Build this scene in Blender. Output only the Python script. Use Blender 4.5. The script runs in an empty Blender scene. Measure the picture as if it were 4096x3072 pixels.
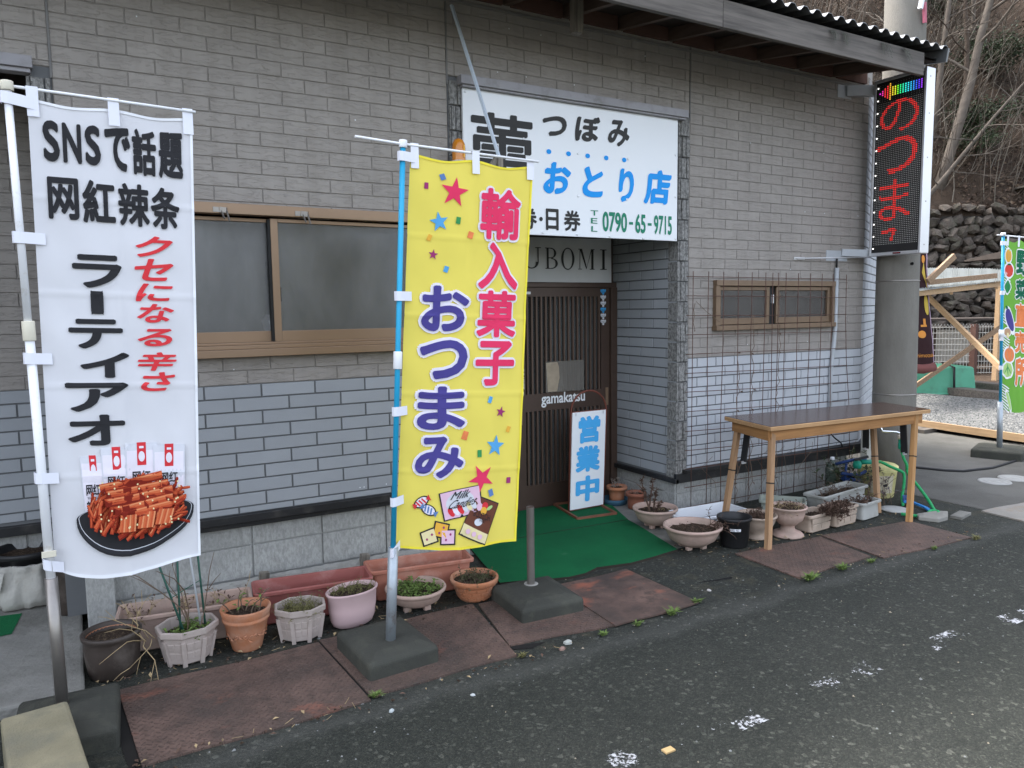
import bpy, bmesh, math, random
from math import sin, cos, pi, radians
from mathutils import Vector, Matrix
random.seed(11)
SC = bpy.context.scene
COL = SC.collection

# ------------------------------------------------------------------ camera
cam_d = bpy.data.cameras.new('camera'); cam = bpy.data.objects.new('camera', cam_d); COL.objects.link(cam)
def cam_axes(yaw, pitch, roll):
    f = Vector((sin(yaw)*cos(pitch), cos(yaw)*cos(pitch), sin(pitch)))
    r = Vector((cos(yaw), -sin(yaw), 0)); u = r.cross(f)
    return cos(roll)*r + sin(roll)*u, -sin(roll)*r + cos(roll)*u, f
CR, CU, CF = cam_axes(radians(30.0266), radians(-5.6748), radians(-.7534))
CAM = Vector((0, -4.3366, 1.62))
cam.matrix_world = Matrix(((CR.x, CU.x, -CF.x, CAM.x), (CR.y, CU.y, -CF.y, CAM.y), (CR.z, CU.z, -CF.z, CAM.z), (0, 0, 0, 1)))
cam_d.sensor_width = 36; cam_d.lens = 36*3014.76/4096
cam_d.clip_start = .05; cam_d.clip_end = 500
SC.camera = cam

# ------------------------------------------------------------------ light
SUN_EL, SUN_AZ = radians(58), radians(-25)      # azimuth measured from +y towards +x: behind the shop, a little to the left
w = bpy.data.worlds.new('World'); SC.world = w; w.use_nodes = True
nt = w.node_tree; bg = nt.nodes['Background']
sky = nt.nodes.new('ShaderNodeTexSky'); sky.sky_type = 'NISHITA'; sky.sun_disc = False
sky.sun_elevation = SUN_EL; sky.sun_rotation = SUN_AZ
sky.air_density = 1.0; sky.dust_density = 4.0; sky.ozone_density = 1.0
hs = nt.nodes.new('ShaderNodeHueSaturation'); hs.inputs['Saturation'].default_value = .5      # thin overcast: a paler sky
nt.links.new(sky.outputs[0], hs.inputs['Color']); nt.links.new(hs.outputs[0], bg.inputs[0]); bg.inputs[1].default_value = .13
sl = bpy.data.lights.new('sun', 'SUN'); sl.energy = .9; sl.angle = radians(10); sl.color = (1, .95, .88)
so = bpy.data.objects.new('sun', sl); COL.objects.link(so)
sdir = Vector((sin(SUN_AZ)*cos(SUN_EL), cos(SUN_AZ)*cos(SUN_EL), sin(SUN_EL)))
so.rotation_euler = (-sdir).to_track_quat('-Z', 'Y').to_euler()
so.location = (0, 0, 12)
SC.view_settings.view_transform = 'Standard'; SC.view_settings.look = 'None'
EXPO = 2.55
SC.view_settings.exposure = EXPO; SC.view_settings.gamma = 1
SC.view_settings.use_curve_mapping = False
SC.render.engine = 'CYCLES'
SC.cycles.max_bounces = 7; SC.cycles.transparent_max_bounces = 10

# ------------------------------------------------------------------ materials
def N(nt, t, **kw):
    n = nt.nodes.new(t)
    for k, v in kw.items(): setattr(n, k, v)
    return n
def ramp(nt, fac, stops):
    r = N(nt, 'ShaderNodeValToRGB'); e = r.color_ramp.elements
    while len(e) < len(stops): e.new(.5)
    for i, (p, c) in enumerate(stops):
        e[i].position = p; e[i].color = (*c, 1) if len(c) == 3 else c
    nt.links.new(fac, r.inputs[0]); return r.outputs[0]
def math_(nt, op, a, b=None, clamp=False):
    n = N(nt, 'ShaderNodeMath', operation=op, use_clamp=clamp)
    for i, v in enumerate((a, b)):
        if v is None: continue
        if isinstance(v, (int, float)): n.inputs[i].default_value = v
        else: nt.links.new(v, n.inputs[i])
    return n.outputs[0]
def noise(nt, pos, scale, detail=5, rough=.55, stretch=None, rot=None):
    if stretch or rot:
        m = N(nt, 'ShaderNodeMapping')
        m.inputs['Scale'].default_value = stretch or (1, 1, 1)
        m.inputs['Rotation'].default_value = rot or (0, 0, 0)
        nt.links.new(pos, m.inputs[0]); pos = m.outputs[0]
    n = N(nt, 'ShaderNodeTexNoise'); n.inputs['Scale'].default_value = scale
    n.inputs['Detail'].default_value = detail; n.inputs['Roughness'].default_value = rough
    nt.links.new(pos, n.inputs['Vector']); return n.outputs[0]
def mixc(nt, fac, a, b, mode='MIX'):
    m = N(nt, 'ShaderNodeMix', data_type='RGBA', blend_type=mode)
    for i, v in ((0, fac), (6, a), (7, b)):
        if isinstance(v, (int, float)): m.inputs[i].default_value = v
        elif isinstance(v, tuple): m.inputs[i].default_value = (*v, 1)
        else: nt.links.new(v, m.inputs[i])
    return m.outputs[2]
def base_mat(name):
    m = bpy.data.materials.new(name); m.use_nodes = True
    nt = m.node_tree; b = nt.nodes['Principled BSDF']
    g = N(nt, 'ShaderNodeNewGeometry')
    return m, nt, b, g.outputs['Position']
def bumpn(nt, b, h, strength, dist=.01, nrm=None):
    n = N(nt, 'ShaderNodeBump'); n.inputs['Strength'].default_value = strength; n.inputs['Distance'].default_value = dist
    nt.links.new(h, n.inputs['Height'])
    if nrm: nt.links.new(nrm, n.inputs['Normal'])
    nt.links.new(n.outputs[0], b.inputs['Normal']); return n.outputs[0]
def mat(name, col, rough=.7, var=.12, ns=6, bump=0, bs=60, spec=.3, metal=0, rnd=0, dirt=None, stretch=None, rot=None, bdist=.01, emit=None, coords='W', fine=0):
    m, nt, b, pos = base_mat(name)
    if coords == 'O':
        pos = N(nt, 'ShaderNodeTexCoord').outputs['Object']
    f = noise(nt, pos, ns, stretch=stretch, rot=rot)
    val = math_(nt, 'MULTIPLY_ADD', f, 2*var*1.6); val.node.inputs[2].default_value = 1-var*1.6
    if fine:
        f2 = noise(nt, pos, 350, 2)
        v2 = math_(nt, 'MULTIPLY_ADD', f2, 2*fine); v2.node.inputs[2].default_value = -fine
        val = math_(nt, 'ADD', val, v2)
    if rnd:
        oi = N(nt, 'ShaderNodeObjectInfo')
        v3 = math_(nt, 'MULTIPLY_ADD', oi.outputs['Random'], 2*rnd); v3.node.inputs[2].default_value = -rnd
        val = math_(nt, 'ADD', val, v3)
    h = N(nt, 'ShaderNodeHueSaturation'); h.inputs['Color'].default_value = (*col, 1)
    nt.links.new(val, h.inputs['Value']); c = h.outputs[0]
    if dirt:
        dcol, amt, dsc = dirt
        dn = noise(nt, pos, dsc, 7, .65)
        fac = ramp(nt, dn, [(max(0, .62-amt*.4), (0, 0, 0)), (.74, (.85, .85, .85))])
        c = mixc(nt, fac, c, dcol)
    nt.links.new(c, b.inputs['Base Color'])
    b.inputs['Roughness'].default_value = rough; b.inputs['Metallic'].default_value = metal
    b.inputs['Specular IOR Level'].default_value = spec
    if bump:
        bumpn(nt, b, noise(nt, pos, bs, 6, .6, stretch=stretch, rot=rot), bump, bdist)
    if emit:
        b.inputs['Emission Color'].default_value = (*emit[0], 1); b.inputs['Emission Strength'].default_value = emit[1]*.95/2**EXPO
    return m
def flat(name, col, rough=.6, spec=.25):
    return mat(name, col, rough, var=.05, ns=25, spec=spec)

def m_asphalt():
    m, nt, b, pos = base_mat('asphalt')
    v = N(nt, 'ShaderNodeTexVoronoi'); v.inputs['Scale'].default_value = 150; nt.links.new(pos, v.inputs['Vector'])
    v2 = N(nt, 'ShaderNodeTexVoronoi'); v2.inputs['Scale'].default_value = 62; nt.links.new(pos, v2.inputs['Vector'])
    sep = N(nt, 'ShaderNodeSeparateColor'); nt.links.new(v.outputs['Color'], sep.inputs[0])
    c = ramp(nt, sep.outputs[0], [(0, (.021, .023, .021)), (.55, (.034, .037, .033)), (.8, (.060, .063, .057)), (.95, (.08, .08, .072)), (1, (.13, .13, .12))])
    sep2 = N(nt, 'ShaderNodeSeparateColor'); nt.links.new(v2.outputs['Color'], sep2.inputs[0])
    c2 = ramp(nt, sep2.outputs[0], [(0, (.026, .028, .026)), (.93, (.040, .042, .038)), (.965, (.11, .11, .10)), (1, (.17, .17, .155))])
    c = mixc(nt, .5, c, c2)
    big = noise(nt, pos, .9, 4)
    k = ramp(nt, big, [(.3, (.58, .62, .56)), (.7, (.92, .93, .86))])
    c = mixc(nt, 1.0, c, k, 'MULTIPLY')
    # older, mossy strip along the shop front, a paler worn edge where the road surface ends
    sx = N(nt, 'ShaderNodeSeparateXYZ'); nt.links.new(pos, sx.inputs[0])
    wob = noise(nt, pos, 3, 4)
    yy = math_(nt, 'MULTIPLY_ADD', wob, .22); nt.links.new(sx.outputs[1], yy.node.inputs[2])
    yn = math_(nt, 'ADD', yy, 2.0)      # 0.6 = road edge
    worn = ramp(nt, yn, [(.48, (0, 0, 0)), (.56, (.22, .22, .22)), (.62, (.12, .12, .12)), (.70, (0, 0, 0))])
    c = mixc(nt, worn, c, (.13, .13, .12))
    moss = noise(nt, pos, 7, 6, .7)
    inner = ramp(nt, yn, [(.60, (0, 0, 0)), (.75, (1, 1, 1))])
    mf = math_(nt, 'MULTIPLY', ramp(nt, moss, [(.5, (0, 0, 0)), (.68, (.75, .75, .75))]), inner)
    c = mixc(nt, mf, c, (.06, .055, .035))
    nt.links.new(c, b.inputs['Base Color'])
    b.inputs['Roughness'].default_value = .8; b.inputs['Specular IOR Level'].default_value = .25
    h = math_(nt, 'SUBTRACT', 1.0, v.outputs['Distance'])
    h2 = math_(nt, 'SUBTRACT', 1.0, v2.outputs['Distance'])
    hh = math_(nt, 'ADD', h, math_(nt, 'MULTIPLY', h2, .8))
    bumpn(nt, b, hh, .9, .005)
    return m

def m_plate(name, paint, tread=True, seed=0):
    m, nt, b, pos = base_mat(name)
    n1 = noise(nt, pos, 3.2, 8, .65); n2 = noise(nt, pos, 11+seed, 8, .7); n3 = noise(nt, pos, 60, 4)
    c = ramp(nt, n1, [(.3, (.042, .036, .032)), (.5, (.096, .063, .051)), (.72, (.165, .105, .083))])
    c = mixc(nt, ramp(nt, n2, [(.5, (0, 0, 0)), (.66, (.8, .8, .8))]), c, (.045, .034, .028))
    if paint:
        mp = N(nt, 'ShaderNodeMapping'); mp.inputs['Rotation'].default_value = (0, 0, radians(35)); mp.inputs['Scale'].default_value = (1.2, 2.2, 1)
        mp.inputs['Location'].default_value = (seed*.7, seed*1.3, 0)
        nt.links.new(pos, mp.inputs[0])
        n4 = noise(nt, mp.outputs[0], 1.7, 7, .6)
        c = mixc(nt, ramp(nt, n4, [(.63-.10*paint, (0, 0, 0)), (.70-.08*paint, (paint,)*3)]), c, (.30, .10, .06))
    c = mixc(nt, ramp(nt, n3, [(.62, (0, 0, 0)), (.8, (.35, .35, .35))]), c, (.22, .17, .13))
    nt.links.new(c, b.inputs['Base Color'])
    b.inputs['Roughness'].default_value = .62; b.inputs['Specular IOR Level'].default_value = .35
    if tread:
        sc = N(nt, 'ShaderNodeMapping'); sc.inputs['Scale'].default_value = (38, 38, 0); sc.inputs['Rotation'].default_value = (0, 0, radians(45)); nt.links.new(pos, sc.inputs[0])
        sp = N(nt, 'ShaderNodeSeparateXYZ'); nt.links.new(sc.outputs[0], sp.inputs[0])
        fu = math_(nt, 'SUBTRACT', math_(nt, 'FRACT', sp.outputs[0]), .5); fv = math_(nt, 'SUBTRACT', math_(nt, 'FRACT', sp.outputs[1]), .5)
        par = math_(nt, 'PINGPONG', math_(nt, 'ADD', math_(nt, 'FLOOR', sp.outputs[0]), math_(nt, 'FLOOR', sp.outputs[1])), 1)
        def ell(a, bb):
            q = math_(nt, 'ADD', math_(nt, 'POWER', math_(nt, 'DIVIDE', a, .46), 2), math_(nt, 'POWER', math_(nt, 'DIVIDE', bb, .15), 2))
            return math_(nt, 'SUBTRACT', 1, q, True)
        e1, e2 = ell(fu, fv), ell(fv, fu)
        d = math_(nt, 'ADD', math_(nt, 'MULTIPLY', e1, par), math_(nt, 'MULTIPLY', e2, math_(nt, 'SUBTRACT', 1, par)))
        d = math_(nt, 'ADD', d, math_(nt, 'MULTIPLY', n3, .25))
        bumpn(nt, b, d, 1.0, .009)
        hv = N(nt, 'ShaderNodeMix', data_type='RGBA', blend_type='MIX'); nt.links.new(math_(nt, 'MULTIPLY', d, .5, True), hv.inputs[0]); nt.links.new(c, hv.inputs[6]); hv.inputs[7].default_value = (.19, .13, .105, 1); nt.links.new(hv.outputs[2], b.inputs['Base Color'])
    else:
        bumpn(nt, b, n2, .3, .004)
    return m

def m_slate(name, col, rel=.8):
    m, nt, b, pos = base_mat(name)
    oi = N(nt, 'ShaderNodeObjectInfo')
    n1 = noise(nt, pos, 5, 5); fine = noise(nt, pos, 180, 3)
    val = math_(nt, 'MULTIPLY_ADD', n1, .18); val.node.inputs[2].default_value = .86
    v2 = math_(nt, 'MULTIPLY_ADD', oi.outputs['Random'], .07); nt.links.new(val, v2.node.inputs[2])
    h = N(nt, 'ShaderNodeHueSaturation'); h.inputs['Color'].default_value = (*col, 1); nt.links.new(v2, h.inputs['Value'])
    nt.links.new(h.outputs[0], b.inputs['Base Color'])
    st = noise(nt, pos, 2.2, 5, .6, stretch=(5, 5, .35)); sd = ramp(nt, st, [(.3, (.90, .90, .89)), (.62, (1.03, 1.03, 1.03))])
    nt.links.new(mixc(nt, 1.0, h.outputs[0], sd, 'MULTIPLY'), b.inputs['Base Color'])
    b.inputs['Roughness'].default_value = .72; b.inputs['Specular IOR Level'].default_value = .3
    # split-slate relief: stretched, tilted ridges, stronger on some bricks than on others
    r1 = noise(nt, pos, 9, 7, .62, stretch=(1.0, 1, 4.2), rot=(0, radians(28), 0))
    r2 = noise(nt, pos, 9, 7, .62, stretch=(1.0, 1, 4.2), rot=(0, radians(-24), 0))
    sw = noise(nt, pos, 2.6, 1)
    hgt = mixc(nt, ramp(nt, sw, [(.45, (0, 0, 0)), (.55, (1, 1, 1))]), r1, r2)
    rid = ramp(nt, hgt, [(.0, (0, 0, 0)), (.46, (.35, .35, .35)), (.5, (.75, .75, .75)), (1, (1, 1, 1))])
    nb = bumpn(nt, b, rid, rel, .014)
    bumpn(nt, b, fine, .12, .003, nb)
    return m

def m_block(name, col, comb=True):
    m, nt, b, pos = base_mat(name)
    n1 = noise(nt, pos, 2.2, 7, .65); n2 = noise(nt, pos, 9, 7, .7)
    c = ramp(nt, n1, [(.3, tuple(x*.72 for x in col)), (.7, col)])
    c = mixc(nt, ramp(nt, n2, [(.5, (0, 0, 0)), (.75, (.5, .5, .5))]), c, (.17, .165, .14) if max(col) > .1 else (.10, .10, .075))
    if comb:
        cb = noise(nt, pos, 60, 5, .7, stretch=(1.3, 1.3, .55))
        c = mixc(nt, ramp(nt, cb, [(.38, (.6, .6, .6)), (.6, (0, 0, 0))]), c, tuple(x*.5 for x in col))
        bumpn(nt, b, cb, .7, .006)
    else:
        bumpn(nt, b, noise(nt, pos, 90, 6, .7), .6, .006)
    nt.links.new(c, b.inputs['Base Color']); b.inputs['Roughness'].default_value = .9; b.inputs['Specular IOR Level'].default_value = .15
    return m

def m_wood(name, col, axis=0, dark=.55, sc=1.0, grey=0):
    m, nt, b, pos = base_mat(name)
    pos = N(nt, 'ShaderNodeTexCoord').outputs['Object']
    st = [22*sc, 22*sc, 22*sc]; st[axis] = 1.2*sc
    n1 = noise(nt, pos, 1.6, 6, .6, stretch=tuple(st)); n2 = noise(nt, pos, 3, 5)
    c = ramp(nt, n1, [(.3, tuple(x*dark for x in col)), (.6, col)])
    c = mixc(nt, ramp(nt, n2, [(.5, (0, 0, 0)), (.8, (.6, .6, .6))]), c, tuple(x*.6 for x in col))
    nt.links.new(c, b.inputs['Base Color']); b.inputs['Roughness'].default_value = .65; b.inputs['Specular IOR Level'].default_value = .25
    bumpn(nt, b, n1, .3, .003)
    return m

def m_glass(name, tint, rough, bump=0, bs=160, alpha=.55):
    m, nt, b, pos = base_mat(name)
    nt.nodes.remove(b)
    out = [n for n in nt.nodes if n.type == 'OUTPUT_MATERIAL'][0]
    tr = N(nt, 'ShaderNodeBsdfTransparent'); tr.inputs[0].default_value = (*tint, 1)
    gl = N(nt, 'ShaderNodeBsdfGlossy'); gl.inputs['Roughness'].default_value = rough
    df = N(nt, 'ShaderNodeBsdfDiffuse'); df.inputs[0].default_value = (*(x*.35 for x in tint), 1)
    fr = N(nt, 'ShaderNodeFresnel'); fr.inputs[0].default_value = 1.5
    if bump:
        bn = N(nt, 'ShaderNodeBump'); bn.inputs['Strength'].default_value = bump; bn.inputs['Distance'].default_value = .004
        nt.links.new(noise(nt, pos, bs, 3), bn.inputs['Height'])
        for n in (gl, fr, df): nt.links.new(bn.outputs[0], n.inputs['Normal'])
    m1 = N(nt, 'ShaderNodeMixShader'); m1.inputs[0].default_value = 1-alpha
    nt.links.new(tr.outputs[0], m1.inputs[1]); nt.links.new(df.outputs[0], m1.inputs[2])
    m2 = N(nt, 'ShaderNodeMixShader'); nt.links.new(fr.outputs[0], m2.inputs[0])
    nt.links.new(m1.outputs[0], m2.inputs[1]); nt.links.new(gl.outputs[0], m2.inputs[2])
    nt.links.new(m2.outputs[0], out.inputs[0])
    return m

def m_fabric(name, col, thin=.25, dark_dirt=0):
    m, nt, b, pos = base_mat(name)
    n1 = noise(nt, pos, 3, 4)
    c = ramp(nt, n1, [(.3, tuple(x*.93 for x in col)), (.7, col)])
    nt.links.new(c, b.inputs['Base Color']); b.inputs['Roughness'].default_value = .75; b.inputs['Specular IOR Level'].default_value = .15
    out = [n for n in nt.nodes if n.type == 'OUTPUT_MATERIAL'][0]
    t = N(nt, 'ShaderNodeBsdfTranslucent'); nt.links.new(c, t.inputs[0])
    mx = N(nt, 'ShaderNodeMixShader'); mx.inputs[0].default_value = thin
    nt.links.new(b.outputs[0], mx.inputs[1]); nt.links.new(t.outputs[0], mx.inputs[2]); nt.links.new(mx.outputs[0], out.inputs[0])
    return m

M = {}
M['asphalt'] = m_asphalt()
M['slate'] = m_slate('taupe slate siding', (.318, .290, .264), .5)
M['mortar_up'] = mat('taupe joint', (.275, .254, .232), .8, .1)
M['grey_brick'] = mat('pale grey siding brick', (.322, .336, .352), .75, .07, 4, bump=.25, bs=220, rnd=.05, bdist=.004, fine=.05)
M['grey_brick2'] = mat('bluish white siding brick', (.44, .455, .48), .75, .06, 4, bump=.25, bs=220, rnd=.04, bdist=.004, fine=.05)
M['mortar_low'] = mat('dark grey joint', (.13, .134, .138), .85, .1)
M['quoin'] = None
M['block'] = m_block('combed concrete block', (.44, .44, .42))
M['concrete'] = m_block('rough concrete', (.30, .29, .26), False)
M['joint'] = mat('pale grey block joint', (.36, .36, .35), .9)
M['footing'] = m_block('whitish mortar footing', (.40, .39, .36), False)
M['apron_con'] = mat('stained apron concrete', (.235, .23, .21), .92, .3, 2.5, bump=.8, bs=45, spec=.1, dirt=((.085, .083, .07), .5, 3), fine=.1)
M['ledge'] = mat('black painted ledge', (.016, .016, .017), .45, .2, 5, spec=.4, dirt=((.06, .055, .05), .25, 9))
M['bronze'] = mat('bronze anodised aluminium', (.275, .182, .115), .38, .06, 8, spec=.5, metal=.35)
M['bronze2'] = mat('dull bronze aluminium', (.19, .128, .082), .42, .1, 8, spec=.5, metal=.35)
M['bronze_dark'] = mat('dark bronze aluminium', (.075, .048, .036), .42, .1, 8, spec=.4, metal=.2)
M['rubber'] = mat('black rubber', (.012, .012, .012), .6)
M['rail'] = mat('dull grey aluminium rail', (.30, .29, .305), .45, .1, 8, dirt=((.18, .17, .16), .3, 9))
M['silver'] = mat('silver aluminium', (.62, .62, .64), .35, .04, 8, metal=.6)
M['frost'] = m_glass('pebbled window glass', (.84, .84, .84), .10, .4, 130, .90)
M['pebble'] = m_glass('rain pattern glass', (.42, .39, .37), .12, 1.0, 75, .7)
M['clear'] = m_glass('clear glass', (.75, .78, .78), .03, 0, 1, .85)
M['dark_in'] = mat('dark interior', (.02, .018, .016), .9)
M['curtain'] = mat('grey net curtain', (.46, .46, .46), .9, .62, 2.2, stretch=(1.8, 1, .6), rot=(0, .6, 0))  # slanting streaks in the colour stand in for the shading of the folds
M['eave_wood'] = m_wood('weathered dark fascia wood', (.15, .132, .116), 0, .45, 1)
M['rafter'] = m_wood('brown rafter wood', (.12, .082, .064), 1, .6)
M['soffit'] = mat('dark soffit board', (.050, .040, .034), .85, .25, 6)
M['blocking'] = mat('reddish rafter blocking', (.11, .060, .047), .85, .15, 9)
M['roof'] = mat('grey corrugated steel', (.16, .165, .17), .4, .15, 5, metal=.5, dirt=((.08, .07, .06), .3, 8))
M['sign_white'] = mat('white sign panel', (.80, .82, .84), .3, .02, 3, spec=.4)
M['ink_black'] = flat('black vinyl lettering', (.025, .024, .023), .45)
M['ink_blue'] = flat('bright blue vinyl lettering', (.0, .30, .80), .45)
M['ink_green'] = flat('green vinyl lettering', (.01, .21, .12), .45)
M['ink_sky'] = flat('sky blue lettering', (.07, .40, .78), .5)
M['ink_white'] = flat('white lettering', (.80, .80, .80), .5)
M['white_fab'] = m_fabric('white banner polyester', (.80, .80, .83), .18)
M['yellow_fab'] = m_fabric('yellow banner polyester', (.95, .80, .15), .18)
M['green_fab'] = m_fabric('green banner polyester', (.13, .34, .05), .25)
M['brown_fab'] = m_fabric('dark brown flag cloth', (.035, .016, .018), .05)
M['noren'] = m_fabric('white door curtain cloth', (.62, .62, .61), .2)
M['strap'] = mat('white banner loop', (.78, .79, .86), .6, .03)
M['pr_black'] = flat('banner print black', (.03, .03, .033), .8, .1)
M['pr_red'] = flat('banner print red', (.66, .045, .055), .8, .1)
M['pr_pink'] = flat('banner print rose', (.75, .045, .125), .8, .1)
M['pr_purple'] = flat('banner print violet', (.075, .062, .25), .8, .1)
M['pr_halo'] = flat('banner print halo', (.80, .76, .83), .8, .1)
M['pr_blue'] = flat('banner print blue', (.10, .36, .66), .8, .1)
M['pr_dblue'] = flat('banner print dull blue', (.12, .22, .45), .8, .1)
M['pr_green'] = flat('banner print green', (.05, .28, .09), .8, .1)
M['pr_dgreen'] = flat('banner print dark green', (.01, .13, .07), .8, .1)
M['pr_plum'] = flat('banner print plum', (.33, .04, .16), .8, .1)
M['pr_orange'] = flat('banner print orange', (.75, .22, .08), .8, .1)
M['pr_amber'] = flat('banner print amber', (.78, .42, .06), .8, .1)
M['pr_lpink'] = flat('banner print pale pink', (.75, .50, .62), .8, .1)
M['pr_brown'] = flat('banner print brown', (.15, .055, .035), .8, .1)
M['pr_cream'] = flat('banner print cream', (.78, .68, .38), .8, .1)
M['pr_grey'] = flat('banner print pale grey', (.66, .67, .72), .8, .1)
M['pr_lgreen'] = flat('banner print light green', (.42, .60, .22), .8, .1)
M['pr_tomato'] = flat('banner print tomato', (.62, .07, .05), .8, .1)
M['pr_tan'] = flat('banner print tan', (.48, .30, .18), .8, .1)
M['dish'] = flat('printed dark dish', (.035, .036, .042), .7, .1)
for i, c in enumerate([(.47, .075, .030), (.60, .14, .055), (.32, .036, .018), (.70, .26, .12), (.20, .020, .012), (.54, .10, .04)]):
    M['food%d' % i] = flat('printed chilli strip %d' % i, c, .8, .1)
M['pole_white'] = mat('white plastic pole', (.80, .81, .83), .4, .04, 9, dirt=((.55, .5, .42), .1, 14))
M['pole_blue'] = mat('blue plastic pole', (.02, .33, .56), .4, .05, 9)
M['ivory'] = mat('ivory plastic joint', (.66, .62, .50), .5)
M['galv'] = mat('galvanised steel tube', (.36, .40, .43), .45, .2, 12, metal=.5, dirt=((.20, .13, .09), .2, 18))
M['steel_dull'] = mat('dull steel tube', (.27, .25, .23), .35, .15, 12, metal=.7)
M['base_dark'] = m_block('mossy dark cement', (.060, .061, .052), False)
M['terra'] = mat('terracotta', (.42, .17, .085), .75, .15, 8, spec=.2, dirt=((.47, .30, .22), .45, 7), bump=.15, bs=90)
M['terra_dk'] = mat('dark terracotta', (.25, .095, .06), .75, .12, 8, spec=.2, dirt=((.38, .2, .14), .25, 9), bump=.15, bs=90)
M['terra_pl'] = mat('terracotta plastic planter', (.40, .155, .105), .6, .1, 6, dirt=((.50, .30, .24), .3, 6))
M['rose_pl'] = mat('dusky red plastic planter', (.30, .095, .082), .55, .1, 6, dirt=((.42, .22, .2), .25, 6))
M['pinkpale'] = mat('pale pink clay planter', (.46, .325, .27), .8, .15, 7, dirt=((.29, .235, .19), .5, 6), bump=.2, bs=90)
M['pinkgrey'] = mat('greyish pink planter', (.43, .36, .325), .8, .14, 7, dirt=((.27, .235, .20), .5, 7), bump=.2, bs=90)
M['pink'] = mat('dusty pink planter', (.56, .40, .40), .6, .07, 5, dirt=((.42, .29, .28), .25, 6))
M['beige'] = mat('pinkish beige planter', (.43, .335, .265), .8, .1, 7, dirt=((.27, .23, .18), .35, 8))
M['greypl'] = mat('grey plastic planter', (.38, .38, .355), .65, .1, 6, dirt=((.25, .24, .20), .35, 8))
M['jar'] = mat('dark brown glazed jar', (.045, .034, .028), .5, .3, 7, spec=.4, dirt=((.12, .10, .085), .3, 8), bump=.2, bs=30)
M['blackpl'] = mat('black plastic bucket', (.016, .016, .017), .45, .15, 7, spec=.35)
M['whitepl'] = mat('white plastic tub', (.75, .77, .80), .45, .04, 6)
M['yellowpl'] = mat('pale yellow plastic tub', (.66, .60, .27), .6, .08, 5, dirt=((.42, .36, .2), .35, 8))
M['greentub'] = mat('green plastic tub', (.10, .36, .23), .5, .1, 3, dirt=((.09, .22, .15), .3, 5))
M['bluepl'] = mat('blue plastic', (.03, .20, .50), .5)
M['dkblue'] = mat('dull blue plastic saucer', (.05, .12, .18), .55, .15, 8)
M['bagcloth'] = mat('dirty grey sack', (.40, .385, .35), .85, .15, 6, bump=.5, bs=25, bdist=.02, dirt=((.24, .21, .17), .3, 6))
M['soil'] = mat('dry potting soil', (.045, .032, .024), .95, .4, 40, bump=1.0, bs=120, spec=.1, dirt=((.20, .15, .10), .3, 90))
M['straw'] = mat('dry straw stems', (.36, .27, .15), .85, .2, 20)
M['deadleaf'] = mat('withered brown leaves', (.10, .062, .045), .85, .3, 20)
M['twig'] = mat('thin dead twigs', (.15, .105, .075), .85, .25, 20)
M['weed'] = mat('low green weeds', (.12, .18, .045), .75, .3, 20)
M['weed_ol'] = mat('olive weeds', (.16, .15, .06), .8, .3, 20)
M['turf'] = None
M['rust'] = mat('rusty iron rod', (.105, .055, .042), .8, .2, 20)
M['rust_red'] = mat('rusty red painted iron', (.16, .048, .032), .7, .2, 12)
M['tabletop'] = mat('brown laminate table top', (.075, .042, .032), .2, .12, 2, spec=.5)
M['ply'] = m_wood('plywood edge', (.62, .38, .19), 0, .7)
M['apron'] = m_wood('orange brown timber', (.42, .21, .08), 0, .6)
M['leg'] = m_wood('pale timber leg', (.40, .24, .13), 2, .65)
M['leg2'] = m_wood('orange timber leg', (.46, .25, .10), 2, .65)
M['blackmet'] = mat('black folded steel', (.02, .02, .021), .4, .1, spec=.4)
M['timber'] = m_wood('new pine timber', (.46, .31, .18), 0, .75)
M['timber_dk'] = m_wood('weathered brown timber', (.30, .20, .125), 0, .65)
M['polycarb'] = m_fabric('pale translucent roofing', (.20, .22, .22), .35)
M['util'] = mat('grey concrete pole', (.185, .174, .152), .9, .22, 3, bump=.5, bs=60, stretch=(3, 3, .6), dirt=((.15, .14, .12), .4, 2.5), fine=.06)
M['led_black'] = mat('black led panel', (.022, .021, .021), .55, .05)
M['led_off'] = mat('grey unlit led', (.50, .48, .45), .5)
M['led_red'] = mat('red led', (.6, .02, .02), .5, emit=((1, .06, .055), .9))
M['led_white'] = mat('white led', (.8, .8, .8), .5, emit=((1, .97, .9), 3.0))
M['led_strip'] = mat('led frame', (.42, .42, .44), .35, .03, metal=.3)
M['amber'] = mat('amber lamp dome', (.62, .22, .02), .15, .06, 4, spec=.6)
M['amber_in'] = mat('amber lamp reflector', (.85, .45, .06), .2, .1, 60)
M['cream'] = mat('cream plastic', (.66, .58, .48), .5)
M['bar_blue'] = mat('pale blue white stay bar', (.55, .62, .70), .4, .05)
M['oldwood'] = m_wood('grey weathered wood', (.26, .23, .19), 2, .4)
M['leafy'] = mat('dark evergreen leaves', (.030, .046, .022), .6, .35, 8, spec=.25)
M['leafy2'] = mat('mid green leaves', (.050, .068, .032), .6, .35, 8, spec=.25)
M['bark'] = mat('pale grey bark', (.105, .088, .072), .9, .35, 5, bump=.5, bs=30)
M['bark_dk'] = mat('brown bark', (.075, .056, .043), .9, .3, 6, bump=.5, bs=30)
M['litter'] = mat('fallen leaf', (.085, .056, .040), .9, .45, 3)
M['litter2'] = mat('dark fallen leaf', (.05, .035, .027), .9, .4, 3)
M['stone'] = mat('dark wall stone', (.085, .070, .058), .9, .5, 5, bump=1, bs=14, rnd=.45, bdist=.06, dirt=((.085, .085, .06), .3, 4))
M['stone_gap'] = mat('dark gap between stones', (.035, .030, .026), .95)
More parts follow.
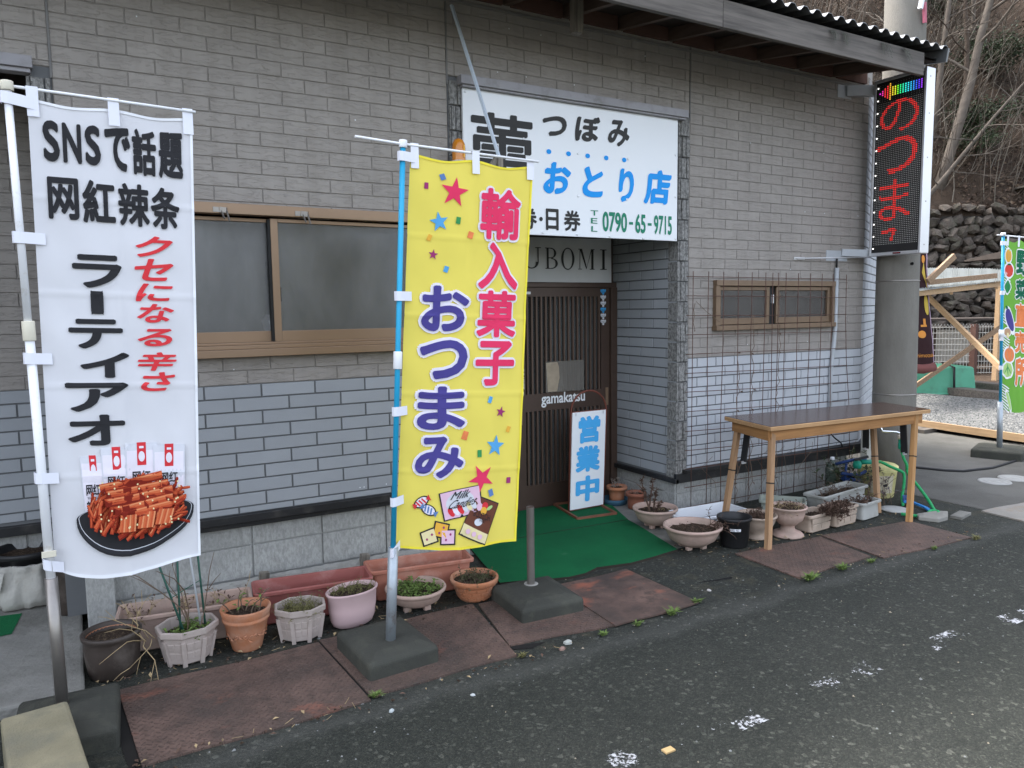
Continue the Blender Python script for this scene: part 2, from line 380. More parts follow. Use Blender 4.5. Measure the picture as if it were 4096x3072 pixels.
M['earth'] = mat('brown leaf covered earth', (.060, .044, .033), .95, .4, 2, bump=.8, bs=6, bdist=.1, spec=.05)
M['gravel'] = None
M['wire'] = mat('white coated wire', (.42, .415, .39), .5)
M['chrome'] = mat('chrome', (.75, .75, .77), .15, .02, metal=1)
M['hose'] = mat('green ribbed hose', (.02, .30, .10), .6, .15, 40)
M['hose_fit'] = mat('teal hose fitting', (.01, .26, .17), .5)
M['cable'] = mat('black cable', (.015, .015, .016), .55)
M['pipe_grey'] = mat('pale grey plastic conduit', (.42, .44, .46), .5)
M['bottle'] = m_glass('dull plastic bottle', (.45, .55, .47), .1, .2, 30, .6)
M['lid'] = m_block('pale cement lid', (.46, .46, .44), False)
M['white_paint'] = None
M['label_white'] = mat('white paper label', (.75, .76, .80), .6)
M['tape'] = m_glass('clear film', (.80, .74, .66), .1, .1, 20, .55)

def m_turf():
    m, nt, b, pos = base_mat('green artificial turf')
    n1 = noise(nt, pos, 320, 3, .7); n2 = noise(nt, pos, 2.2, 5); n3 = noise(nt, pos, 70, 4, .8)
    c = ramp(nt, n1, [(.3, (.007, .06, .025)), (.6, (.015, .17, .062)), (.8, (.035, .24, .09))])
    c = mixc(nt, ramp(nt, n2, [(.4, (.5, .5, .5)), (.62, (0, 0, 0))]), c, (.010, .085, .036))
    c = mixc(nt, ramp(nt, n3, [(.70, (0, 0, 0)), (.76, (.7, .7, .7))]), c, (.24, .26, .14))
    # two worn pale spots
    for ctr, r, st in (((2.74, -.20, 0), .06, .55), ((2.70, -.33, 0), .075, .65), ((3.0, -.10, 0), .04, .35)):
        v = N(nt, 'ShaderNodeVectorMath', operation='DISTANCE'); nt.links.new(pos, v.inputs[0]); v.inputs[1].default_value = ctr
        d = math_(nt, 'ADD', v.outputs['Value'], math_(nt, 'MULTIPLY', math_(nt, 'ADD', n3, noise(nt, pos, 14, 4, .7)), .075))
        c = mixc(nt, math_(nt, 'MULTIPLY', math_(nt, 'SUBTRACT', 1, math_(nt, 'DIVIDE', d, r+.03), True), st), c, (.36, .42, .37))
    nt.links.new(c, b.inputs['Base Color']); b.inputs['Roughness'].default_value = .9; b.inputs['Specular IOR Level'].default_value = .1
    bumpn(nt, b, n1, .8, .006); return m
M['turf'] = m_turf()
def m_quoin():
    m, nt, b, pos = base_mat('split stone quoin')
    n1 = noise(nt, pos, 60, 6, .65, stretch=(1, 1, .7)); n2 = noise(nt, pos, 6, 3)
    c = ramp(nt, n1, [(.40, (.12, .117, .11)), (.5, (.22, .215, .205)), (.6, (.30, .295, .28))])
    nt.links.new(c, b.inputs['Base Color']); b.inputs['Roughness'].default_value = .8
    bumpn(nt, b, n1, 1.0, .012); return m
M['quoin'] = m_quoin()
def m_gravel():
    m, nt, b, pos = base_mat('grey gravel')
    v = N(nt, 'ShaderNodeTexVoronoi'); v.inputs['Scale'].default_value = 38; nt.links.new(pos, v.inputs['Vector'])
    sep = N(nt, 'ShaderNodeSeparateColor'); nt.links.new(v.outputs['Color'], sep.inputs[0])
    c = ramp(nt, sep.outputs[0], [(0, (.06, .063, .06)), (.6, (.125, .128, .125)), (1, (.24, .235, .22))])
    nt.links.new(c, b.inputs['Base Color']); b.inputs['Roughness'].default_value = .85
    bumpn(nt, b, math_(nt, 'SUBTRACT', 1.0, v.outputs['Distance']), 1.0, .02); return m
M['gravel'] = m_gravel()
def m_paint():
    m, nt, b, pos = base_mat('worn white road paint')
    n1 = noise(nt, pos, 75, 6, .75)
    out = [n for n in nt.nodes if n.type == 'OUTPUT_MATERIAL'][0]
    tr = N(nt, 'ShaderNodeBsdfTransparent'); mx = N(nt, 'ShaderNodeMixShader')
    n2 = noise(nt, pos, 9, 3)
    f = ramp(nt, math_(nt, 'MULTIPLY', n1, math_(nt, 'MULTIPLY', n2, 2.0)), [(.60, (0, 0, 0)), (.65, (.85, .85, .85))])
    nt.links.new(f, mx.inputs[0]); nt.links.new(tr.outputs[0], mx.inputs[1]); nt.links.new(b.outputs[0], mx.inputs[2]); nt.links.new(mx.outputs[0], out.inputs[0])
    b.inputs['Base Color'].default_value = (.50, .51, .53, 1); b.inputs['Roughness'].default_value = .7
    return m
M['white_paint'] = m_paint()
M['yardcon'] = mat('stained grey yard concrete', (.125, .122, .112), .9, .2, 1.2, bump=.5, bs=90, spec=.1, dirt=((.07, .068, .06), .45, 1.6), fine=.08)
def rainbow(i, n):
    import colorsys
    h = [.83, .93, .0, .0, .08, .13, .18, .3, .38, .42, .48, .53, .57, .61, .65, .68, .72]
    c = colorsys.hsv_to_rgb(h[min(i, len(h)-1)], .95, 1)
    return mat('led colour %d' % i, c, .5, emit=(c, 1.1))
# ------------------------------------------------------------------ geometry helpers
class MB:
    def __init__(s): s.v = []; s.f = []; s.m = []; s.sm = []
    def add(s, vs, fs, mi=0, smooth=False):
        o = len(s.v); s.v += [tuple(p) for p in vs]
        for f in fs: s.f.append([o+i for i in f]); s.m.append(mi); s.sm.append(smooth)
    def box(s, x0, x1, y0, y1, z0, z1, mi=0):
        vs = [(x, y, z) for z in (z0, z1) for y in (y0, y1) for x in (x0, x1)]
        s.add(vs, [(0, 2, 3, 1), (4, 5, 7, 6), (0, 1, 5, 4), (2, 6, 7, 3), (0, 4, 6, 2), (1, 3, 7, 5)], mi)
    def brick(s, x0, x1, z0, z1, y, d, c=.004, mi=0):      # proud front face with sloped sides, facing -y
        vs = [(x0, y, z0), (x1, y, z0), (x1, y, z1), (x0, y, z1), (x0+c, y-d, z0+c), (x1-c, y-d, z0+c), (x1-c, y-d, z1-c), (x0+c, y-d, z1-c)]
        s.add(vs, [(4, 5, 6, 7), (0, 1, 5, 4), (1, 2, 6, 5), (2, 3, 7, 6), (3, 0, 4, 7)], mi)
    def bar(s, a, b, w, h, mi=0, up=(0, 0, 1)):
        a, b = Vector(a), Vector(b); d = (b-a).normalized(); up = Vector(up)
        if abs(d.dot(up)) > .98: up = Vector((0, 1, 0))
        sx = d.cross(up).normalized(); sz = sx.cross(d)
        vs = [p + sx*i*w/2 + sz*j*h/2 for p in (a, b) for i, j in ((-1, -1), (1, -1), (1, 1), (-1, 1))]
        s.add(vs, [(0, 1, 2, 3), (7, 6, 5, 4), (0, 4, 5, 1), (1, 5, 6, 2), (2, 6, 7, 3), (3, 7, 4, 0)], mi)
    def tube(s, pts, r, n=8, mi=0, cap=True):
        pts = [Vector(p) for p in pts]; R = r if isinstance(r, (list, tuple)) else [r]*len(pts)
        vs = []; prev = None
        for i, p in enumerate(pts):
            d = (pts[min(i+1, len(pts)-1)] - pts[max(i-1, 0)])
            d = d.normalized() if d.length > 1e-9 else Vector((0, 0, 1))
            if prev is None:
                a = d.cross(Vector((0, 0, 1)) if abs(d.z) < .9 else Vector((1, 0, 0))).normalized()
            else:
                a = (prev - d*prev.dot(d)).normalized()
            prev = a; b = d.cross(a)
            vs += [p + (a*cos(2*pi*k/n) + b*sin(2*pi*k/n))*R[i] for k in range(n)]
        fs = []
        for i in range(len(pts)-1):
            for k in range(n):
                fs.append((i*n+k, i*n+(k+1) % n, (i+1)*n+(k+1) % n, (i+1)*n+k))
        s.add(vs, fs, mi, n > 4)
        if cap and n > 2:
            o = len(s.v)-len(vs)
            s.f.append([o+k for k in range(n)][::-1]); s.m.append(mi); s.sm.append(False)
            o2 = len(s.v)-n
            s.f.append([o2+k for k in range(n)]); s.m.append(mi); s.sm.append(False)
    def lathe(s, prof, n=32, sx=1, sy=1, c=(0, 0, 0), mi=0, smooth=True, rot=0, fn=None):
        vs = []
        for r, z in prof:
            for k in range(n):
                a = 2*pi*k/n + rot
                rr = r*(fn(a, z) if fn else 1)
                vs.append((c[0]+rr*cos(a)*sx, c[1]+rr*sin(a)*sy, c[2]+z))
        fs = [(i*n+k, i*n+(k+1) % n, (i+1)*n+(k+1) % n, (i+1)*n+k) for i in range(len(prof)-1) for k in range(n)]
        s.add(vs, fs, mi, smooth)
    def disc(s, r, z, n=32, sx=1, sy=1, c=(0, 0, 0), mi=0, lump=0, rot=0):
        vs = [(c[0], c[1], c[2]+z+lump)]
        for q in (.5, 1):
            for k in range(n):
                a = 2*pi*k/n+rot
                vs.append((c[0]+r*q*cos(a)*sx, c[1]+r*q*sin(a)*sy, c[2]+z+(lump*random.uniform(.2, 1.3) if q < 1 else random.uniform(-lump, lump)*.5)))
        fs = [(0, 1+k, 1+(k+1) % n) for k in range(n)]
        fs += [(1+k, 1+n+k, 1+n+(k+1) % n, 1+(k+1) % n) for k in range(n)]
        s.add(vs, fs, mi, True)
    def quad(s, a, b, c, d, mi=0): s.add([a, b, c, d], [(0, 1, 2, 3)], mi)
    def leaf(s, p, d, n, L, W, mi=0):
        p, d, n = Vector(p), Vector(d).normalized(), Vector(n); sd = d.cross(n)
        sd = sd.normalized() if sd.length > 1e-6 else Vector((1, 0, 0)); up = sd.cross(d)*L*.15
        s.add([p, p+d*L*.5+sd*W*.5+up, p+d*L, p+d*L*.5-sd*W*.5+up], [(0, 1, 2, 3)], mi)
    def mesh(s, name, mats):
        me = bpy.data.meshes.new(name); me.from_pydata(s.v, [], s.f)
        for x in (mats if isinstance(mats, (list, tuple)) else [mats]): me.materials.append(M[x] if isinstance(x, str) else x)
        me.polygons.foreach_set('material_index', s.m); me.polygons.foreach_set('use_smooth', s.sm)
        me.update(); return me
    def build(s, name, mats, parent=None, loc=None, bev=0, seg=2, kind=None):
        me = s.mesh(name, mats)
        bm = bmesh.new(); bm.from_mesh(me); bmesh.ops.recalc_face_normals(bm, faces=bm.faces); bm.to_mesh(me); bm.free()
        return link(name, me, parent, loc, bev, seg, kind)
def link(name, me, parent=None, loc=None, bev=0, seg=2, kind=None):
    o = bpy.data.objects.new(name, me); COL.objects.link(o)
    if parent: o.parent = parent
    if loc: o.location = loc
    if bev:
        b = o.modifiers.new('bevel', 'BEVEL'); b.width = bev; b.segments = seg; b.limit_method = 'ANGLE'; b.angle_limit = radians(40)
    if kind: o['kind'] = kind
    return o
def tag(o, label, cat, group=None):
    o['label'] = label; o['category'] = cat
    if group: o['group'] = group
    return o
def thing(name, label, cat, loc=(0, 0, 0), rz=0, group=None):
    o = bpy.data.objects.new(name, None); COL.objects.link(o); o.empty_display_size = .1
    o.location = loc; o.rotation_euler = (0, 0, rz)
    return tag(o, label, cat, group)
def struct(o): o['kind'] = 'structure'; return o
def copy_tree(src, loc, rz, label, group=None):
    r = src.copy(); COL.objects.link(r); r.location = loc; r.rotation_euler = (0, 0, rz); r['label'] = label
    if group: r['group'] = group
    for ch in list(src.children):
        c = ch.copy(); COL.objects.link(c); c.parent = r
        for g in list(ch.children):
            d = g.copy(); COL.objects.link(d); d.parent = c
    return r
def to_px(p):
    d = Vector(p)-CAM; z = d.dot(CF)
    return (512+753.69*d.dot(CR)/z, 384-753.69*d.dot(CU)/z, z)

# lettering: a glyph string as a flat mesh in its own unit box, mapped on a surface
_txt = bpy.data.curves.new('t', 'FONT'); _txo = bpy.data.objects.new('t', _txt); COL.objects.link(_txo)
_cache = {}
def glyphs(s, subdiv=0):
    k = (s, subdiv)
    if k in _cache: return _cache[k]
    _txt.body = s; _txt.resolution_u = 4
    dg = bpy.context.evaluated_depsgraph_get(); dg.update()
    me = bpy.data.meshes.new_from_object(_txo.evaluated_get(dg))
    bm = bmesh.new(); bm.from_mesh(me); bpy.data.meshes.remove(me)
    x0 = min(v.co.x for v in bm.verts); x1 = max(v.co.x for v in bm.verts); y0 = min(v.co.y for v in bm.verts); y1 = max(v.co.y for v in bm.verts)
    if subdiv:
        bmesh.ops.triangulate(bm, faces=bm.faces)
        for _ in range(3):
            es = [e for e in bm.edges if e.calc_length() > subdiv]
            if not es: break
            bmesh.ops.subdivide_edges(bm, edges=es, cuts=1)
            bmesh.ops.triangulate(bm, faces=bm.faces)
    vs = [(v.co.x-x0, v.co.y-y0) for v in bm.verts]
    for i, v in enumerate(bm.verts): v.index = i
    fs = [[v.index for v in f.verts] for f in bm.faces]
    bm.free(); _cache[k] = (vs, fs, x1-x0, y1-y0); return _cache[k]
def put(mb, s, box, fmap, mi=0, off=0, sub=0, rot=0, skew=0, pad=None, brush=0):
    """string s filling box (u0,v0,u1,v1); fmap maps (u,v) to 3D. off thickens the strokes: the glyph is laid down
    again round a small circle, each layer a hair in front of the last. pad: the box belongs to this other weight"""
    vs, fs, gw, gh = glyphs(s, sub)
    u0, v0, u1, v1 = box; e = off if pad is None else pad
    su, sv = (u1-u0)/(gw+2*e), (v1-v0)/(gh+2*e)
    sh = [(0, 0)]
    if off:
        n = 9 if off < .06 else 12
        for k in range(n):
            p, q = off*cos(2*pi*k/n), off*sin(2*pi*k/n)*(1-brush); a_ = .75 if brush else 0
            sh.append((p*cos(a_)-q*sin(a_), p*sin(a_)+q*cos(a_)))
        if off > .06: sh += [(off*.5*cos(2*pi*k/6), off*.5*sin(2*pi*k/6)) for k in range(6)]
    cu, cv = (u0+u1)/2, (v0+v1)/2
    for k, (dx, dy) in enumerate(sh):
        out = []
        for a, b in vs:
            u = u0+(a+e+dx)*su; v = v0+(b+e+dy)*sv
            u += skew*(v-cv)/(v1-v0)*(u1-u0)
            if rot:
                du, dv = u-cu, v-cv
                u = cu+du*cos(rot)-dv*sin(rot); v = cv+du*sin(rot)+dv*cos(rot)
            p = fmap(u, v); out.append((p[0], p[1]-k*.00005, p[2]))
        mb.add(out, fs, mi)
def poly(mb, pts, fmap, mi=0):
    mb.add([fmap(u, v) for u, v in pts], [list(range(len(pts)))], mi)
def tess(pts, step=.06):
    bm = bmesh.new(); f = bm.faces.new([bm.verts.new((u, v*2.8, 0)) for u, v in pts]); bmesh.ops.triangulate(bm, faces=[f])
    for _ in range(5):
        es = [e for e in bm.edges if e.calc_length() > step]
        if not es: break
        bmesh.ops.subdivide_edges(bm, edges=es, cuts=1); bmesh.ops.triangulate(bm, faces=bm.faces)
    bm.verts.index_update()
    r = [(v.co.x, v.co.y/2.8) for v in bm.verts], [[v.index for v in f.verts] for f in bm.faces]; bm.free(); return r
def polyt(mb, pts, fmap, mi=0, step=.06):
    vs, fs = tess(pts, step); mb.add([fmap(u, v) for u, v in vs], fs, mi)
def blob(cu, cv, ru, rv, n=20, rot=0, k=None):
    r = []
    for i in range(n):
        a = 2*pi*i/n; q = k(a) if k else 1
        x, y = ru*cos(a)*q, rv*sin(a)*q
        r.append((cu+x*cos(rot)-y*sin(rot), cv+x*sin(rot)+y*cos(rot)))
    return r
def star(cu, cv, R, rot=0, q=.4):
    return [(cu+(R if i % 2 == 0 else R*q)*sin(2*pi*i/10+rot), cv+(R if i % 2 == 0 else R*q)*cos(2*pi*i/10+rot)) for i in range(10)]
def rectp(cu, cv, w, h, rot=0):
    return [(cu+x*cos(rot)-y*sin(rot), cv+x*sin(rot)+y*cos(rot)) for x, y in ((-w/2, -h/2), (w/2, -h/2), (w/2, h/2), (-w/2, h/2))]
# ================================================================== SETTING
CRS = .07625                      # one course of siding
ZB = 1.225                        # top of the pale grey band
g = MB(); g.quad((-90, -90, -.004), (110, -90, -.004), (110, 110, -.004), (-90, 110, -.004))
ground = struct(g.build('ground', 'concrete'))
r = MB(); r.quad((-60, -45, 0), (80, -45, 0), (80, -1.4, 0), (-60, -1.4, 0)); r.quad((-60, -1.4, 0), (6.1, -1.4, 0), (6.1, 2.0, 0), (-60, 2.0, 0))
struct(r.build('road', 'asphalt'))
a = MB(); a.box(-6, -.055, -.8, 2.6, -.05, .05); struct(a.build('concrete_apron', 'apron_con', bev=.012))
# concrete yard to the right of the shop
y = MB(); y.quad((6.1, -1.4, .002), (30, -1.4, .002), (30, 8, .002), (6.1, 8, .002)); struct(y.build('yard', 'yardcon'))
gv = MB(); gv.quad((9.3, -1.3, .05), (12.9, -1.3, .05), (12.9, 9, .05), (9.3, 9, .05)); struct(gv.build('gravel_lot', 'gravel'))
gs = MB()
for _ in range(7000):
    t = random.random()**1.6
    x = 9.4+3.4*t; yv = random.uniform(-1.6, 1.6)+(x-9)*.5+.8
    if yv < -1.25: continue
    q = random.uniform(.008, .02); c = Vector((x, yv, .048))
    a_ = random.uniform(0, 6)
    vs = [c+Vector((q*cos(a_+k*2.1)*random.uniform(.7, 1.2), q*sin(a_+k*2.1)*random.uniform(.7, 1.2), 0)) for k in range(3)]+[c+Vector((0, 0, q*.7))]
    gs.add(vs, [(0, 1, 3), (1, 2, 3), (2, 0, 3)], random.choice((0, 0, 1, 2)))
gs.build('gravel_stones', [mat('gravel stone grey', (.125, .128, .125), .85, .3, 40), mat('gravel stone pale', (.23, .23, .22), .85, .2, 40), mat('gravel stone dark', (.06, .063, .063), .85, .3, 40)], kind='stuff')
sl_ = MB(); sl_.quad((12.95, -1.3, .02), (34, -1.3, .02), (34, 16, .02), (12.95, 16, .02)); struct(sl_.build('bare_soil', 'earth'))
# small loose pebbles and grit on the road
gp = MB()
for _ in range(800):
    yv = -1.4-2.4*random.random()**1.5; x = random.uniform(.2, 5.5)
    if random.random() < .35: yv = random.uniform(-1.5, -.55)
    q = random.uniform(.002, .0055)*(1.7 if random.random() < .05 else 1); a_ = random.uniform(0, 6)
    c = Vector((x, yv, .0))
    vs = [c+Vector((q*cos(a_+k*1.57)*random.uniform(.6, 1.3), q*sin(a_+k*1.57)*random.uniform(.6, 1.3), 0)) for k in range(4)]+[c+Vector((0, 0, q*.9))]
    gp.add(vs, [(k, (k+1) % 4, 4) for k in range(4)], random.choice((0, 0, 1, 2)))
gp.build('road_grit', [mat('pale grit', (.20, .205, .20), .85, .2, 40), mat('tan grit', (.28, .24, .18), .85, .2, 40), mat('grey grit', (.14, .145, .14), .85, .2, 40)], kind='stuff')
# road edge line, worn to flecks
p = MB()
for x0, x1, yc in ((1.55, 1.67, -2.31), (1.72, 1.86, -2.30), (1.95, 2.10, -2.29), (2.12, 2.28, -2.35), (2.62, 3.02, -2.33), (3.38, 3.70, -2.345), (3.95, 4.75, -2.38), (5.2, 6.4, -2.42)):
    p.quad((x0, yc-.05, .004), (x1, yc-.05, .004), (x1, yc+.05, .004), (x0, yc+.05, .004))
struct(p.build('road_marking', 'white_paint'))
# a broken hole in the asphalt
h = MB(); h.add([(3.219+.10*cos(t)*(1+.3*sin(3*t))-.03*sin(t), -1.183+.022*sin(t)*(1+.4*cos(2*t))-.02*cos(t), .003) for t in [2*pi*i/14 for i in range(14)]], [list(range(14))])
struct(h.build('pothole', mat('black hole', (.008, .008, .008), 1)))
# steep wooded hillside behind the lot
HD = Vector((.866, -.5, 0)); HB = Vector((.5, .866, 0))      # along the slope, up the slope
H0 = Vector((0, -4.34, 0))
def hill_pt(s, d):          # s along, d = depth from the camera
    d += .45
    base = 4.15 if d > 21.05 else 4.15*max(0, (d-20.65)/.4)
    z = base + max(0, d-21.05)*1.12
    z += .35*sin(s*1.3+d)*min(1, max(0, d-21.05)) + .25*sin(s*2.9-d*1.7)*min(1, max(0, d-21.05))
    p_ = H0+HD*s+HB*d; return Vector((p_.x, p_.y, z))
hm = MB(); ns, nd = 90, 46; vs = []
for i in range(ns+1):
    for j in range(nd+1):
        s = -24+80*i/ns; d = 20.15+22*j/nd if j > 4 else 20.15+.5*j/4.0
        q = hill_pt(s, d); q += Vector((random.uniform(-.08, .08), random.uniform(-.08, .08), random.uniform(-.1, .1))); vs.append(q)
hm.add(vs, [(i*(nd+1)+j, (i+1)*(nd+1)+j, (i+1)*(nd+1)+j+1, i*(nd+1)+j+1) for i in range(ns) for j in range(nd)], 0, True)
struct(hm.build('hillside', 'earth'))
lf = MB()
for _ in range(13000):
    s = random.uniform(6, 18); d = 20.6+9.5*random.random()**1.3
    q = hill_pt(s, d)+Vector((0, 0, .05)); L = random.uniform(.07, .17)
    nrm = Vector((-.3+random.uniform(-.5, .5), -.6+random.uniform(-.5, .5), .6)).normalized()
    dr = Vector((random.uniform(-1, 1), random.uniform(-1, 1), random.uniform(-.8, .3)))
    lf.leaf(q, dr, nrm, L, L*.6, random.choice((0, 0, 1, 1, 2)))
lf.build('fallen_leaves', ['litter', 'litter2', mat('pale fallen leaf', (.125, .09, .06), .9, .3, 3)], kind='stuff')
tw = MB()
for _ in range(900):
    s = random.uniform(8, 17.5); d = random.uniform(20.7, 28)
    q = hill_pt(s, d); up = Vector((random.uniform(-.5, .5), random.uniform(-.7, .1), random.uniform(.3, 1))).normalized(); L = random.uniform(.5, 1.7)
    m1 = q+up*L*.5+Vector((random.uniform(-.15, .15), 0, random.uniform(-.1, .1)))
    tw.tube([q, m1, q+up*L+Vector((random.uniform(-.3, .3), 0, random.uniform(-.4, .1)))], [.012, .008, .004], 3, random.choice((0, 1, 1)), False)
tw.build('dead_undergrowth', [mat('pale dead stem', (.13, .105, .08), .9, .2, 9), mat('brown dead stem', (.065, .05, .038), .9, .2, 9)], kind='stuff')
# ================================================================== SHOP BUILDING
shop = thing('shop_building', 'single storey shop with taupe slate siding above pale grey brick siding', 'building')
UP = []      # upper bricks: (origin, dirx, x0, x1, z0, z1)
LO = []; LO2 = []
def courses(dst, x0, x1, z0, z1, L, xoff, holes=(), O=(0, 0, 0), D=(1, 0, 0), zref=ZB, gap=.003, alt=.5, hg=.003):
    """fill a wall rectangle with running bond; holes are (x0,x1,z0,z1)"""
    k0 = math.floor((z0-zref)/CRS+1e-4); k1 = math.ceil((z1-zref)/CRS-1e-4)
    for k in range(k0, k1):
        a, b = max(z0, zref+k*CRS), min(z1, zref+(k+1)*CRS)
        if b-a < .012: continue
        sh = xoff + (alt*L if k % 2 else 0)
        i = math.floor((x0-sh)/L)
        while sh+i*L < x1:
            p, q = max(x0, sh+i*L), min(x1, sh+(i+1)*L); i += 1
            if q-p < .015: continue
            segs = [(p, q, a, b)]
            for (hx0, hx1, hz0, hz1) in holes:
                nx = []
                for (p_, q_, a_, b_) in segs:
                    if q_ <= hx0 or p_ >= hx1 or b_ <= hz0 or a_ >= hz1: nx.append((p_, q_, a_, b_)); continue
                    if hz0 - a_ > .012 : nx.append((p_, q_, a_, hz0))
                    if b_ - hz1 > .012: nx.append((p_, q_, hz1, b_))
                    la, lb = max(a_, hz0), min(b_, hz1)
                    if hx0-p_ > .012: nx.append((p_, hx0, la, lb))
                    if q_-hx1 > .012: nx.append((hx1, q_, la, lb))
                segs = nx
            for sg in segs: dst.append((O, D, sg[0]+gap/2, sg[1]-gap/2, sg[2]+hg/2, sg[3]-hg/2))
WIN = (.14, 1.88, 1.39, 2.19); SW = (4.335, 5.73, 1.44, 1.815)
EAVE = 3.60
courses(UP, -.02, 2.068, ZB, EAVE, .2525, .056, [WIN])
courses(UP, 2.07, 4.062, 3.055, EAVE, .2525, .10)
courses(UP, 4.066, 6.17, ZB, EAVE, .2525, 4.0686, [SW])
courses(UP, -1.8, -.024, 2.80, EAVE, .2525, .05)
# lower band
courses(LO, -.02, 2.068, .50, ZB, .3005, .735, gap=.008, hg=.008)
courses(LO2, 4.066, 6.17, .36, ZB, .2, 4.066, gap=.007, hg=.008, alt=.5)
# entry return wall, chamfered corner, recessed wall of the left alcove
courses(LO, 0, .79, .30, 3.0, .3005, .12, O=(3.965, .005, 0), D=(0, 1, 0), gap=.008, hg=.008)
courses(LO2, 0, 1.6, .36, EAVE, .3005, .15, O=(6.172, .001, 0), D=(.875, .485, 0), gap=.008, hg=.008)
courses(LO, -2.0, .2, .47, 1.21, .3005, .0, O=(0, .62, 0), gap=.008, hg=.008, zref=1.21)
courses(UP, -2.0, .2, 1.21, 2.75, .2525, .0, O=(0, .62, 0), zref=1.21)
def brick_mesh(rec):
    O, D, x0, x1, z0, z1 = rec
    O = Vector(O); D = Vector(D).normalized(); Nn = Vector((D.y, -D.x, 0))
    if D.y > .9: Nn = Vector((-1, 0, 0))
    return O, D, Nn, x0, x1, z0, z1
def brick_geo(mb, rec, d, c, base=None):
    O, D, Nn, x0, x1, z0, z1 = brick_mesh(rec); b = Vector(base or (0, 0, 0))
    P = lambda x, z, h: O+D*x+Nn*h+Vector((0, 0, z))-b
    q = [P(x0, z0, 0), P(x1, z0, 0), P(x1, z1, 0), P(x0, z1, 0), P(x0+c, z0+c, d), P(x1-c, z0+c, d), P(x1-c, z1-c, d), P(x0+c, z1-c, d)]
    fs = [(4, 5, 6, 7), (0, 1, 5, 4), (1, 2, 6, 5), (2, 3, 7, 6), (3, 0, 4, 7)]
    if Nn.x < -.9: fs = [f[::-1] for f in fs]
    mb.add(q, fs)
HIDE = [(1636, 600, 2145, 2160), (115, 395, 790, 2250), (1850, 380, 2700, 960), (3480, 260, 3735, 1010)]
def score(rec):
    O, D, Nn, x0, x1, z0, z1 = brick_mesh(rec)
    c = O+D*(x0+x1)/2+Vector((0, 0, (z0+z1)/2))
    x, y_, z = to_px(c)
    if not (-30 < x < 1054 and -12 < y_ < 780): return 0
    for h in HIDE:
        if h[0]/4+6 < x < h[2]/4-6 and h[1]/4+5 < y_ < h[3]/4-5: return .0
    facing = abs((c-CAM).normalized().dot(Nn))
    return (x1-x0)*(z1-z0)*facing/z**2
def lay(recs, name, rest, m, d, c):
    rs = sorted(recs, key=lambda r_: -score(r_)); cache = {}
    top = [r_ for r_ in rs[:300] if score(r_) > 0]
    for rec in top:
        O, D, Nn, x0, x1, z0, z1 = brick_mesh(rec)
        base = O+D*x0+Vector((0, 0, z0)); key = (round(x1-x0, 3), round(z1-z0, 3), tuple(round(t, 3) for t in D))
        if key not in cache:
            mb = MB(); brick_geo(mb, rec, d, c, base); cache[key] = mb.mesh(name, m)
        o = link(name, cache[key], shop, base)
        o.rotation_euler = (random.uniform(-.004, .004), 0, random.uniform(-.004, .004)) if D.x > .9 else (0, 0, 0)
    mb = MB()
    for rec in rs[len(top):]: brick_geo(mb, rec, d, c)
    link(rest, mb.mesh(rest, m), shop, kind='stuff')
lay(UP, 'brick', 'brick_courses', 'slate', .0045, .003)
lay(LO, 'grey_brick', 'grey_brick_courses', 'grey_brick', .005, .002)
lay(LO2, 'pale_brick', 'pale_brick_courses', 'grey_brick2', .006, .0025)
# backing walls with the joints' colour (with openings)
wl = MB()
def wall_holes(mb, x0, x1, z0, z1, y0, y1, hole=None, mi=0):
    if not hole: mb.box(x0, x1, y0, y1, z0, z1, mi); return
    a, b, c, d = hole
    mb.box(x0, a, y0, y1, z0, z1, mi); mb.box(b, x1, y0, y1, z0, z1, mi); mb.box(a, b, y0, y1, z0, c, mi); mb.box(a, b, y0, y1, d, z1, mi)
wall_holes(wl, -.02, 2.07, ZB, EAVE, .001, .12, WIN, 0); wl.box(-.02, 2.07, .001, .12, .46, ZB, 1)
wl.box(2.07, 4.064, .001, .12, 3.055, EAVE, 0)
wall_holes(wl, 4.064, 6.17, ZB, EAVE, .001, .12, SW, 0); wl.box(4.064, 6.17, .001, .12, .30, ZB, 1)
wl.box(-6, -.02, .001, .12, 2.80, EAVE, 0)
wl.box(-6, .0, .621, .72, .40, 1.21, 1); wl.box(-6, .0, .621, .72, 1.21, 2.8, 0)
wl.box(3.966, 4.06, .12, .80, .28, 3.05, 1)           # entry return wall
wl.box(2.075, 2.165, .12, .80, .28, 3.05, 1)
wl.box(-.12, -.025, .12, .62, .05, 2.8, 1)
ch = Vector((.875, .485, 0)).normalized(); cn = Vector((.485, -.875, 0)).normalized(); P0 = Vector((6.172, .001, 0))
for z0, z1 in ((.30, EAVE),):
    q = [P0, P0+ch*1.6, P0+ch*1.6-cn*.1, P0-cn*.1]
    wl.add([(*p_.xy, z) for z in (z0, z1) for p_ in q], [(0, 1, 5, 4), (1, 2, 6, 5), (2, 3, 7, 6), (3, 0, 4, 7), (4, 5, 6, 7)], 1)
wl.build('wall', ['mortar_up', 'mortar_low'], shop)
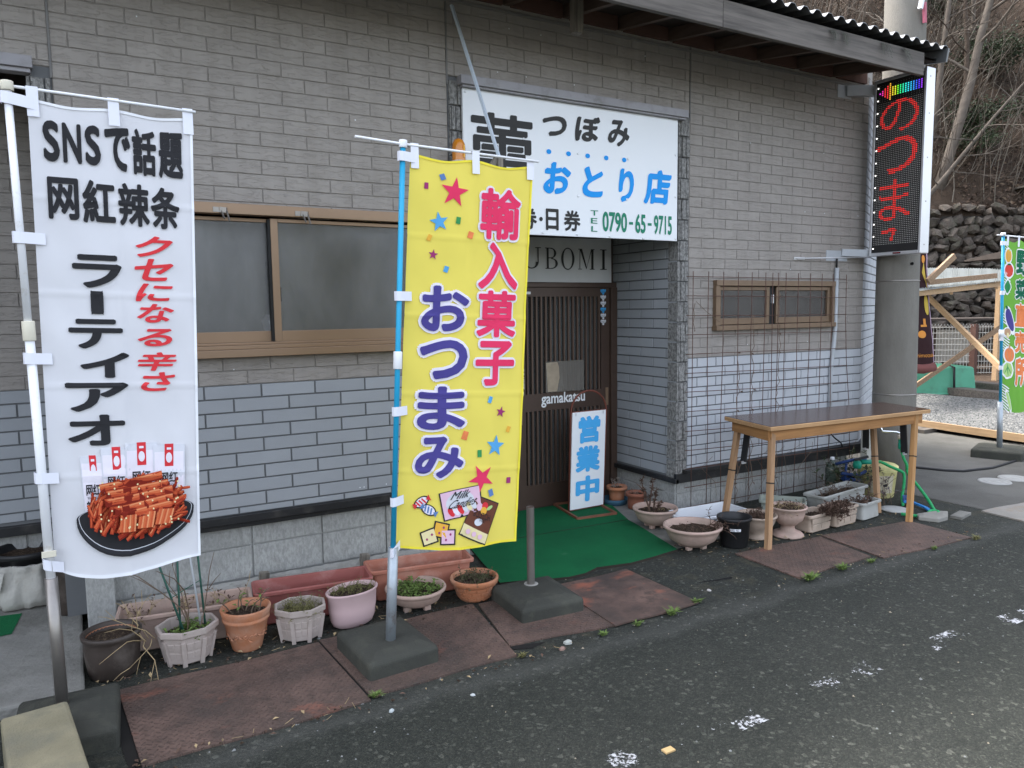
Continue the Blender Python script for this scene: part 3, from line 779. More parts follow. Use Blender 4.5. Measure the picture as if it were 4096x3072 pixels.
# closing walls, rear volume and dark rooms
bk = MB(); bk.box(-6, 7.4, 4.2, 4.3, 0, 4.2); bk.box(-6, -5.9, .0, 4.2, 0, 4.2); bk.box(7.4, 7.5, .9, 4.2, 0, 4.2)
bk.box(-.2, 6.6, .80, .83, .0, 3.1) if False else None
bk.build('rear_wall', 'mortar_up', shop)
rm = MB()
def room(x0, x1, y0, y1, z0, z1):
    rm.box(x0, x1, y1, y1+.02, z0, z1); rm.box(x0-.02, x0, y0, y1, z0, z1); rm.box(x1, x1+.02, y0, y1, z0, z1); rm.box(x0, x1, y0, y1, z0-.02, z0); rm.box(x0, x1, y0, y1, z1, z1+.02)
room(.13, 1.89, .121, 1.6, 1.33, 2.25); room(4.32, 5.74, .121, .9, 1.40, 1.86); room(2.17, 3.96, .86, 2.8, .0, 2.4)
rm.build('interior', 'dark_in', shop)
# vertical siding joints and drip trims
jt = MB()
for x, z0, z1 in ((-.022, 2.75, EAVE), (2.0695, 3.0, EAVE), (4.0645, 3.0, EAVE)): jt.box(x-.005, x+.005, -.010, .001, z0, z1)
jt.build('joint_strip', mat('grey joint strip', (.17, .165, .16), .6), shop)
# quoins
def quoin(x0, x1, yr, side, z0, z1):
    k = 0; z = z1
    while z > z0+.02:
        zb = max(z0, z-2*CRS); mb = MB()
        # vertical strips of different depth, wrapping round the corner
        cuts = [x0, x0+(x1-x0)*(.18 if k % 3 else .0), x0+(x1-x0)*(.55 if k % 2 else .7), x1]
        for i in range(3):
            if cuts[i+1]-cuts[i] < .01: continue
            d = random.choice((.012, .016, .02))
            mb.brick(cuts[i]+.0015, cuts[i+1]-.0015, zb+.003, z-.003, .002, d, .003)
        o = mb.build('quoin_block', 'quoin', shop)
        if side:
            mb = MB(); xr = x0 if side < 0 else x1
            d = random.choice((.010, .014)); s = -1 if side < 0 else 1
            P = lambda y_, z_, h: (xr+s*h, y_, z_)
            c = .003; a0, a1 = -.012, yr
            q = [P(a0, zb+.003, 0), P(a1, zb+.003, 0), P(a1, z-.003, 0), P(a0, z-.003, 0), P(a0+c, zb+.003+c, d), P(a1-c, zb+.003+c, d), P(a1-c, z-.003-c, d), P(a0+c, z-.003-c, d)]
            mb.add(q, [(4, 5, 6, 7), (0, 1, 5, 4), (1, 2, 6, 5), (2, 3, 7, 6), (3, 0, 4, 7)])
            mb.build('quoin_block', 'quoin', shop)
        z = zb; k += 1
quoin(3.966, 4.060, .10, -1, .28, 3.03)
quoin(2.078, 2.160, .10, 1, .50, 3.03)
quoin(-.112, -.026, .08, -1, .50, 2.75)
for bx in ((3.966, 4.062, .002, .12, .27, 3.05), (2.074, 2.160, .002, .12, .47, 3.05), (-.112, -.022, .002, .12, .47, 2.80)):
    qb = MB(); qb.box(*bx); qb.build('quoin_backing', 'mortar_low', shop)
# black ledges under the siding
lg = MB(); lg.box(-.04, 2.14, -.035, .0, .455, .500); lg.box(-.03, 2.13, -.012, .0, .425, .455); lg.build('base_ledge', 'ledge', shop, bev=.003)
lg = MB(); lg.box(4.02, 6.20, -.055, .0, .335, .362); lg.box(3.94, 6.18, -.030, .0, .262, .335)
lg.box(3.928, 3.966, -.03, .79, .262, .298)
for o_, t_, za, zb2 in ((.055, 1.5, .335, .362), (.03, 1.45, .262, .335)):
    q = [P0+cn*o_, P0+ch*t_+cn*o_, P0+ch*t_, P0]
    lg.add([(*p_.xy, z) for z in (za, zb2) for p_ in q], [(0, 1, 5, 4), (1, 2, 6, 5), (2, 3, 7, 6), (3, 0, 4, 7), (4, 5, 6, 7), (3, 2, 1, 0)])
lg.build('base_ledge', 'ledge', shop, bev=.003); lg = MB(); lg.box(-6, -.12, .585, .62, .40, .455); lg.build('base_ledge', 'ledge', shop, bev=.003)
lg = MB(); lg.box(-2.5, -.095, -.05, .03, 2.775, 2.83); lg.box(-2.5, -.105, -.035, .03, 2.755, 2.775); lg.build('top_rail', 'rail', shop, bev=.003)

# concrete block foundation: recessed joints, every block its own piece
fnds = []
for bx in ((-.02, 2.12, .03, .14, 0, .45), (3.975, 6.05, .03, .14, -.02, .262), (3.985, 4.07, .14, .80, -.02, .262), (-6, -.1, .64, .74, .0, .42)):
    fd = MB(); fd.box(*bx); fnds.append(fd.build('foundation', 'joint', shop))
def blocks(fnd, x0, x1, zs, y, off, O=None, D=None, L=.40):
    for za, zb2 in zs:
        x = x0
        xs = [x0]+[off+L*i for i in range(-2, 30) if x0+.03 < off+L*i < x1-.03]+[x1]
        for p_, q_ in zip(xs, xs[1:]):
            mb = MB()
            if O is None: mb.brick(p_+.003, q_-.003, za+.003, zb2-.003, y+.012, .012, .003)
            else: brick_geo(mb, (O, D, p_+.003, q_-.003, za+.003, zb2-.003), .012, .003)
            mb.build('concrete_block', 'block', fnd)
blocks(fnds[0], -.02, 2.12, ((.12, .31), (.31, .425)), .018, .80-.4*3)
blocks(fnds[1], 3.985, 6.05, ((-.02, .17), (.17, .262)), .018, 4.35)
blocks(fnds[2], 0, .78, ((-.02, .17), (.17, .262)), 0, .28, O=(3.985, .02, 0), D=(0, 1, 0))
blocks(fnds[3], -2.2, -.1, ((.05, .22), (.22, .40)), .628, -.3)
# whitish footing with a crumbling edge along the left wall
ft = MB(); nx = 70
vs = []
for i in range(nx+1):
    x = -.02+2.16*i/nx
    j = random.uniform(-.012, .012)
    vs += [(x, .0, .122+random.uniform(-.004, .004)), (x, -.035+j, .118+random.uniform(-.012, .004)), (x, -.055+j*1.5, .07+random.uniform(-.01, .01)), (x, -.06+j, -.01)]
ft.add(vs, [(i*4+k, (i+1)*4+k, (i+1)*4+k+1, i*4+k+1) for i in range(nx) for k in range(3)])
ft.build('footing', 'footing', shop)
pr = MB(); pr.box(-.03, .10, -.075, -.012, .03, .43); pr.build('corner_pier', 'block', shop, bev=.006)
ws = MB()
for x, z in ((.135, .10), (.83, .13), (1.42, .13), (2.06, .14)): ws.bar((x, -.05, .02), (x+.015, -.055, z+.03), .05, .04)
ws.build('wood_stub', 'oldwood', shop)
# ---- big sliding window
wd = MB(); x0, x1, z0, z1 = WIN
wd.box(x0-.02, x1+.02, -.05, .02, z1-.045, z1+.012); wd.box(x0-.02, x0+.03, -.045, .02, z0+.03, z1-.045); wd.box(x1-.03, x1+.02, -.045, .02, z0+.03, z1-.045)
wd.box(x0-.03, x1+.03, -.06, .02, z0-.012, z0+.030)
wd.box(x0+.03, x1-.03, -.04, .02, z0+.030, z0+.052); wd.box(x0+.03, x1-.03, -.018, .02, z0+.052, z0+.066)
bw = wd.build('window', 'bronze', shop, bev=.003)
def sash(x0, x1, z0, z1, y, st, rl, rlb, par, m='bronze'):
    s = MB(); s.box(x0, x0+st, y, y+.025, z0, z1); s.box(x1-st, x1, y, y+.025, z0, z1)
    s.box(x0+st, x1-st, y+.001, y+.024, z1-rl, z1); s.box(x0+st, x1-st, y+.001, y+.024, z0, z0+rlb)
    return s.build('sash', m, par, bev=.002)
xm = .99
sash(xm-.02, x1-.02, z0+.066, z1-.055, -.016, .040, .02, .06, bw); sash(x0+.02, xm+.02, z0+.066, z1-.055, .016, .035, .02, .06, bw)
for a_, b_, yy in ((xm+.015, x1-.05, -.004), (x0+.05, xm-.01, .028)):
    q = MB(); q.box(a_, b_, yy, yy+.004, z0+.12, z1-.07); q.build('pane', 'frost', bw)
q = MB(); q.box(xm-.034, xm-.020, -.012, .03, z0+.07, z1-.06); q.build('gasket', 'rubber', bw)
q = MB(); q.box(xm+.022, xm+.036, .034, .05, z0+.29, z0+.37); q.build('latch', 'blackmet', bw)
for xx in (.70, 1.13):
    q = MB(); q.box(xx-.03, xx+.0, -.054, -.050, z1-.038, z1-.012); q.bar((xx+.005, -.053, z1-.025), (xx+.035, -.075, z1-.03), .012, .028); q.bar((xx+.01, -.06, z1-.03), (xx+.02, -.085, z1-.075), .006, .008); q.bar((xx+.035, -.07, z1-.03), (xx+.045, -.085, z1-.085), .006, .008)
    q.build('hook', 'steel_dull', bw)
# a grey cloth hung slack behind the pane
cu = MB(); n1, n2 = 44, 16; vs = []
for i in range(n1+1):
    for j in range(n2+1):
        u, v = i/n1, j/n2; x = x0+.05+(x1-x0-.1)*u
        fold = .05*sin(7*u+5*v)*(.4+.6*sin(3*u)) + .03*sin(19*(u-.55)/(1.7-v)) + .02*sin(9*v-4*u)
        vs.append((x, .10+fold, z0+.05+(z1-z0-.10)*v))
cu.add(vs, [(i*(n2+1)+j, (i+1)*(n2+1)+j, (i+1)*(n2+1)+j+1, i*(n2+1)+j+1) for i in range(n1) for j in range(n2)], 0, True)
cu.build('curtain', 'curtain', bw)
# ---- small window in the right wall
sd = MB(); x0, x1, z0, z1 = SW
sd.box(x0-.01, x1+.01, -.045, .02, z1-.035, z1+.008); sd.box(x0-.01, x0+.03, -.04, .02, z0+.03, z1-.035); sd.box(x1-.03, x1+.01, -.04, .02, z0+.03, z1-.035); sd.box(x0-.015, x1+.015, -.055, .02, z0-.008, z0+.03)
sw = sd.build('window', 'bronze2', shop, bev=.002)
sash(x0+.03, 4.95, z0+.035, z1-.04, -.014, .035, .03, .05, sw, 'bronze2'); sash(5.02, x1-.03, z0+.035, z1-.04, -.022, .035, .03, .05, sw, 'bronze2')
for a_, b_ in ((x0+.065, 4.915), (5.055, x1-.065)):
    q = MB(); q.box(a_, b_, -.002, .002, z0+.085, z1-.07); q.build('pane', 'pebble', sw)
q = MB(); q.box(4.95, 5.02, -.005, .02, z0+.03, z1-.035); q.build('gasket', 'rubber', sw)
q = MB(); q.box(4.972, 4.982, -.03, -.006, z0+.20, z0+.27); q.build('latch', 'silver', sw)
# ---- entrance: brown aluminium lattice doors
YD = .79
de = MB(); de.box(2.165, 3.962, YD-.05, YD+.06, 1.79, 1.83); de.box(3.90, 3.962, YD-.06, YD+.06, .0, 1.79); de.box(2.165, 2.21, YD-.06, YD+.06, .0, 1.79); de.box(2.165, 3.962, YD-.07, YD+.06, -.02, .012)
de.box(2.165, 3.962, YD, YD+.05, 1.83, 3.05)
door = de.build('entrance', 'bronze_dark', shop, bev=.003)
def leaf_door(x0, x1, y, name='sliding_door'):
    s = MB(); s.box(x0, x0+.085, y, y+.035, .012, 1.79); s.box(x1-.085, x1, y, y+.035, .012, 1.79)
    s.box(x0+.085, x1-.085, y+.002, y+.033, 1.715, 1.79); s.box(x0+.085, x1-.085, y+.002, y+.033, .80, .94); s.box(x0+.085, x1-.085, y+.002, y+.033, .012, .20)
    s.box(x0+.085, x1-.085, y, y+.002, .185, .20); s.box(x0+.085, x1-.085, y, y+.002, .08, .09)
    return s.build(name, 'bronze_dark', door, bev=.002)
DX0, DX1 = 2.985, 3.90
leaf_door(DX0, DX1, YD-.03); leaf_door(2.21, 3.06, YD+.012)
for (x0_, x1_, y_) in ((DX0, DX1, YD-.03), (2.21, 3.06, YD+.012)):
    n = 17 if x0_ > 2.5 else 15
    mb = MB(); mb.box(-.0075, .0075, -.008, .012, .94, 1.715); me1 = mb.mesh('slat', mat('brown lattice slat', (.11, .072, .054), .42, .06, 8, metal=.2)) if x0_ > 2.5 else me1
    mb = MB(); mb.box(-.0075, .0075, -.008, .012, .20, .80); me2 = mb.mesh('slat', me1.materials[0]) if x0_ > 2.5 else me2
    for i in range(n):
        xx = x0_+.085+(x1_-x0_-.17)*(i+.5)/n
        link('slat', me1, door, (xx, y_+.006, 0)); link('slat', me2, door, (xx, y_+.006, 0))
    q = MB(); q.box(x0_+.08, x1_-.08, y_+.022, y_+.026, .19, 1.72); q.build('pane', 'clear', door)
q = MB(); q.box(3.0, 3.035, YD-.036, YD-.03, .70, .87); q.box(3.858, 3.885, YD-.036, YD-.03, .80, .95); q.build('handle', 'bronze', door, bev=.002)
q = MB(); q.lathe([(0, -.001), (.011, -.001), (.011, .0)], 14, c=(0, 0, 0)); o = q.build('lock', 'blackmet', door, (3.0175, YD-.037, .785)); o.rotation_euler = (radians(90), 0, 0)
# white net curtain inside, right of the door
cu = MB(); vs = []
for i in range(40):
    for j in range(2):
        u = i/39; vs.append((3.42+.44*u, YD+.12+.022*sin(u*42)+.012*sin(u*17), .1+1.65*j))
cu.add(vs, [(2*i, 2*i+2, 2*i+3, 2*i+1) for i in range(39)], 0, True); cu.build('curtain', mat('white inner curtain', (.55, .56, .58), .9, .1), door)
nh = MB(); rd = random.Random(8)
for _ in range(26):
    x_, z_ = rd.choice(((rd.uniform(.1, 2.0), rd.choice((1.31, 2.26, 2.72, 3.1))), (rd.uniform(2.2, 4.0), rd.choice((3.12, 3.4))), (rd.uniform(4.2, 6.1), rd.choice((1.31, 1.92, 2.4, 2.9))), (rd.uniform(.1, 2.0), .56)))
    nh.box(x_-.003, x_+.003, -.0068, -.004, z_-.003, z_+.003)
nh.build('nail_heads', 'whitepl', shop, kind='stuff')
# ---- eave and roof
SL = .16                                        # roof rise per metre
def rz(y): return 3.585+SL*(y+.76)
rf = MB(); XA, XB = -6.0, 6.06; n = int((XB-XA)/.01); vs = []
for i in range(n+1):
    x = XA+(XB-XA)*i/n; ph = (x/.125) % 1
    t = abs(ph-.5)*2; hgt = .034*min(1, max(0, (t-.18)/.55))
    for yv in (-.77, 4.4):
        for dz in (0, -.004): vs.append((x, yv, rz(yv)+hgt+dz))
fs = []
for i in range(n):
    a, b = i*4, (i+1)*4
    fs += [(a, b, b+2, a+2), (a+1, a+3, b+3, b+1), (a, a+1, b+1, b)]
rf.add(vs, fs); roof = rf.build('roof', 'roof', shop)
vg = MB(); vg.bar((XB-.03, -.77, rz(-.77)-.035), (XB-.03, 4.4, rz(4.4)-.035), .02, .10); vg.build('verge_board', 'roof', shop)
fa = MB()
for a_, b_ in ((-6, -1.2), (-1.197, 3.66), (3.663, 5.80)):
    fa = MB(); fa.box(0, b_-a_, -.725, -.690, 3.375, 3.545); fa.build('fascia', 'eave_wood', shop, (a_, 0, 0), bev=.004)
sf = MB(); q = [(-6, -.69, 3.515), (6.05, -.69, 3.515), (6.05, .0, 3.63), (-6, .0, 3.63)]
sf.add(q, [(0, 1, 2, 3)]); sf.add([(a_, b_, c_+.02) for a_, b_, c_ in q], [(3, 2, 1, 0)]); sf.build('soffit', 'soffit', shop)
mb = MB(); mb.bar((0, -.69, 3.47), (0, .03, 3.585), .04, .085); rme = mb.mesh('rafter', 'rafter')
mb = MB(); mb.box(.03, .42, -.03, -.004, 3.53, 3.62); bme = mb.mesh('blocking', 'blocking')
x = -1.6
while x < 6.0:
    link('rafter', rme, shop, (x, 0, 0)); link('blocking', bme, shop, (x, 0, 0)); x += .455
tr = MB(); tr.box(-2, 6.17, -.016, -.001, 3.488, 3.502); tr.build('eave_trim', mat('pale eave trim', (.22, .21, .20), .6), shop)
st = MB(); st.box(2.80, 2.865, -.33, -.275, 3.33, 3.53); st.build('wood_hanger', 'oldwood', shop)
# little dry ferns hanging off the fascia
for xc, fl in ((4.72, 'leftmost dry fern of the tuft under the middle of the roof edge'), (4.85, 'drooping dry fern on the fascia left of the utility pole'), (5.3, 'dry fern on the fascia just before the electronic sign'), (5.55, 'dry fern at the very end of the fascia above the electronic sign')):
    fe = MB()
    for _ in range(9):
        p0 = Vector((xc+random.uniform(-.04, .04), -.73, 3.53)); d = Vector((random.uniform(-.4, .4), -.35, random.uniform(-1, -.2))).normalized()
        L = random.uniform(.05, .11)
        for k in range(7):
            q = p0+d*L*k/7+Vector((0, 0, -.03*(k/7)**2))
            for s in (-1, 1): fe.leaf(q, d.cross(Vector((0, 1, 0)))*s+d*.3, (0, -1, 0), .014, .006)
    if xc == 4.72: fern_m = mat('dry grey fern', (.12, .12, .10), .8)
    o = fe.build('hanging_fern', fern_m)
    tag(o, fl, 'fern', 'dry ferns on the fascia')
# ================================================================== SIGN OVER THE DOOR
sg = thing('shop_sign', 'wide white sign board with black and blue brush lettering over the entrance', 'sign', (0, -.03, 0))
b = MB(); b.box(2.163, 3.925, 0, .02, 2.108, 2.985); b.build('board', 'sign_white', sg, bev=.002)
b = MB(); b.box(2.135, 3.99, -.045, .03, 2.998, 3.052); b.box(2.15, 3.98, -.03, .03, 2.985, 2.998); b.build('top_rail', 'rail', sg, bev=.003)
S = lambda u, v: (u, -.0025, v)
def letters(parent, name, mat_, items, fm, **kw):
    for s, box in items:
        mb = MB(); put(mb, s, box, fm, **kw); o = mb.build(name, mat_, parent)
    return o
letters(sg, 'character', 'ink_black', [('つ', (2.74, 2.755, 2.94, 2.895)), ('ぼ', (3.005, 2.745, 3.215, 2.925)), ('み', (3.282, 2.74, 3.475, 2.928))], S, off=.055, skew=.06, brush=.55)
letters(sg, 'character', 'ink_black', [('蕾', (2.215, 2.40, 2.67, 2.86))], S, off=.020, skew=.0, brush=.3)
letters(sg, 'character', 'ink_blue', [('お', (2.75, 2.38, 2.97, 2.595)), ('と', (3.065, 2.377, 3.245, 2.59)), ('り', (3.375, 2.36, 3.515, 2.60)), ('店', (3.61, 2.36, 3.86, 2.615))], S, off=.060, skew=.10, brush=.5)
letters(sg, 'character', 'ink_black', [('年', (2.40, 2.143, 2.53, 2.285)), ('券', (2.56, 2.143, 2.695, 2.283)), ('日', (2.765, 2.143, 2.868, 2.285)), ('券', (2.91, 2.143, 3.047, 2.283))], S, off=.030)
mb = MB()
poly(mb, blob(2.727, 2.213, .014, .014), S); mb.build('lettering', 'ink_black', sg)
letters(sg, 'character', 'ink_green', [('T', (3.133, 2.258, 3.197, 2.293)), ('E', (3.135, 2.203, 3.19, 2.240)), ('L', (3.138, 2.148, 3.19, 2.185))], S, off=.006)
letters(sg, 'character', 'ink_green', [('0790', (3.235, 2.152, 3.452, 2.29)), ('65', (3.527, 2.152, 3.622, 2.288)), ('9715', (3.70, 2.150, 3.872, 2.288))], S, off=.028)
mb = MB()
for xx in (3.473, 3.645): poly(mb, rectp(xx+.015, 2.219, .036, .018), S)
mb.build('lettering', 'ink_green', sg)
for i in range(5):
    mb = MB(); poly(mb, blob(2.7935+.158*i, 2.656, .0195, .016), S); mb.build('blue_dot', 'ink_blue', sg)
sm = None
for xx, zz in ((2.18, 2.965), (2.18, 2.13), (3.91, 2.125), (3.905, 2.43), (3.905, 2.73), (2.74, 2.126), (3.02, 2.124), (3.30, 2.12), (3.60, 2.118), (2.60, 2.72), (3.03, 2.665), (3.46, 2.665), (3.03, 2.38), (3.45, 2.385)):
    if sm is None:
        q = MB(); q.lathe([(0, .005), (.005, .0045), (.009, .002), (.009, 0)], 10); sm = q.mesh('screw_cap', 'sign_white')
    o = link('screw_cap', sm, sg, (xx, 0, zz)); o.rotation_euler = (radians(90), 0, 0)
# rotating lamp on its bracket beside the sign, and the stay bar
bl = thing('warning_lamp', 'amber rotating warning lamp on a cream base beside the white sign', 'lamp', (2.095, -.10, 2.40))
q = MB(); q.lathe([(.0, 0), (.047, 0), (.047, .02), (.042, .025), (.042, .125), (.0, .125)], 28); q.build('lamp_base', 'cream', bl)
q = MB(); q.lathe([(.041, .125), (.041, .20), (.038, .225), (.028, .247), (.012, .257), (0, .258)], 28, fn=lambda a, z: 1+.012*cos(16*a)); q.build('dome', 'amber', bl)
q = MB(); q.box(.012, .020, -.044, -.035, .14, .215); q.build('reflector', 'amber_in', bl)
q = MB(); q.box(-.05, .05, -.05, .11, -.02, 0); q.build('bracket', 'galv', bl)
lb = MB(); lb.box(.018, .034, -.0465, -.040, .03, .055); lb.build('label_plate', 'pr_purple', bl)
sb = thing('stay_bar', 'pale blue slanting stay bar running from the eave down in front of the sign', 'bar', (2.10, -.03, 3.46))
q = MB(); q.bar((0, 0, .0), (.162, -.27, -.925), .022, .014); q.build('bar', 'bar_blue', sb)
wp = thing('wooden_bracket', 'grey wooden post stub on the sign wall just behind the yellow banner', 'bracket', (2.265, -.30, 2.2))
q = MB(); q.box(-.017, .017, -.02, .02, .0, .325); q.build('post', 'oldwood', wp, bev=.003)
q = MB(); q.bar((-.05, .01, .27), (-.012, .01, .32), .03, .03); q.box(-.017, .017, .02, .27, .06, .10); q.build('arm', 'oldwood', wp)
# door curtain over the entrance
nr = thing('door_curtain', 'grey white cloth with large black roman capitals hung under the sign', 'curtain', (0, .715, 0))
def NF(u, v): return (u, .012*sin(u*9+1)*(2.2-v)*1.2 + .004*sin(u*31), v)
mb = MB(); n1, n2 = 60, 8; x0, x1, z0, z1 = 2.25, 3.885, 1.828, 2.185
mb.add([NF(x0+(x1-x0)*i/n1, z0+(z1-z0)*j/n2-(.010*sin(pi*i/n1) if j == n2 else 0)) for i in range(n1+1) for j in range(n2+1)], [(i*(n2+1)+j, (i+1)*(n2+1)+j, (i+1)*(n2+1)+j+1, i*(n2+1)+j+1) for i in range(n1) for j in range(n2)], 0, True)
mb.build('cloth', 'noren', nr)
NF2 = lambda u, v: (NF(u, v)[0], NF(u, v)[1]-.004, v)
mb = MB()
# roman serif capitals built from strokes
def serif(mb, ch, u0, v0, w_, h_, fm):
    T, t, sf_ = .16*h_, .04*h_, .035*h_
    R = lambda a, b, c, d: poly(mb, [(u0+a*w_, v0+b*h_), (u0+c*w_, v0+b*h_), (u0+c*w_, v0+d*h_), (u0+a*w_, v0+d*h_)], fm)
    def ring(cu, cv, ru, rv, tk, a0, a1, n=28):
        for i in range(n):
            p, q = a0+(a1-a0)*i/n, a0+(a1-a0)*(i+1)/n
            f = lambda a: tk*(.25+.75*abs(cos(a)))
            o = [(cu+ru*cos(p), cv+rv*sin(p)), (cu+ru*cos(q), cv+rv*sin(q)), (cu+(ru-f(q)*w_)*cos(q), cv+(rv-.05*h_)*sin(q)), (cu+(ru-f(p)*w_)*cos(p), cv+(rv-.05*h_)*sin(p))]
            poly(mb, o, fm)
    if ch == 'U':
        R(.08, .3, .24, .97); R(.80, .3, .86, .97); R(0, .965, .34, 1); R(.68, .965, 1, 1)
        ring(u0+.47*w_, v0+.32*h_, .39*w_, .32*h_, .16, pi, 2*pi)
    if ch == 'B':
        R(.12, .03, .29, .97); R(0, 0, .5, .04); R(0, .96, .5, 1); R(.29, .50, .55, .545)
        ring(u0+.45*w_, v0+.75*h_, .42*w_, .25*h_, .17, -pi/2, pi/2); ring(u0+.48*w_, v0+.26*h_, .50*w_, .26*h_, .18, -pi/2, pi/2)
    if ch == 'O': ring(u0+.5*w_, v0+.5*h_, .5*w_, .53*h_, .17, 0, 2*pi, 44)
    if ch == 'M':
        R(.08, .03, .12, .97); R(.80, .03, .94, .97); R(0, 0, .22, .035); R(.70, 0, 1, .035); R(0, .965, .22, 1); R(.78, .965, 1, 1)
        poly(mb, [(u0+.08*w_, v0+h_), (u0+.22*w_, v0+h_), (u0+.52*w_, v0+.1*h_), (u0+.48*w_, v0)], fm); poly(mb, [(u0+.48*w_, v0), (u0+.52*w_, v0+.08*h_), (u0+.84*w_, v0+h_), (u0+.79*w_, v0+h_)], fm)
    if ch == 'I': R(.35, .03, .65, .97); R(.1, 0, .9, .04); R(.1, .96, .9, 1)
    if ch == 'T': R(.42, .03, .58, .97); R(.25, 0, .75, .04); R(0, .95, 1, 1); R(0, .8, .05, .96); R(.95, .8, 1, .96)
    if ch == 'S': ring(u0+.5*w_, v0+.74*h_, .42*w_, .26*h_, .17, pi*.15, pi*1.5); ring(u0+.5*w_, v0+.26*h_, .45*w_, .26*h_, .17, -pi*.85, pi*.5)
for ch_, u_, w_ in (('T', 2.74, .13), ('S', 2.895, .105), ('U', 3.032, .160), ('B', 3.232, .122), ('O', 3.382, .135), ('M', 3.55, .165), ('I', 3.758, .082)):
    serif(mb, ch_, u_, 1.932, w_, .165, NF2)
mb.build('lettering', 'ink_black', nr)
# stickers on the door
mb = MB(); D2 = lambda u, v: (u, YD-.0315, v)
s_ = letters(door, 'lettering', 'ink_white', [('gamakatsu', (3.215, .826, 3.645, .942))], D2, off=.02)
D3 = lambda u, v: (3.03-v, YD-.0315, .985+u)
mb = MB(); put(mb, 'Zaito', (.0, -.0, .175, .048), lambda u, v: (3.058-v, YD-.0315, .995+u), off=.008, skew=.15); mb.build('lettering', mat('silver lettering', (.50, .50, .48), .5), door)
mb = MB(); mb.add([(3.02+.034*cos(t)*k, YD-.0315, .955+.042*sin(t)*k2) for t in [2*pi*i/26*.86+1.2 for i in range(27)] for k, k2 in ((1, 1), (.86, .8))], [(2*i, 2*i+1, 2*i+3, 2*i+2) for i in range(26)])
mb.build('ring_emblem', mat('silver emblem', (.50, .50, .48), .5), door)
mb = MB(); mb.box(3.075, 3.125, YD-.0315, YD-.029, 1.735, 1.755); mb.build('label_plate', 'ink_white', door)
for i in range(6):
    mb = MB(); zc = 1.755-.0505*i; cx_ = 3.835
    f = lambda u, v: (u, YD-.0316, v)
    poly(mb, blob(cx_, zc+.004, .019, .0165), f); poly(mb, blob(cx_-.019, zc+.006, .009, .014, 12, .3), f); poly(mb, blob(cx_+.019, zc+.006, .009, .014, 12, -.3), f); poly(mb, blob(cx_, zc-.015, .011, .011, 12), f)
    o = mb.build('sticker', 'ink_sky' if i in (0, 3) else 'label_white', door)
ck = MB()
for i in (1, 2, 4, 5):
    zc = 1.755-.0505*i
    for dx in (-.006, .006): poly(ck, blob(3.835+dx, zc+.004, .002, .0025, 8), lambda u, v: (u, YD-.0322, v))
    poly(ck, blob(3.835, zc-.006, .003, .002, 8), lambda u, v: (u, YD-.0322, v))
ck.build('sticker_faces', 'pr_black', door)
mb = MB(); mb.box(3.258, 3.632, YD-.0345, YD-.033, .945, 1.195); mb.build('clear_sheet', 'tape', door)
mb = MB(); poly(mb, [(3.275, .95), (3.365, .95), (3.39, 1.06), (3.385, 1.15), (3.37, 1.19), (3.262, 1.185)], lambda u, v: (u, YD-.0352, v)); mb.build('paper', mat('brown paper behind film', (.36, .29, .21), .7, .25, 14), door)
# ================================================================== LED SIGN
LX, LY0, LY1, LZ0, LZ1 = 6.05, -.60, -.135, 2.035, 3.515
ls = thing('led_sign', 'tall narrow electronic sign with red dot letters and rainbow arrow at the wall corner', 'led sign', (LX, 0, 0))
q = MB(); q.box(.012, .100, LY0+.012, LY1-.012, LZ0+.012, LZ1-.012); q.build('housing', 'led_strip', ls)
q = MB(); q.box(-.006, .112, LY0, LY0+.022, LZ0, LZ1); q.box(-.006, .112, LY1-.022, LY1, LZ0, LZ1); q.box(-.006, .112, LY0+.022, LY1-.022, LZ1-.028, LZ1); q.box(-.006, .112, LY0+.022, LY1-.022, LZ0, LZ0+.028)
q.build('frame', 'silver', ls, bev=.004)
q = MB(); q.box(.002, .02, LY0+.022, LY1-.022, LZ0+.028, LZ1-.028); q.build('screen', 'led_black', ls)
q = MB(); q.box(-.004, .0, LY0+.024, LY0+.03, LZ0+.03, LZ1-.03); q.box(-.0075, -.004, -.43, -.36, LZ0+.008, LZ0+.022); q.build('seal', 'rubber', ls)
mb = MB(); put(mb, 'TOHA', (-.425, LZ0+.011, -.365, LZ0+.019), lambda u, v: (-.0082, -u-.79, v)); mb.build('maker_plate', 'pr_red', ls)
sc = MB()
for zz in (2.10, 2.45, 2.80, 3.15, 3.44): sc.lathe([(0, .003), (.006, .002), (.006, 0)], 8, c=(0, 0, 0)) if False else sc.box(.04, .05, LY0-.002, LY0, zz, zz+.01)
sc.build('screws', 'steel_dull', ls)
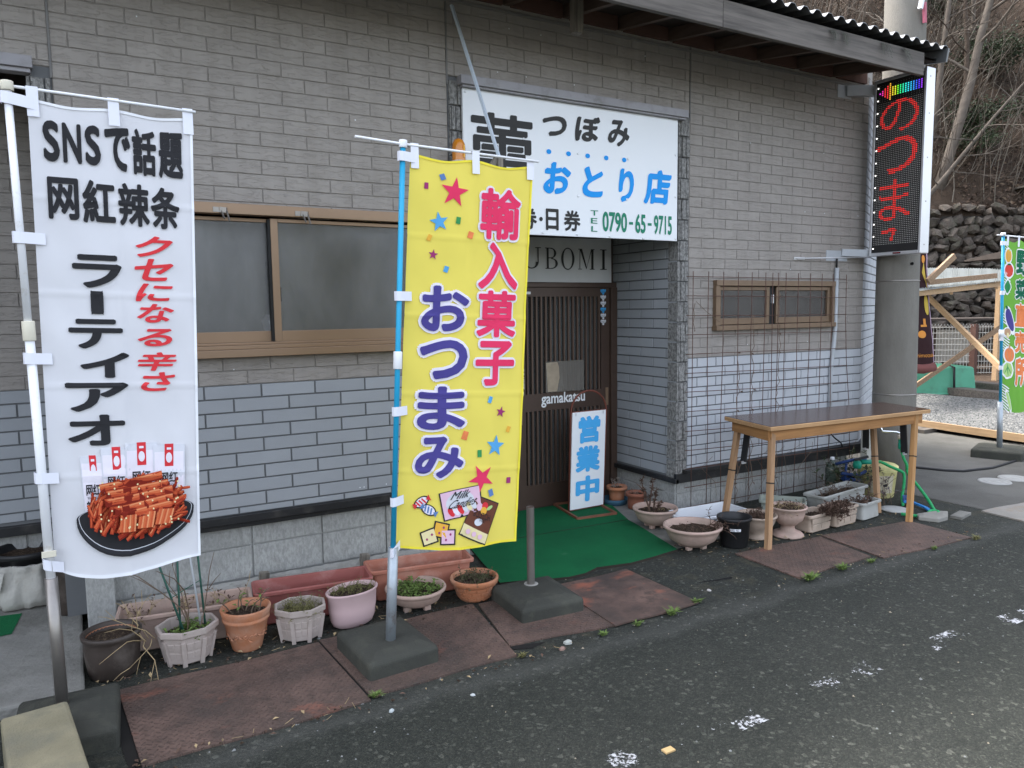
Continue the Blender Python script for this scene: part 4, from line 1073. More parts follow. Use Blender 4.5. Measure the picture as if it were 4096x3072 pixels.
# dots: columns run across from the wall side (left in view) to the street side
NCx, PIT = 26, .0155
def dpos(i, z): return (.0005, LY1-.040-PIT*i, z)
def dot(mb, i, z, r=.0040, rz_=.0032, mi=0):
    x_, y_, _ = dpos(i, z); o = len(mb.v)
    mb.add([(x_, y_+r, z-rz_), (x_, y_-r, z-rz_), (x_, y_-r, z+rz_), (x_, y_+r, z+rz_)], [(0, 1, 2, 3)], mi)
off_ = MB()
ZT = LZ1-.205; NR = 77
def inside(vs, fs, x, y):
    for f in fs:
        n = len(f); c_ = False
        for k in range(n):
            x1_, y1_ = vs[f[k]]; x2_, y2_ = vs[f[k-1]]
            if (y1_ > y) != (y2_ > y) and x < (x2_-x1_)*(y-y1_)/(y2_-y1_)+x1_: c_ = not c_
        if c_: return True
    return False
lit = {}
def place_glyph(s, c0, c1, r0, r1, off=0.0, clip=None, g_=None):
    vs, fs, gw_, gh_ = glyphs(s)
    for i in range(c0, c1+1):
        for r_ in range(r0, r1+1):
            if clip and r_ > clip: continue
            if inside(vs, fs, (i-c0+.5)/(c1-c0+1)*gw_, (1-(r_-r0+.5)/(r1-r0+1))*gh_): lit.setdefault(s, set()).add((i, r_))
place_glyph('の', 2, 23, 0, 16, .012); place_glyph('つ', 0, 23, 20, 38, .012); place_glyph('ま', 3, 20, 42, 63, .008); place_glyph('み', 2, 20, 68, 90, .008, clip=74)
allset = set().union(*lit.values())
for r_ in range(NR):
    for i in range(NCx):
        if (i, r_) not in allset: dot(off_, i, ZT-PIT*r_, .0036, .0026)
for r_ in range(9):
    for i in range(0, 17): dot(off_, i*1.5+1, LZ1-.055-.0165*r_, .0018, .0018)
off_.build('unlit_leds', 'led_off', ls, kind='stuff')
for s, st_ in lit.items():
    mb = MB()
    for i, r_ in st_: dot(mb, i, ZT-PIT*r_, .0052, .0044)
    mb.build('led_letter', 'led_red', ls, kind='stuff')
for i in range(17):
    mb = MB(); hh = i if i < 4 else (2 if i > 4 else 4)
    hh = min(hh, 4) if i <= 4 else 1.5
    rows = [k for k in range(-4, 5) if abs(k) <= (i if i <= 4 else 2)]
    for k in rows: dot(mb, 1+i*1.47, LZ1-.118-.0155*k, .0052, .0052)
    mb.build('arrow_leds', rainbow(i, 17), ls, kind='stuff')
mb = MB(); mb.quad((0, .006, -.005), (0, -.006, -.005), (0, -.006, .005), (0, .006, .005)); lm = mb.mesh('edge_led', 'led_white')
for k in range(14): link('edge_led', lm, ls, (-.001, LY1-.038, LZ1-.07-.1035*k))
# brackets: upper and lower arm, thin stay rod
q = MB(); q.bar((-.20, .0, 2.075), (.06, LY1+.02, 2.065), .05, .06); q.box(-.40, -.12, -.008, .0, 2.00, 2.09); q.build('bracket', 'pipe_grey', ls)
q = MB(); q.bar((-.20, .0, 3.44), (.06, LY1+.02, 3.45), .06, .085); q.box(-.31, -.13, -.008, .0, 3.38, 3.50); q.build('bracket', 'pipe_grey', ls)
q = MB(); q.tube([(-.79, -.02, 2.01), (.0, LY1-.01, 2.03)], .006, 6); q.box(-.81, -.68, -.012, -.002, 2.0, 2.022); q.build('stay_rod', 'silver', ls)
# conduit down the wall
cd = MB(); cd.tube([(5.775, -.02, 2.02), (5.775, -.02, 1.94)], .008, 8, 1); cd.tube([(5.775, -.022, 1.94), (5.775, -.022, 1.42), (5.765, -.022, 1.30), (5.735, -.022, 1.05), (5.735, -.022, .50)], .018, 10)
cd.tube([(5.735, -.022, .50), (5.76, -.06, .45), (5.83, -.075, .40), (5.86, -.07, .36)], .007, 6, 1)
tag(cd.build('conduit', ['pipe_grey', 'cable']), 'pale grey plastic conduit running down the wall beside the small window', 'pipe')
# ================================================================== BANNERS
def banner_map(TL, TR, BL, BR, amp, seed, sag=.0):
    rnd = random.Random(seed); ph = [rnd.uniform(0, 6) for _ in range(6)]
    def fm(u, v, off=0.0):
        t = 1-v
        x = (TL[0]*(1-u)+TR[0]*u)*v+(BL[0]*(1-u)+BR[0]*u)*t
        z = (TL[2]*(1-u)+TR[2]*u)*v+(BL[2]*(1-u)+BR[2]*u)*t
        y = (TL[1]*(1-u)+TR[1]*u)*v+(BL[1]*(1-u)+BR[1]*u)*t
        w_ = amp*(.25+.75*u)*(sin(5.2*u+ph[0]+1.6*v)*(.35+.65*t)+.45*sin(9*u-3*v+ph[1])*t+.35*sin(7*v+ph[2]))
        z -= sag*(sin(pi*2*u)**2)*max(0, (v-.93)/.07)          # the hem droops between the loops
        z -= sag*1.3*sin(pi*min(1, u*1.15))*max(0, (.07-v)/.07)
        # fold creases from packing
        cr = 0
        for q in (.2, .4, .6, .8): cr += .0028*max(0, 1-abs(v-q)/.007)
        cr += .004*max(0, 1-abs(u-.5)/.03)+.0022*sin(41*v+9*u+ph[3])*sin(13*u+ph[4])+.0016*sin(29*u*(1.2-v)+17*v+ph[5])
        return (x, y+w_-cr-off, z)
    return fm
def cloth(fm, name, m, par, nu=40, nv=150):
    mb = MB(); mb.add([fm(i/nu, j/nv) for i in range(nu+1) for j in range(nv+1)], [(i*(nv+1)+j, (i+1)*(nv+1)+j, (i+1)*(nv+1)+j+1, i*(nv+1)+j+1) for i in range(nu) for j in range(nv)], 0, True)
    o = mb.build(name, m, par); return o
def hem(fm, par, m):
    mb = MB(); n = 60
    for ed in ([(i/n, 0) for i in range(n+1)], [(i/n, 1) for i in range(n+1)], [(1, i/n) for i in range(n+1)]):
        for (a, b), (c, d) in zip(ed, ed[1:]):
            k = .018; q = lambda u, v, s: fm(min(1, max(0, u)), min(1, max(0, v)), s)
            if a == c: mb.add([fm(1-k, b, .003), fm(1, b, .003), fm(1, d, .003), fm(1-k, d, .003)], [(0, 1, 2, 3)])
            else:
                vv = .006 if b == 0 else .994
                mb.add([fm(a, b, .003), fm(c, d, .003), fm(c, vv, .003), fm(a, vv, .003)], [(0, 1, 2, 3)])
    mb.build('hem', m, par)
def strap_to(par, p_pole, p_cloth, h=.042):
    mb = MB(); a, b = Vector(p_pole), Vector(p_cloth); d = (b-a).normalized(); n = Vector((0, -1, 0)); up = Vector((0, 0, 1))
    q = [a-d*.026, a-d*.02+n*.016, a+n*.019, b+n*.006]
    for i in range(3): mb.add([q[i]-up*h/2, q[i+1]-up*h/2, q[i+1]+up*h/2, q[i]+up*h/2], [(0, 1, 2, 3)])
    mb.add([a-d*.026-up*h/2, a-d*.02-n*.016-up*h/2, a-d*.02-n*.016+up*h/2, a-d*.026+up*h/2], [(0, 1, 2, 3)])
    return mb.build('strap', 'strap', par)
def hang_strap(par, p, rod_z, w_=.038):
    mb = MB(); x_, y_, z = p
    mb.add([(x_-w_/2, y_-.008, z-.045), (x_+w_/2, y_-.008, z-.045), (x_+w_/2, y_-.008, rod_z+.006), (x_-w_/2, y_-.008, rod_z+.006)], [(0, 1, 2, 3)])
    mb.add([(x_-w_/2, y_-.008, rod_z+.006), (x_+w_/2, y_-.008, rod_z+.006), (x_+w_/2, y_+.010, rod_z+.004), (x_-w_/2, y_+.010, rod_z+.004)], [(0, 1, 2, 3)])
    mb.build('strap', 'strap', par)
def base_block(label, c, w_, d_, h, rz_=0, group=None):
    t = thing('pole_stand', label, 'stand', c, rz_, group)
    mb = MB(); k = .86
    mb.add([(-w_/2, -d_/2, 0), (w_/2, -d_/2, 0), (w_/2, d_/2, 0), (-w_/2, d_/2, 0), (-w_/2, -d_/2, h*.78), (w_/2, -d_/2, h*.78), (w_/2, d_/2, h*.78), (-w_/2, d_/2, h*.78), (-w_*.32, -d_*.32, h*.97), (w_*.32, -d_*.32, h*.97), (w_*.32, d_*.32, h*.97), (-w_*.32, d_*.32, h*.97)],
           [(0, 1, 5, 4), (1, 2, 6, 5), (2, 3, 7, 6), (3, 0, 4, 7), (4, 5, 9, 8), (5, 6, 10, 9), (6, 7, 11, 10), (7, 4, 8, 11), (8, 9, 10, 11)])
    mb.build('block', 'base_dark', t, bev=.02, seg=4)
    return t
def into(o, t):
    bpy.context.view_layer.update(); o.parent = t; o.matrix_parent_inverse = t.matrix_world.inverted(); return o
def seg(a, b, t): return tuple(p+(q-p)*t for p, q in zip(a, b))

# ---- yellow banner
yb = thing('banner', 'yellow banner with red and violet lettering, stars and candy pictures on a blue pole', 'banner', (0, 0, 0), 0, 'tall advertising banners on poles')
PB, PT = (1.185, -1.13, .09), (1.312, -1.13, 2.372)
q = MB(); q.tube([seg(PB, PT, .17), seg(PB, PT, .985)], .0125, 14); q.build('pole', 'pole_blue', yb)
for t0, t1, r_ in ((.985, 1, .019), (.555, .59, .02)):
    q = MB(); q.tube([seg(PB, PT, t0), seg(PB, PT, t1)], r_, 14); q.build('pole_joint', 'pole_white', yb, bev=.003)
q = MB(); q.tube([(1.092, -1.13, 2.366), (1.30, -1.13, 2.355), (2.02, -1.13, 2.338)], .0058, 10); q.build('cross_rod', 'pole_white', yb)
YM = banner_map((1.347, -1.125, 2.318), (1.995, -1.125, 2.312), (1.235, -1.10, .520), (1.852, -1.16, .462), .016, 4, .018)
cloth(YM, 'cloth', 'yellow_fab', yb); hem(YM, yb, mat('yellow hem', (.85, .72, .05), .7))
for t in (.975, .565, .545, .245, .185):
    if t == .565: continue
zs = [2.30, 1.685, 1.165, .75, .52]
for z in zs:
    t = (z-PB[2])/(PT[2]-PB[2]); pp = seg(PB, PT, t); v = (z-.52)/(2.318-.52); strap_to(yb, pp, YM(.045 if 0 < v < 1 else .03, min(.99, max(.01, v))))
for u in (.03, .50, .97): p_ = YM(u, .99); hang_strap(yb, p_, 2.366-.03*(p_[0]-1.09))
Yo = lambda o: (lambda u, v: YM(u, v, o))
# pixel positions on the photo were turned into (u, v) on the cloth
def prints(par, fm, items, name='print'):
    """items: list of (material, shapes) each one flat print"""
    for m_, pts in items:
        mb = MB(); polyt(mb, pts, fm); mb.build(name, m_, par)
def pkcol(chars, u0, u1, vs_, par, fm_, mcol, offb, offh):
    for ch_, (va, vb) in zip(chars, vs_):
        mb = MB(); mh = MB()
        put(mb, ch_, (u0, va, u1, vb), fm_(.0085), off=offb, sub=.2, pad=None)
        put(mh, ch_, (u0, va, u1, vb), fm_(.0040), off=offh, sub=.2, pad=offb)
        o = mb.build('character', mcol, par); mh.build('halo', 'pr_halo', o)
pkcol('輸入菓子', .560, .905, [(.803, .935), (.674, .796), (.549, .671), (.422, .540)], yb, Yo, 'pr_pink', .030, .075)
pkcol('おつまみ', .120, .492, [(.561, .678), (.438, .540), (.307, .420), (.180, .290)], yb, Yo, 'pr_purple', .034, .085)
Y1 = Yo(.0045)
UVR = 1.80/.63
def st_(u, v, R, rot=0, q=.4): return [(u+(a), v+b/UVR) for a, b in star(0, 0, R, rot, q)]
def rc(u, v, w_, h_, rot=0): return [(u+a, v+b/UVR) for a, b in rectp(0, 0, w_, h_, rot)]
def bl_(u, v, ru, rv, n=18, rot=0, k=None): return [(u+a, v+b/UVR) for a, b in blob(0, 0, ru, rv, n, rot, k)]
prints(yb, Y1, [('pr_pink', st_(.345, .915, .115, .1, .38)), ('pr_blue', st_(.235, .838, .075, -.2, .42)), ('pr_plum', st_(.20, .755, .04, .1)),
  ('pr_dblue', rc(.245, .953, .04, .05, .4)), ('pr_plum', rc(.125, .925, .03, .045, .0)), ('pr_green', rc(.385, .845, .035, .05, -.1)), ('pr_orange', rc(.485, .810, .04, .05, -.3)), ('pr_amber', rc(.165, .797, .03, .045, -.4)), ('pr_blue', rc(.305, .720, .035, .045, -.3)),
  ('pr_blue', rc(.70, .385, .03, .05, -.3)), ('pr_plum', st_(.80, .352, .045, .2)), ('pr_amber', rc(.88, .305, .03, .045, -.3)), ('pr_blue', st_(.765, .262, .085, .1, .42)), ('pr_orange', rc(.50, .292, .045, .065, -.3)), ('pr_green', rc(.63, .243, .035, .055, .05)), ('pr_pink', st_(.655, .177, .115, 3.25, .38)), ('pr_plum', rc(.90, .168, .035, .045, 0)), ('pr_dblue', rc(.745, .137, .04, .055, .35))], 'star')
# sweets
def sweet(par, fm0, outline, inner, extra, nm):
    mb = MB(); mats_ = ['pr_black']; polyt(mb, outline, lambda u, v: fm0(u, v, .0044), 0)
    lay_ = .0050
    for m_, pts in [inner]+extra:
        if m_ not in mats_: mats_.append(m_)
        polyt(mb, pts, lambda u, v: fm0(u, v, lay_), mats_.index(m_)); lay_ += .0006
    return mb.build(nm, mats_, par)
def grow(pts, k):
    cu, cv = sum(p[0] for p in pts)/len(pts), sum(p[1] for p in pts)/len(pts)
    return [(cu+(u-cu)*k, cv+(v-cv)*k) for u, v in pts]
bag = [(.275, .118), (.335, .066), (.55, .077), (.62, .128), (.585, .148), (.44, .130)]
bag = [(.325, .138), (.375, .068), (.67, .092), (.635, .158), (.48, .150)]
sweet(yb, YM, grow(bag, 1.07), ('pr_lpink', bag), [('pr_grey', bl_(.49, .115, .115, .085, 20, .2))]+[(('pr_red', 'pr_halo', 'pr_red', 'pr_grey', 'pr_cream', 'pr_grey')[i], bl_(.42+.035*i, .089+.004*i, .022, .04, 10, .6)) for i in range(6)], 'sweets_bag')
mb = MB(); put(mb, 'Milk', (.42, .127, .56, .147), Yo(.0105), off=.004, skew=.25, rot=.06); put(mb, 'Candies', (.405, .104, .62, .126), Yo(.0105), off=.004, skew=.25, rot=.06); mb.build('lettering', 'pr_black', yb)
pk = [(.49, .038), (.71, .006), (.815, .105), (.625, .130)]
sweet(yb, YM, grow(pk, 1.06), ('pr_brown', pk), [('pr_cream', [(.49, .038), (.71, .006), (.735, .028), (.52, .062)]), ('pr_grey', bl_(.645, .061, .035, .025, 14)), ('pr_lpink', bl_(.65, .101, .027, .03, 10)), ('pr_red', bl_(.695, .103, .027, .03, 10)), ('pr_amber', bl_(.685, .090, .027, .03, 10)), ('pr_lgreen', bl_(.735, .097, .03, .014, 10, .5))]+[('pr_lpink', bl_(.555+.052*i, .042-.008*i, .02, .018, 10)) for i in range(3)], 'sweets_packet')
mb = MB(); put(mb, 'SCOTCH', (.595, .070, .74, .086), Yo(.0120), off=.004, rot=-.12); put(mb, 'CANDY', (.625, .0665, .71, .0725), Yo(.0120), rot=-.12); put(mb, 'MIX', (.65, .0605, .695, .0655), Yo(.0120), rot=-.12); mb.build('lettering', 'pr_black', yb)
for (cu_, cv_, m_, r_) in ((.255, .030, 'pr_cream', .35), (.345, .046, 'pr_amber', -.2), (.40, .030, 'pr_lpink', 0)):
    b_ = rc(cu_, cv_, .10, .085, r_); sweet(yb, YM, grow(b_, 1.22), (m_, b_), [('pr_plum', bl_(cu_+dx, cv_+dy, .009, .009, 6)) for dx, dy in ((-.015, -.006), (.02, .006))], 'wrapped_sweet')
for (cu_, cv_, m_, r_) in ((.185, .118, 'pr_red', .5), (.245, .096, 'pr_dblue', -.5)):
    b_ = bl_(cu_, cv_, .052, .032, 14, r_); w1 = bl_(cu_+.06*cos(r_), cv_+.06*sin(r_)/UVR, .022, .03, 3, r_+pi); w2 = bl_(cu_-.06*cos(r_), cv_-.06*sin(r_)/UVR, .022, .03, 3, r_)
    sweet(yb, YM, grow(b_, 1.25), ('pr_halo', b_), [(m_, rc(cu_+dx*cos(r_), cv_+dx*sin(r_)/UVR, .012, .05, r_+.35)) for dx in (-.03, -.005, .02)]+[(m_, w1), (m_, w2)], 'wrapped_sweet')
stand = base_block('mossy dark cement stand with a galvanised tube under the yellow banner pole', (1.183, -1.075, .0), .345, .42, .105, radians(3), 'square cement stands for poles')
q = MB(); q.tube([(1.183, -1.13, .088), seg(PB, PT, .195)], .0235, 16); q.tube([(1.183, -1.13, .080), (1.183, -1.13, .094)], .045, 16, 1)
into(q.build('socket_tube', ['galv', 'footing']), stand)

# ---- white banner
wb = thing('banner', 'white banner with black and red lettering above a picture of red chilli strips', 'banner', (0, 0, 0), 0, 'tall advertising banners on poles')
PB, PT = (-.131, -1.0, .15), (-.157, -1.0, 2.462)
q = MB(); q.tube([seg(PB, PT, .17), seg(PB, PT, .62)], .0165, 14); q.tube([seg(PB, PT, .62), seg(PB, PT, .985)], .0135, 14); q.build('pole', 'pole_white', wb)
for t0, t1, r_ in ((.985, 1, .021), (.595, .627, .022)):
    q = MB(); q.tube([seg(PB, PT, t0), seg(PB, PT, t1)], r_, 14); q.build('pole_joint', 'ivory', wb, bev=.003)
q = MB(); q.box(-.16, -.112, -1.024, -1.012, .70, .722) ; q.build('buckle', 'ivory', wb)
q = MB(); q.tube([(-.185, -1.0, 2.446), (.14, -1.0, 2.436), (.475, -1.0, 2.425)], .0055, 10); q.build('cross_rod', 'pole_white', wb)
WM = banner_map((-.098, -.995, 2.408), (.462, -.995, 2.398), (-.122, -.985, .648), (.400, -1.03, .612), .014, 9, .012)
def WMf(u, v, off=0.0):
    x_, y_, z_ = WM(u, v, off)
    z_ -= .045*sin(pi*min(1, max(0, u))**.6)*max(0, (.10-v)/.10) if v < .10 else 0
    return (x_, y_, z_)
cloth(WMf, 'cloth', 'white_fab', wb); hem(WMf, wb, mat('white hem', (.82, .83, .86), .7))
for z in (2.40, 1.905, 1.46, 1.005, .665):
    t = (z-PB[2])/(PT[2]-PB[2]); v = (z-.655)/(2.408-.655); strap_to(wb, seg(PB, PT, t), WMf(.06, min(.99, max(.012, v))))
for u in (.03, .50, .97): p_ = WMf(u, .99); hang_strap(wb, p_, 2.449-.031*(p_[0]+.185))
Wo = lambda o: (lambda u, v: WMf(u, v, o))
def line(s, boxes, m_, off, sk=0, fm=None):
    for ch_, b_ in zip(s, boxes):
        mb = MB(); put(mb, ch_, b_, fm or Wo(.005), off=off, sub=.2, skew=sk); mb.build('character', m_, wb)
line(['S', 'N', 'S', 'で', '話', '題'], [(.075, .876, .170, .962), (.187, .876, .297, .962), (.318, .876, .412, .962), (.436, .868, .595, .964), (.605, .864, .758, .967), (.772, .862, .932, .967)], 'pr_black', .036)
line(['网', '紅', '辣', '条'], [(.085, .757, .267, .845), (.288, .753, .488, .845), (.506, .752, .705, .845), (.712, .750, .902, .842)], 'pr_black', .032)
line(['ク', 'セ', 'に', 'な', 'る', '辛', 'さ'], [(.605, .686, .838, .733), (.59, .634, .84, .683), (.61, .588, .835, .628), (.61, .541, .84, .583), (.605, .488, .84, .528), (.595, .433, .855, .475), (.615, .387, .832, .430)], 'pr_red', .028, .22)
line(['ラ', 'ー', 'テ', 'ィ', 'ア', 'オ'], [(.206, .614, .514, .686), (.31, .556, .39, .609), (.165, .482, .505, .547), (.226, .418, .543, .474), (.125, .344, .53, .408), (.128, .268, .497, .337)], 'pr_black', .034)
# fix for the long vowel mark, which stands upright in vertical writing: a plain bar
# printed packets and the dish of chilli strips
def pm(name, shapes, base_off):
    mb = MB(); ms = []; o = base_off
    for k_, (m_, pts) in enumerate(shapes):
        if m_ not in ms: ms.append(m_)
        polyt(mb, pts, lambda u, v: WMf(u, v, o), ms.index(m_), .05 if k_ < 12 else .09); o += .00045 if k_ < 12 else .000025
    return mb.build(name, ms, wb)
for i, (cu_, tv, tilt, wv) in enumerate(((.275, .245, .10, .16), (.43, .262, .05, .20), (.60, .270, .0, .22), (.79, .264, -.04, .22))):
    P_ = lambda a, b: (cu_+a*wv-tilt*b*1.2, tv+b)
    pm('printed_packet', [('pr_grey', [P_(-.5, -.13), P_(.5, -.13), P_(.5, 0), P_(-.5, 0)]), ('pr_halo', [P_(-.46, -.13), P_(.46, -.13), P_(.46, -.016), P_(-.46, -.016)]),
        ('pr_red', [P_(-.14, -.050), P_(.14, -.050), P_(.14, .002), P_(-.14, .002)]), ('pr_halo', blob(*P_(0, -.030), wv*.10, .012, 14)), ('pr_halo', rectp(*P_(0, -.009), wv*.14, .005))], .0040+.0022*i)
    mb = MB(); put(mb, '网红', (cu_-wv*.30, tv-.088, cu_+wv*.26, tv-.062), Wo(.0065+.0022*i), off=.02); put(mb, 'WANGHONG', (cu_-wv*.26, tv-.0965, cu_+wv*.22, tv-.0905), Wo(.0065+.0022*i)); put(mb, '辣条', (cu_-wv*.30, tv-.125, cu_+wv*.26, tv-.100), Wo(.0065+.0022*i), off=.02); mb.build('lettering', 'pr_black', wb)
fr = random.Random(5); sh = []
dishp = [(.175, -.045), (.18, -.078), (.30, -.118), (.44, -.141), (.60, -.140), (.80, -.118), (.93, -.080), (.945, -.045), (.90, -.022), (.5, -.02), (.22, -.022)]
DV = .10
V_ = lambda v: v*.92+.163
VF = lambda v: .058+v*1.36
dishp = [(.155+.40*(1-cos(t))*0+.40+.40*cos(t)*(1 if cos(t) > 0 else 1.0), .112+(.074 if sin(t) < 0 else .030)*sin(t)+.008*cos(t)) for t in [2*pi*k/44 for k in range(44)]]
dishp = [(u, v) for u, v in dishp]
sh.append(('pr_black', [(u, v-.004) for u, v in dishp])); sh.append(('dish', dishp)); sh.append(('pr_grey', [(.555+(u-.555)*.965, .114+(v-.112)*.95) for u, v in dishp])); sh.append(('pr_black', [(.555+(u-.555)*.955, .114+(v-.112)*.93) for u, v in dishp]))

def strip(u, v, L, w_, a, m_):
    c, s = cos(a), sin(a)
    return (m_, [(u+dx*c-dy*s*1.0, v+(dx*s+dy*c)/2.9) for dx, dy in ((-L/2, -w_/2), (0, -w_*.62), (L/2, -w_/2), (L/2, w_/2), (0, w_*.4), (-L/2, w_/2))])
for k in range(300):
    t = fr.random(); u = .24+.60*fr.random()
    top = .093-.5*abs(u-.55)*.10-(.02 if u < .3 else 0)
    bot = .008+.16*abs(u-.55)**1.6
    v = VF(bot+(top-bot)*t)
    a = fr.gauss(1.2 if u < .45 else (.45 if u > .7 else .9), .4)
    L_, w_, c_ = fr.uniform(.04, .085), fr.uniform(.012, .024), fr.choice(((4, 2, 0), (2, 0, 1), (4, 0, 5), (2, 5, 1), (4, 5, 3), (2, 0, 3)))
    bd = fr.uniform(-.3, .3)
    for kw, ci, dv in ((1.3, c_[0], -.0012), (.85, c_[1], 0), (.28, c_[2], .0016)):
        sh.append(strip(u, v+dv, L_*(1 if kw > .5 else .7), w_*kw, a, 'food%d' % ci)); sh.append(strip(u+L_*.8*cos(a+bd*.5), v+dv+L_*.8*sin(a+bd*.5)/2.9, L_*(.7 if kw > .5 else .4), w_*kw*.9, a+bd, 'food%d' % ci))
for k, (u, v, L, a) in enumerate(((.52, .098, .42, .16), (.56, .085, .42, .13), (.57, .073, .46, .14), (.60, .060, .40, .17), (.62, .050, .34, .17))):
    for w_, m_, dv in ((.055, 'food4', -.002), (.046, 'food0', 0), (.026, 'food1', .002), (.008, 'food3', .004)): sh.append(strip(u, VF(v)+dv, L, w_, a, m_))
for k in range(3):
    for j in range(9): sh.append(strip(.44+.125*k+.012*j, VF(.030)+.004*k, .10, .011, 1.45-.1*k, ('food1', 'food5', 'food3')[j % 3]))
for k in range(40): sh.append(('pr_cream', blob(fr.uniform(.3, .85), VF(fr.uniform(.02, .1)), .006, .0022, 8)))
pm('printed_food', sh, .0135)
stand = base_block('dark cement stand with a steel tube, behind the yellowish block and under the white banner', (-.115, -1.06, .0), .36, .40, .105, radians(-3), 'square cement stands for poles')
q = MB(); q.tube([(-.130, -1.0, .085), seg(PB, PT, .20)], .0225, 16); into(q.build('socket_tube', 'steel_dull'), stand)
cbk = MB(); cbk.box(-.105, .105, -.32, .25, 0, .19); o = cbk.build('concrete_block', mat('yellowish concrete block', (.21, .19, .125), .9, .25, 7, bump=.6, bs=120, dirt=((.15, .145, .11), .3, 6)), None, (-.180, -1.43, .0), bev=.012); o.rotation_euler = (0, 0, radians(7)); tag(o, 'yellowish concrete block lying at the lower left edge beside the dark base', 'block')
# ---- bare post in a base in front of the mat
stand = base_block('dark square cement stand with a bare steel tube in front of the green mat', (2.10, -.94, .0), .375, .40, .10, radians(-4), 'square cement stands for poles')
q = MB(); q.tube([(2.115, -.86, .08), (2.115, -.86, .535)], .0215, 18, 0, False); q.tube([(2.115, -.86, .50), (2.115, -.86, .53)], .019, 18, 1); q.tube([(2.115, -.86, .085), (2.115, -.86, .098)], .04, 14, 2)
into(q.build('socket_tube', ['steel_dull', 'rust', 'footing']), stand)

# ---- green banner, further right in the yard
gb = thing('banner', 'green banner with vegetable drawings on a blue pole at the gravel edge', 'banner', (0, 0, 0), 0, 'tall advertising banners on poles')
PB, PT = (8.345, -.13, .09), (8.206, -.13, 2.327)
q = MB(); q.tube([seg(PB, PT, .21), seg(PB, PT, .985)], .014, 12); q.build('pole', 'pole_blue', gb)
for t0, t1, r_ in ((.985, 1, .022), (.52, .56, .024)):
    q = MB(); q.tube([seg(PB, PT, t0), seg(PB, PT, t1)], r_, 12); q.build('pole_joint', 'pole_white', gb)
q = MB(); q.tube([(8.10, -.13, 2.30), (8.90, -.13, 2.29)], .007, 8); q.build('cross_rod', 'pole_white', gb)
GM = banner_map((8.25, -.125, 2.265), (8.85, -.125, 2.255), (8.36, -.11, .515), (8.95, -.16, .46), .028, 12, .03)
cloth(GM, 'cloth', 'green_fab', gb, 22, 60)
for z in (2.22, 1.72, 1.25, .95, .55):
    t = (z-PB[2])/(PT[2]-PB[2]); v = (z-.515)/(2.265-.515); strap_to(gb, seg(PB, PT, t), GM(.03, min(.98, max(.012, v))))
for u in (.06, .42): p_ = GM(u, .99); hang_strap(gb, p_, 2.30)
Go = lambda o: (lambda u, v: GM(u, v, o))
mb = MB()
for v0, n in ((.90, 5), (.72, 9), (.52, 4), (.36, 6), (.02, 9)):
    for k in range(n): polyt(mb, [(.0, v0+.016*k), (.17, v0-.03+.016*k), (.19, v0-.025+.016*k), (.0, v0+.006+.016*k)], Go(.0040))
mb.build('printed_hatching', 'pr_halo', gb)
for s, (va, vb), m_ in (('野', (.80, .945), 'pr_dgreen'), ('菜', (.655, .775), 'pr_dgreen'), ('直', (.495, .635), 'pr_orange'), ('売', (.34, .47), 'pr_orange'), ('所', (.14, .315), 'pr_orange')):
    mb = MB(); put(mb, s, (.34, va, .80, vb), Go(.0062), off=.045, sub=.2); o = mb.build('character', m_, gb)
    mb = MB(); put(mb, s, (.34, va, .80, vb), Go(.0040), off=.09, sub=.2, pad=.045); mb.build('halo', 'ink_white', o)
def veg(nm, cu_, cv_, ru, rv, m_, rot=0, k=None, extra=()):
    U2 = 2.9; mb = MB(); ms = ['ink_white', m_]
    bb = lambda s: [(cu_+a, cv_+b/U2) for a, b in blob(0, 0, ru*s, rv*s, 20, rot, k)]
    polyt(mb, bb(1.28), Go(.0046), 0); polyt(mb, bb(1), Go(.0056), 1)
    for (du, dv, r1, r2, mm, rr) in extra:
        if mm not in ms: ms.append(mm)
        polyt(mb, [(cu_+du+a, cv_+dv+b/U2) for a, b in blob(0, 0, r1, r2, 12, rr)], Go(.0066), ms.index(mm))
    mb.build(nm, ms, gb)
veg('printed_vegetable', .10, .905, .085, .11, 'pr_amber', .15, None, ((.02, .035, .03, .02, 'pr_lgreen', .3), (-.03, 0, .008, .08, 'pr_tan', .1), (.03, 0, .008, .08, 'pr_tan', .1)))
veg('printed_vegetable', .13, .82, .12, .11, 'pr_tomato', 0, None, ((0, .035, .05, .015, 'pr_dgreen', 0),))
veg('printed_vegetable', .10, .725, .085, .10, 'pr_green', 0, lambda a: 1+.1*cos(4*a), ((-.02, 0, .007, .08, 'pr_dgreen', .1), (.03, 0, .007, .08, 'pr_dgreen', -.1)))
veg('printed_vegetable', .17, .545, .09, .21, 'pr_purple', .45, lambda a: 1-.2*sin(a), ((-.09, .06, .03, .03, 'pr_dgreen', 0),))
veg('printed_vegetable', .12, .46, .085, .065, 'pr_tan', 0, None, ((.01, -.02, .03, .05, 'pr_cream', .2),))
veg('printed_vegetable', .18, .325, .13, .12, 'pr_orange', 0, None, ((0, .045, .02, .05, 'pr_tan', 0), (-.05, 0, .006, .1, 'pr_tan', .2), (.05, 0, .006, .1, 'pr_tan', -.2)))
veg('printed_vegetable', .14, .235, .12, .125, 'pr_lgreen', 0, lambda a: 1+.05*cos(7*a), ((0, 0, .01, .11, 'pr_green', .1), (.04, .0, .008, .08, 'pr_green', .6), (-.04, 0, .008, .08, 'pr_green', -.6)))
veg('printed_vegetable', .18, .055, .035, .15, 'pr_lgreen', .45)
stand = base_block('dark cement stand under the green banner at the edge of the gravel', (8.40, -.10, .002), .46, .46, .11, radians(20), 'square cement stands for poles')
q = MB(); q.tube([(8.345, -.13, .085), seg(PB, PT, .225)], .0265, 14); into(q.build('socket_tube', 'galv'), stand)
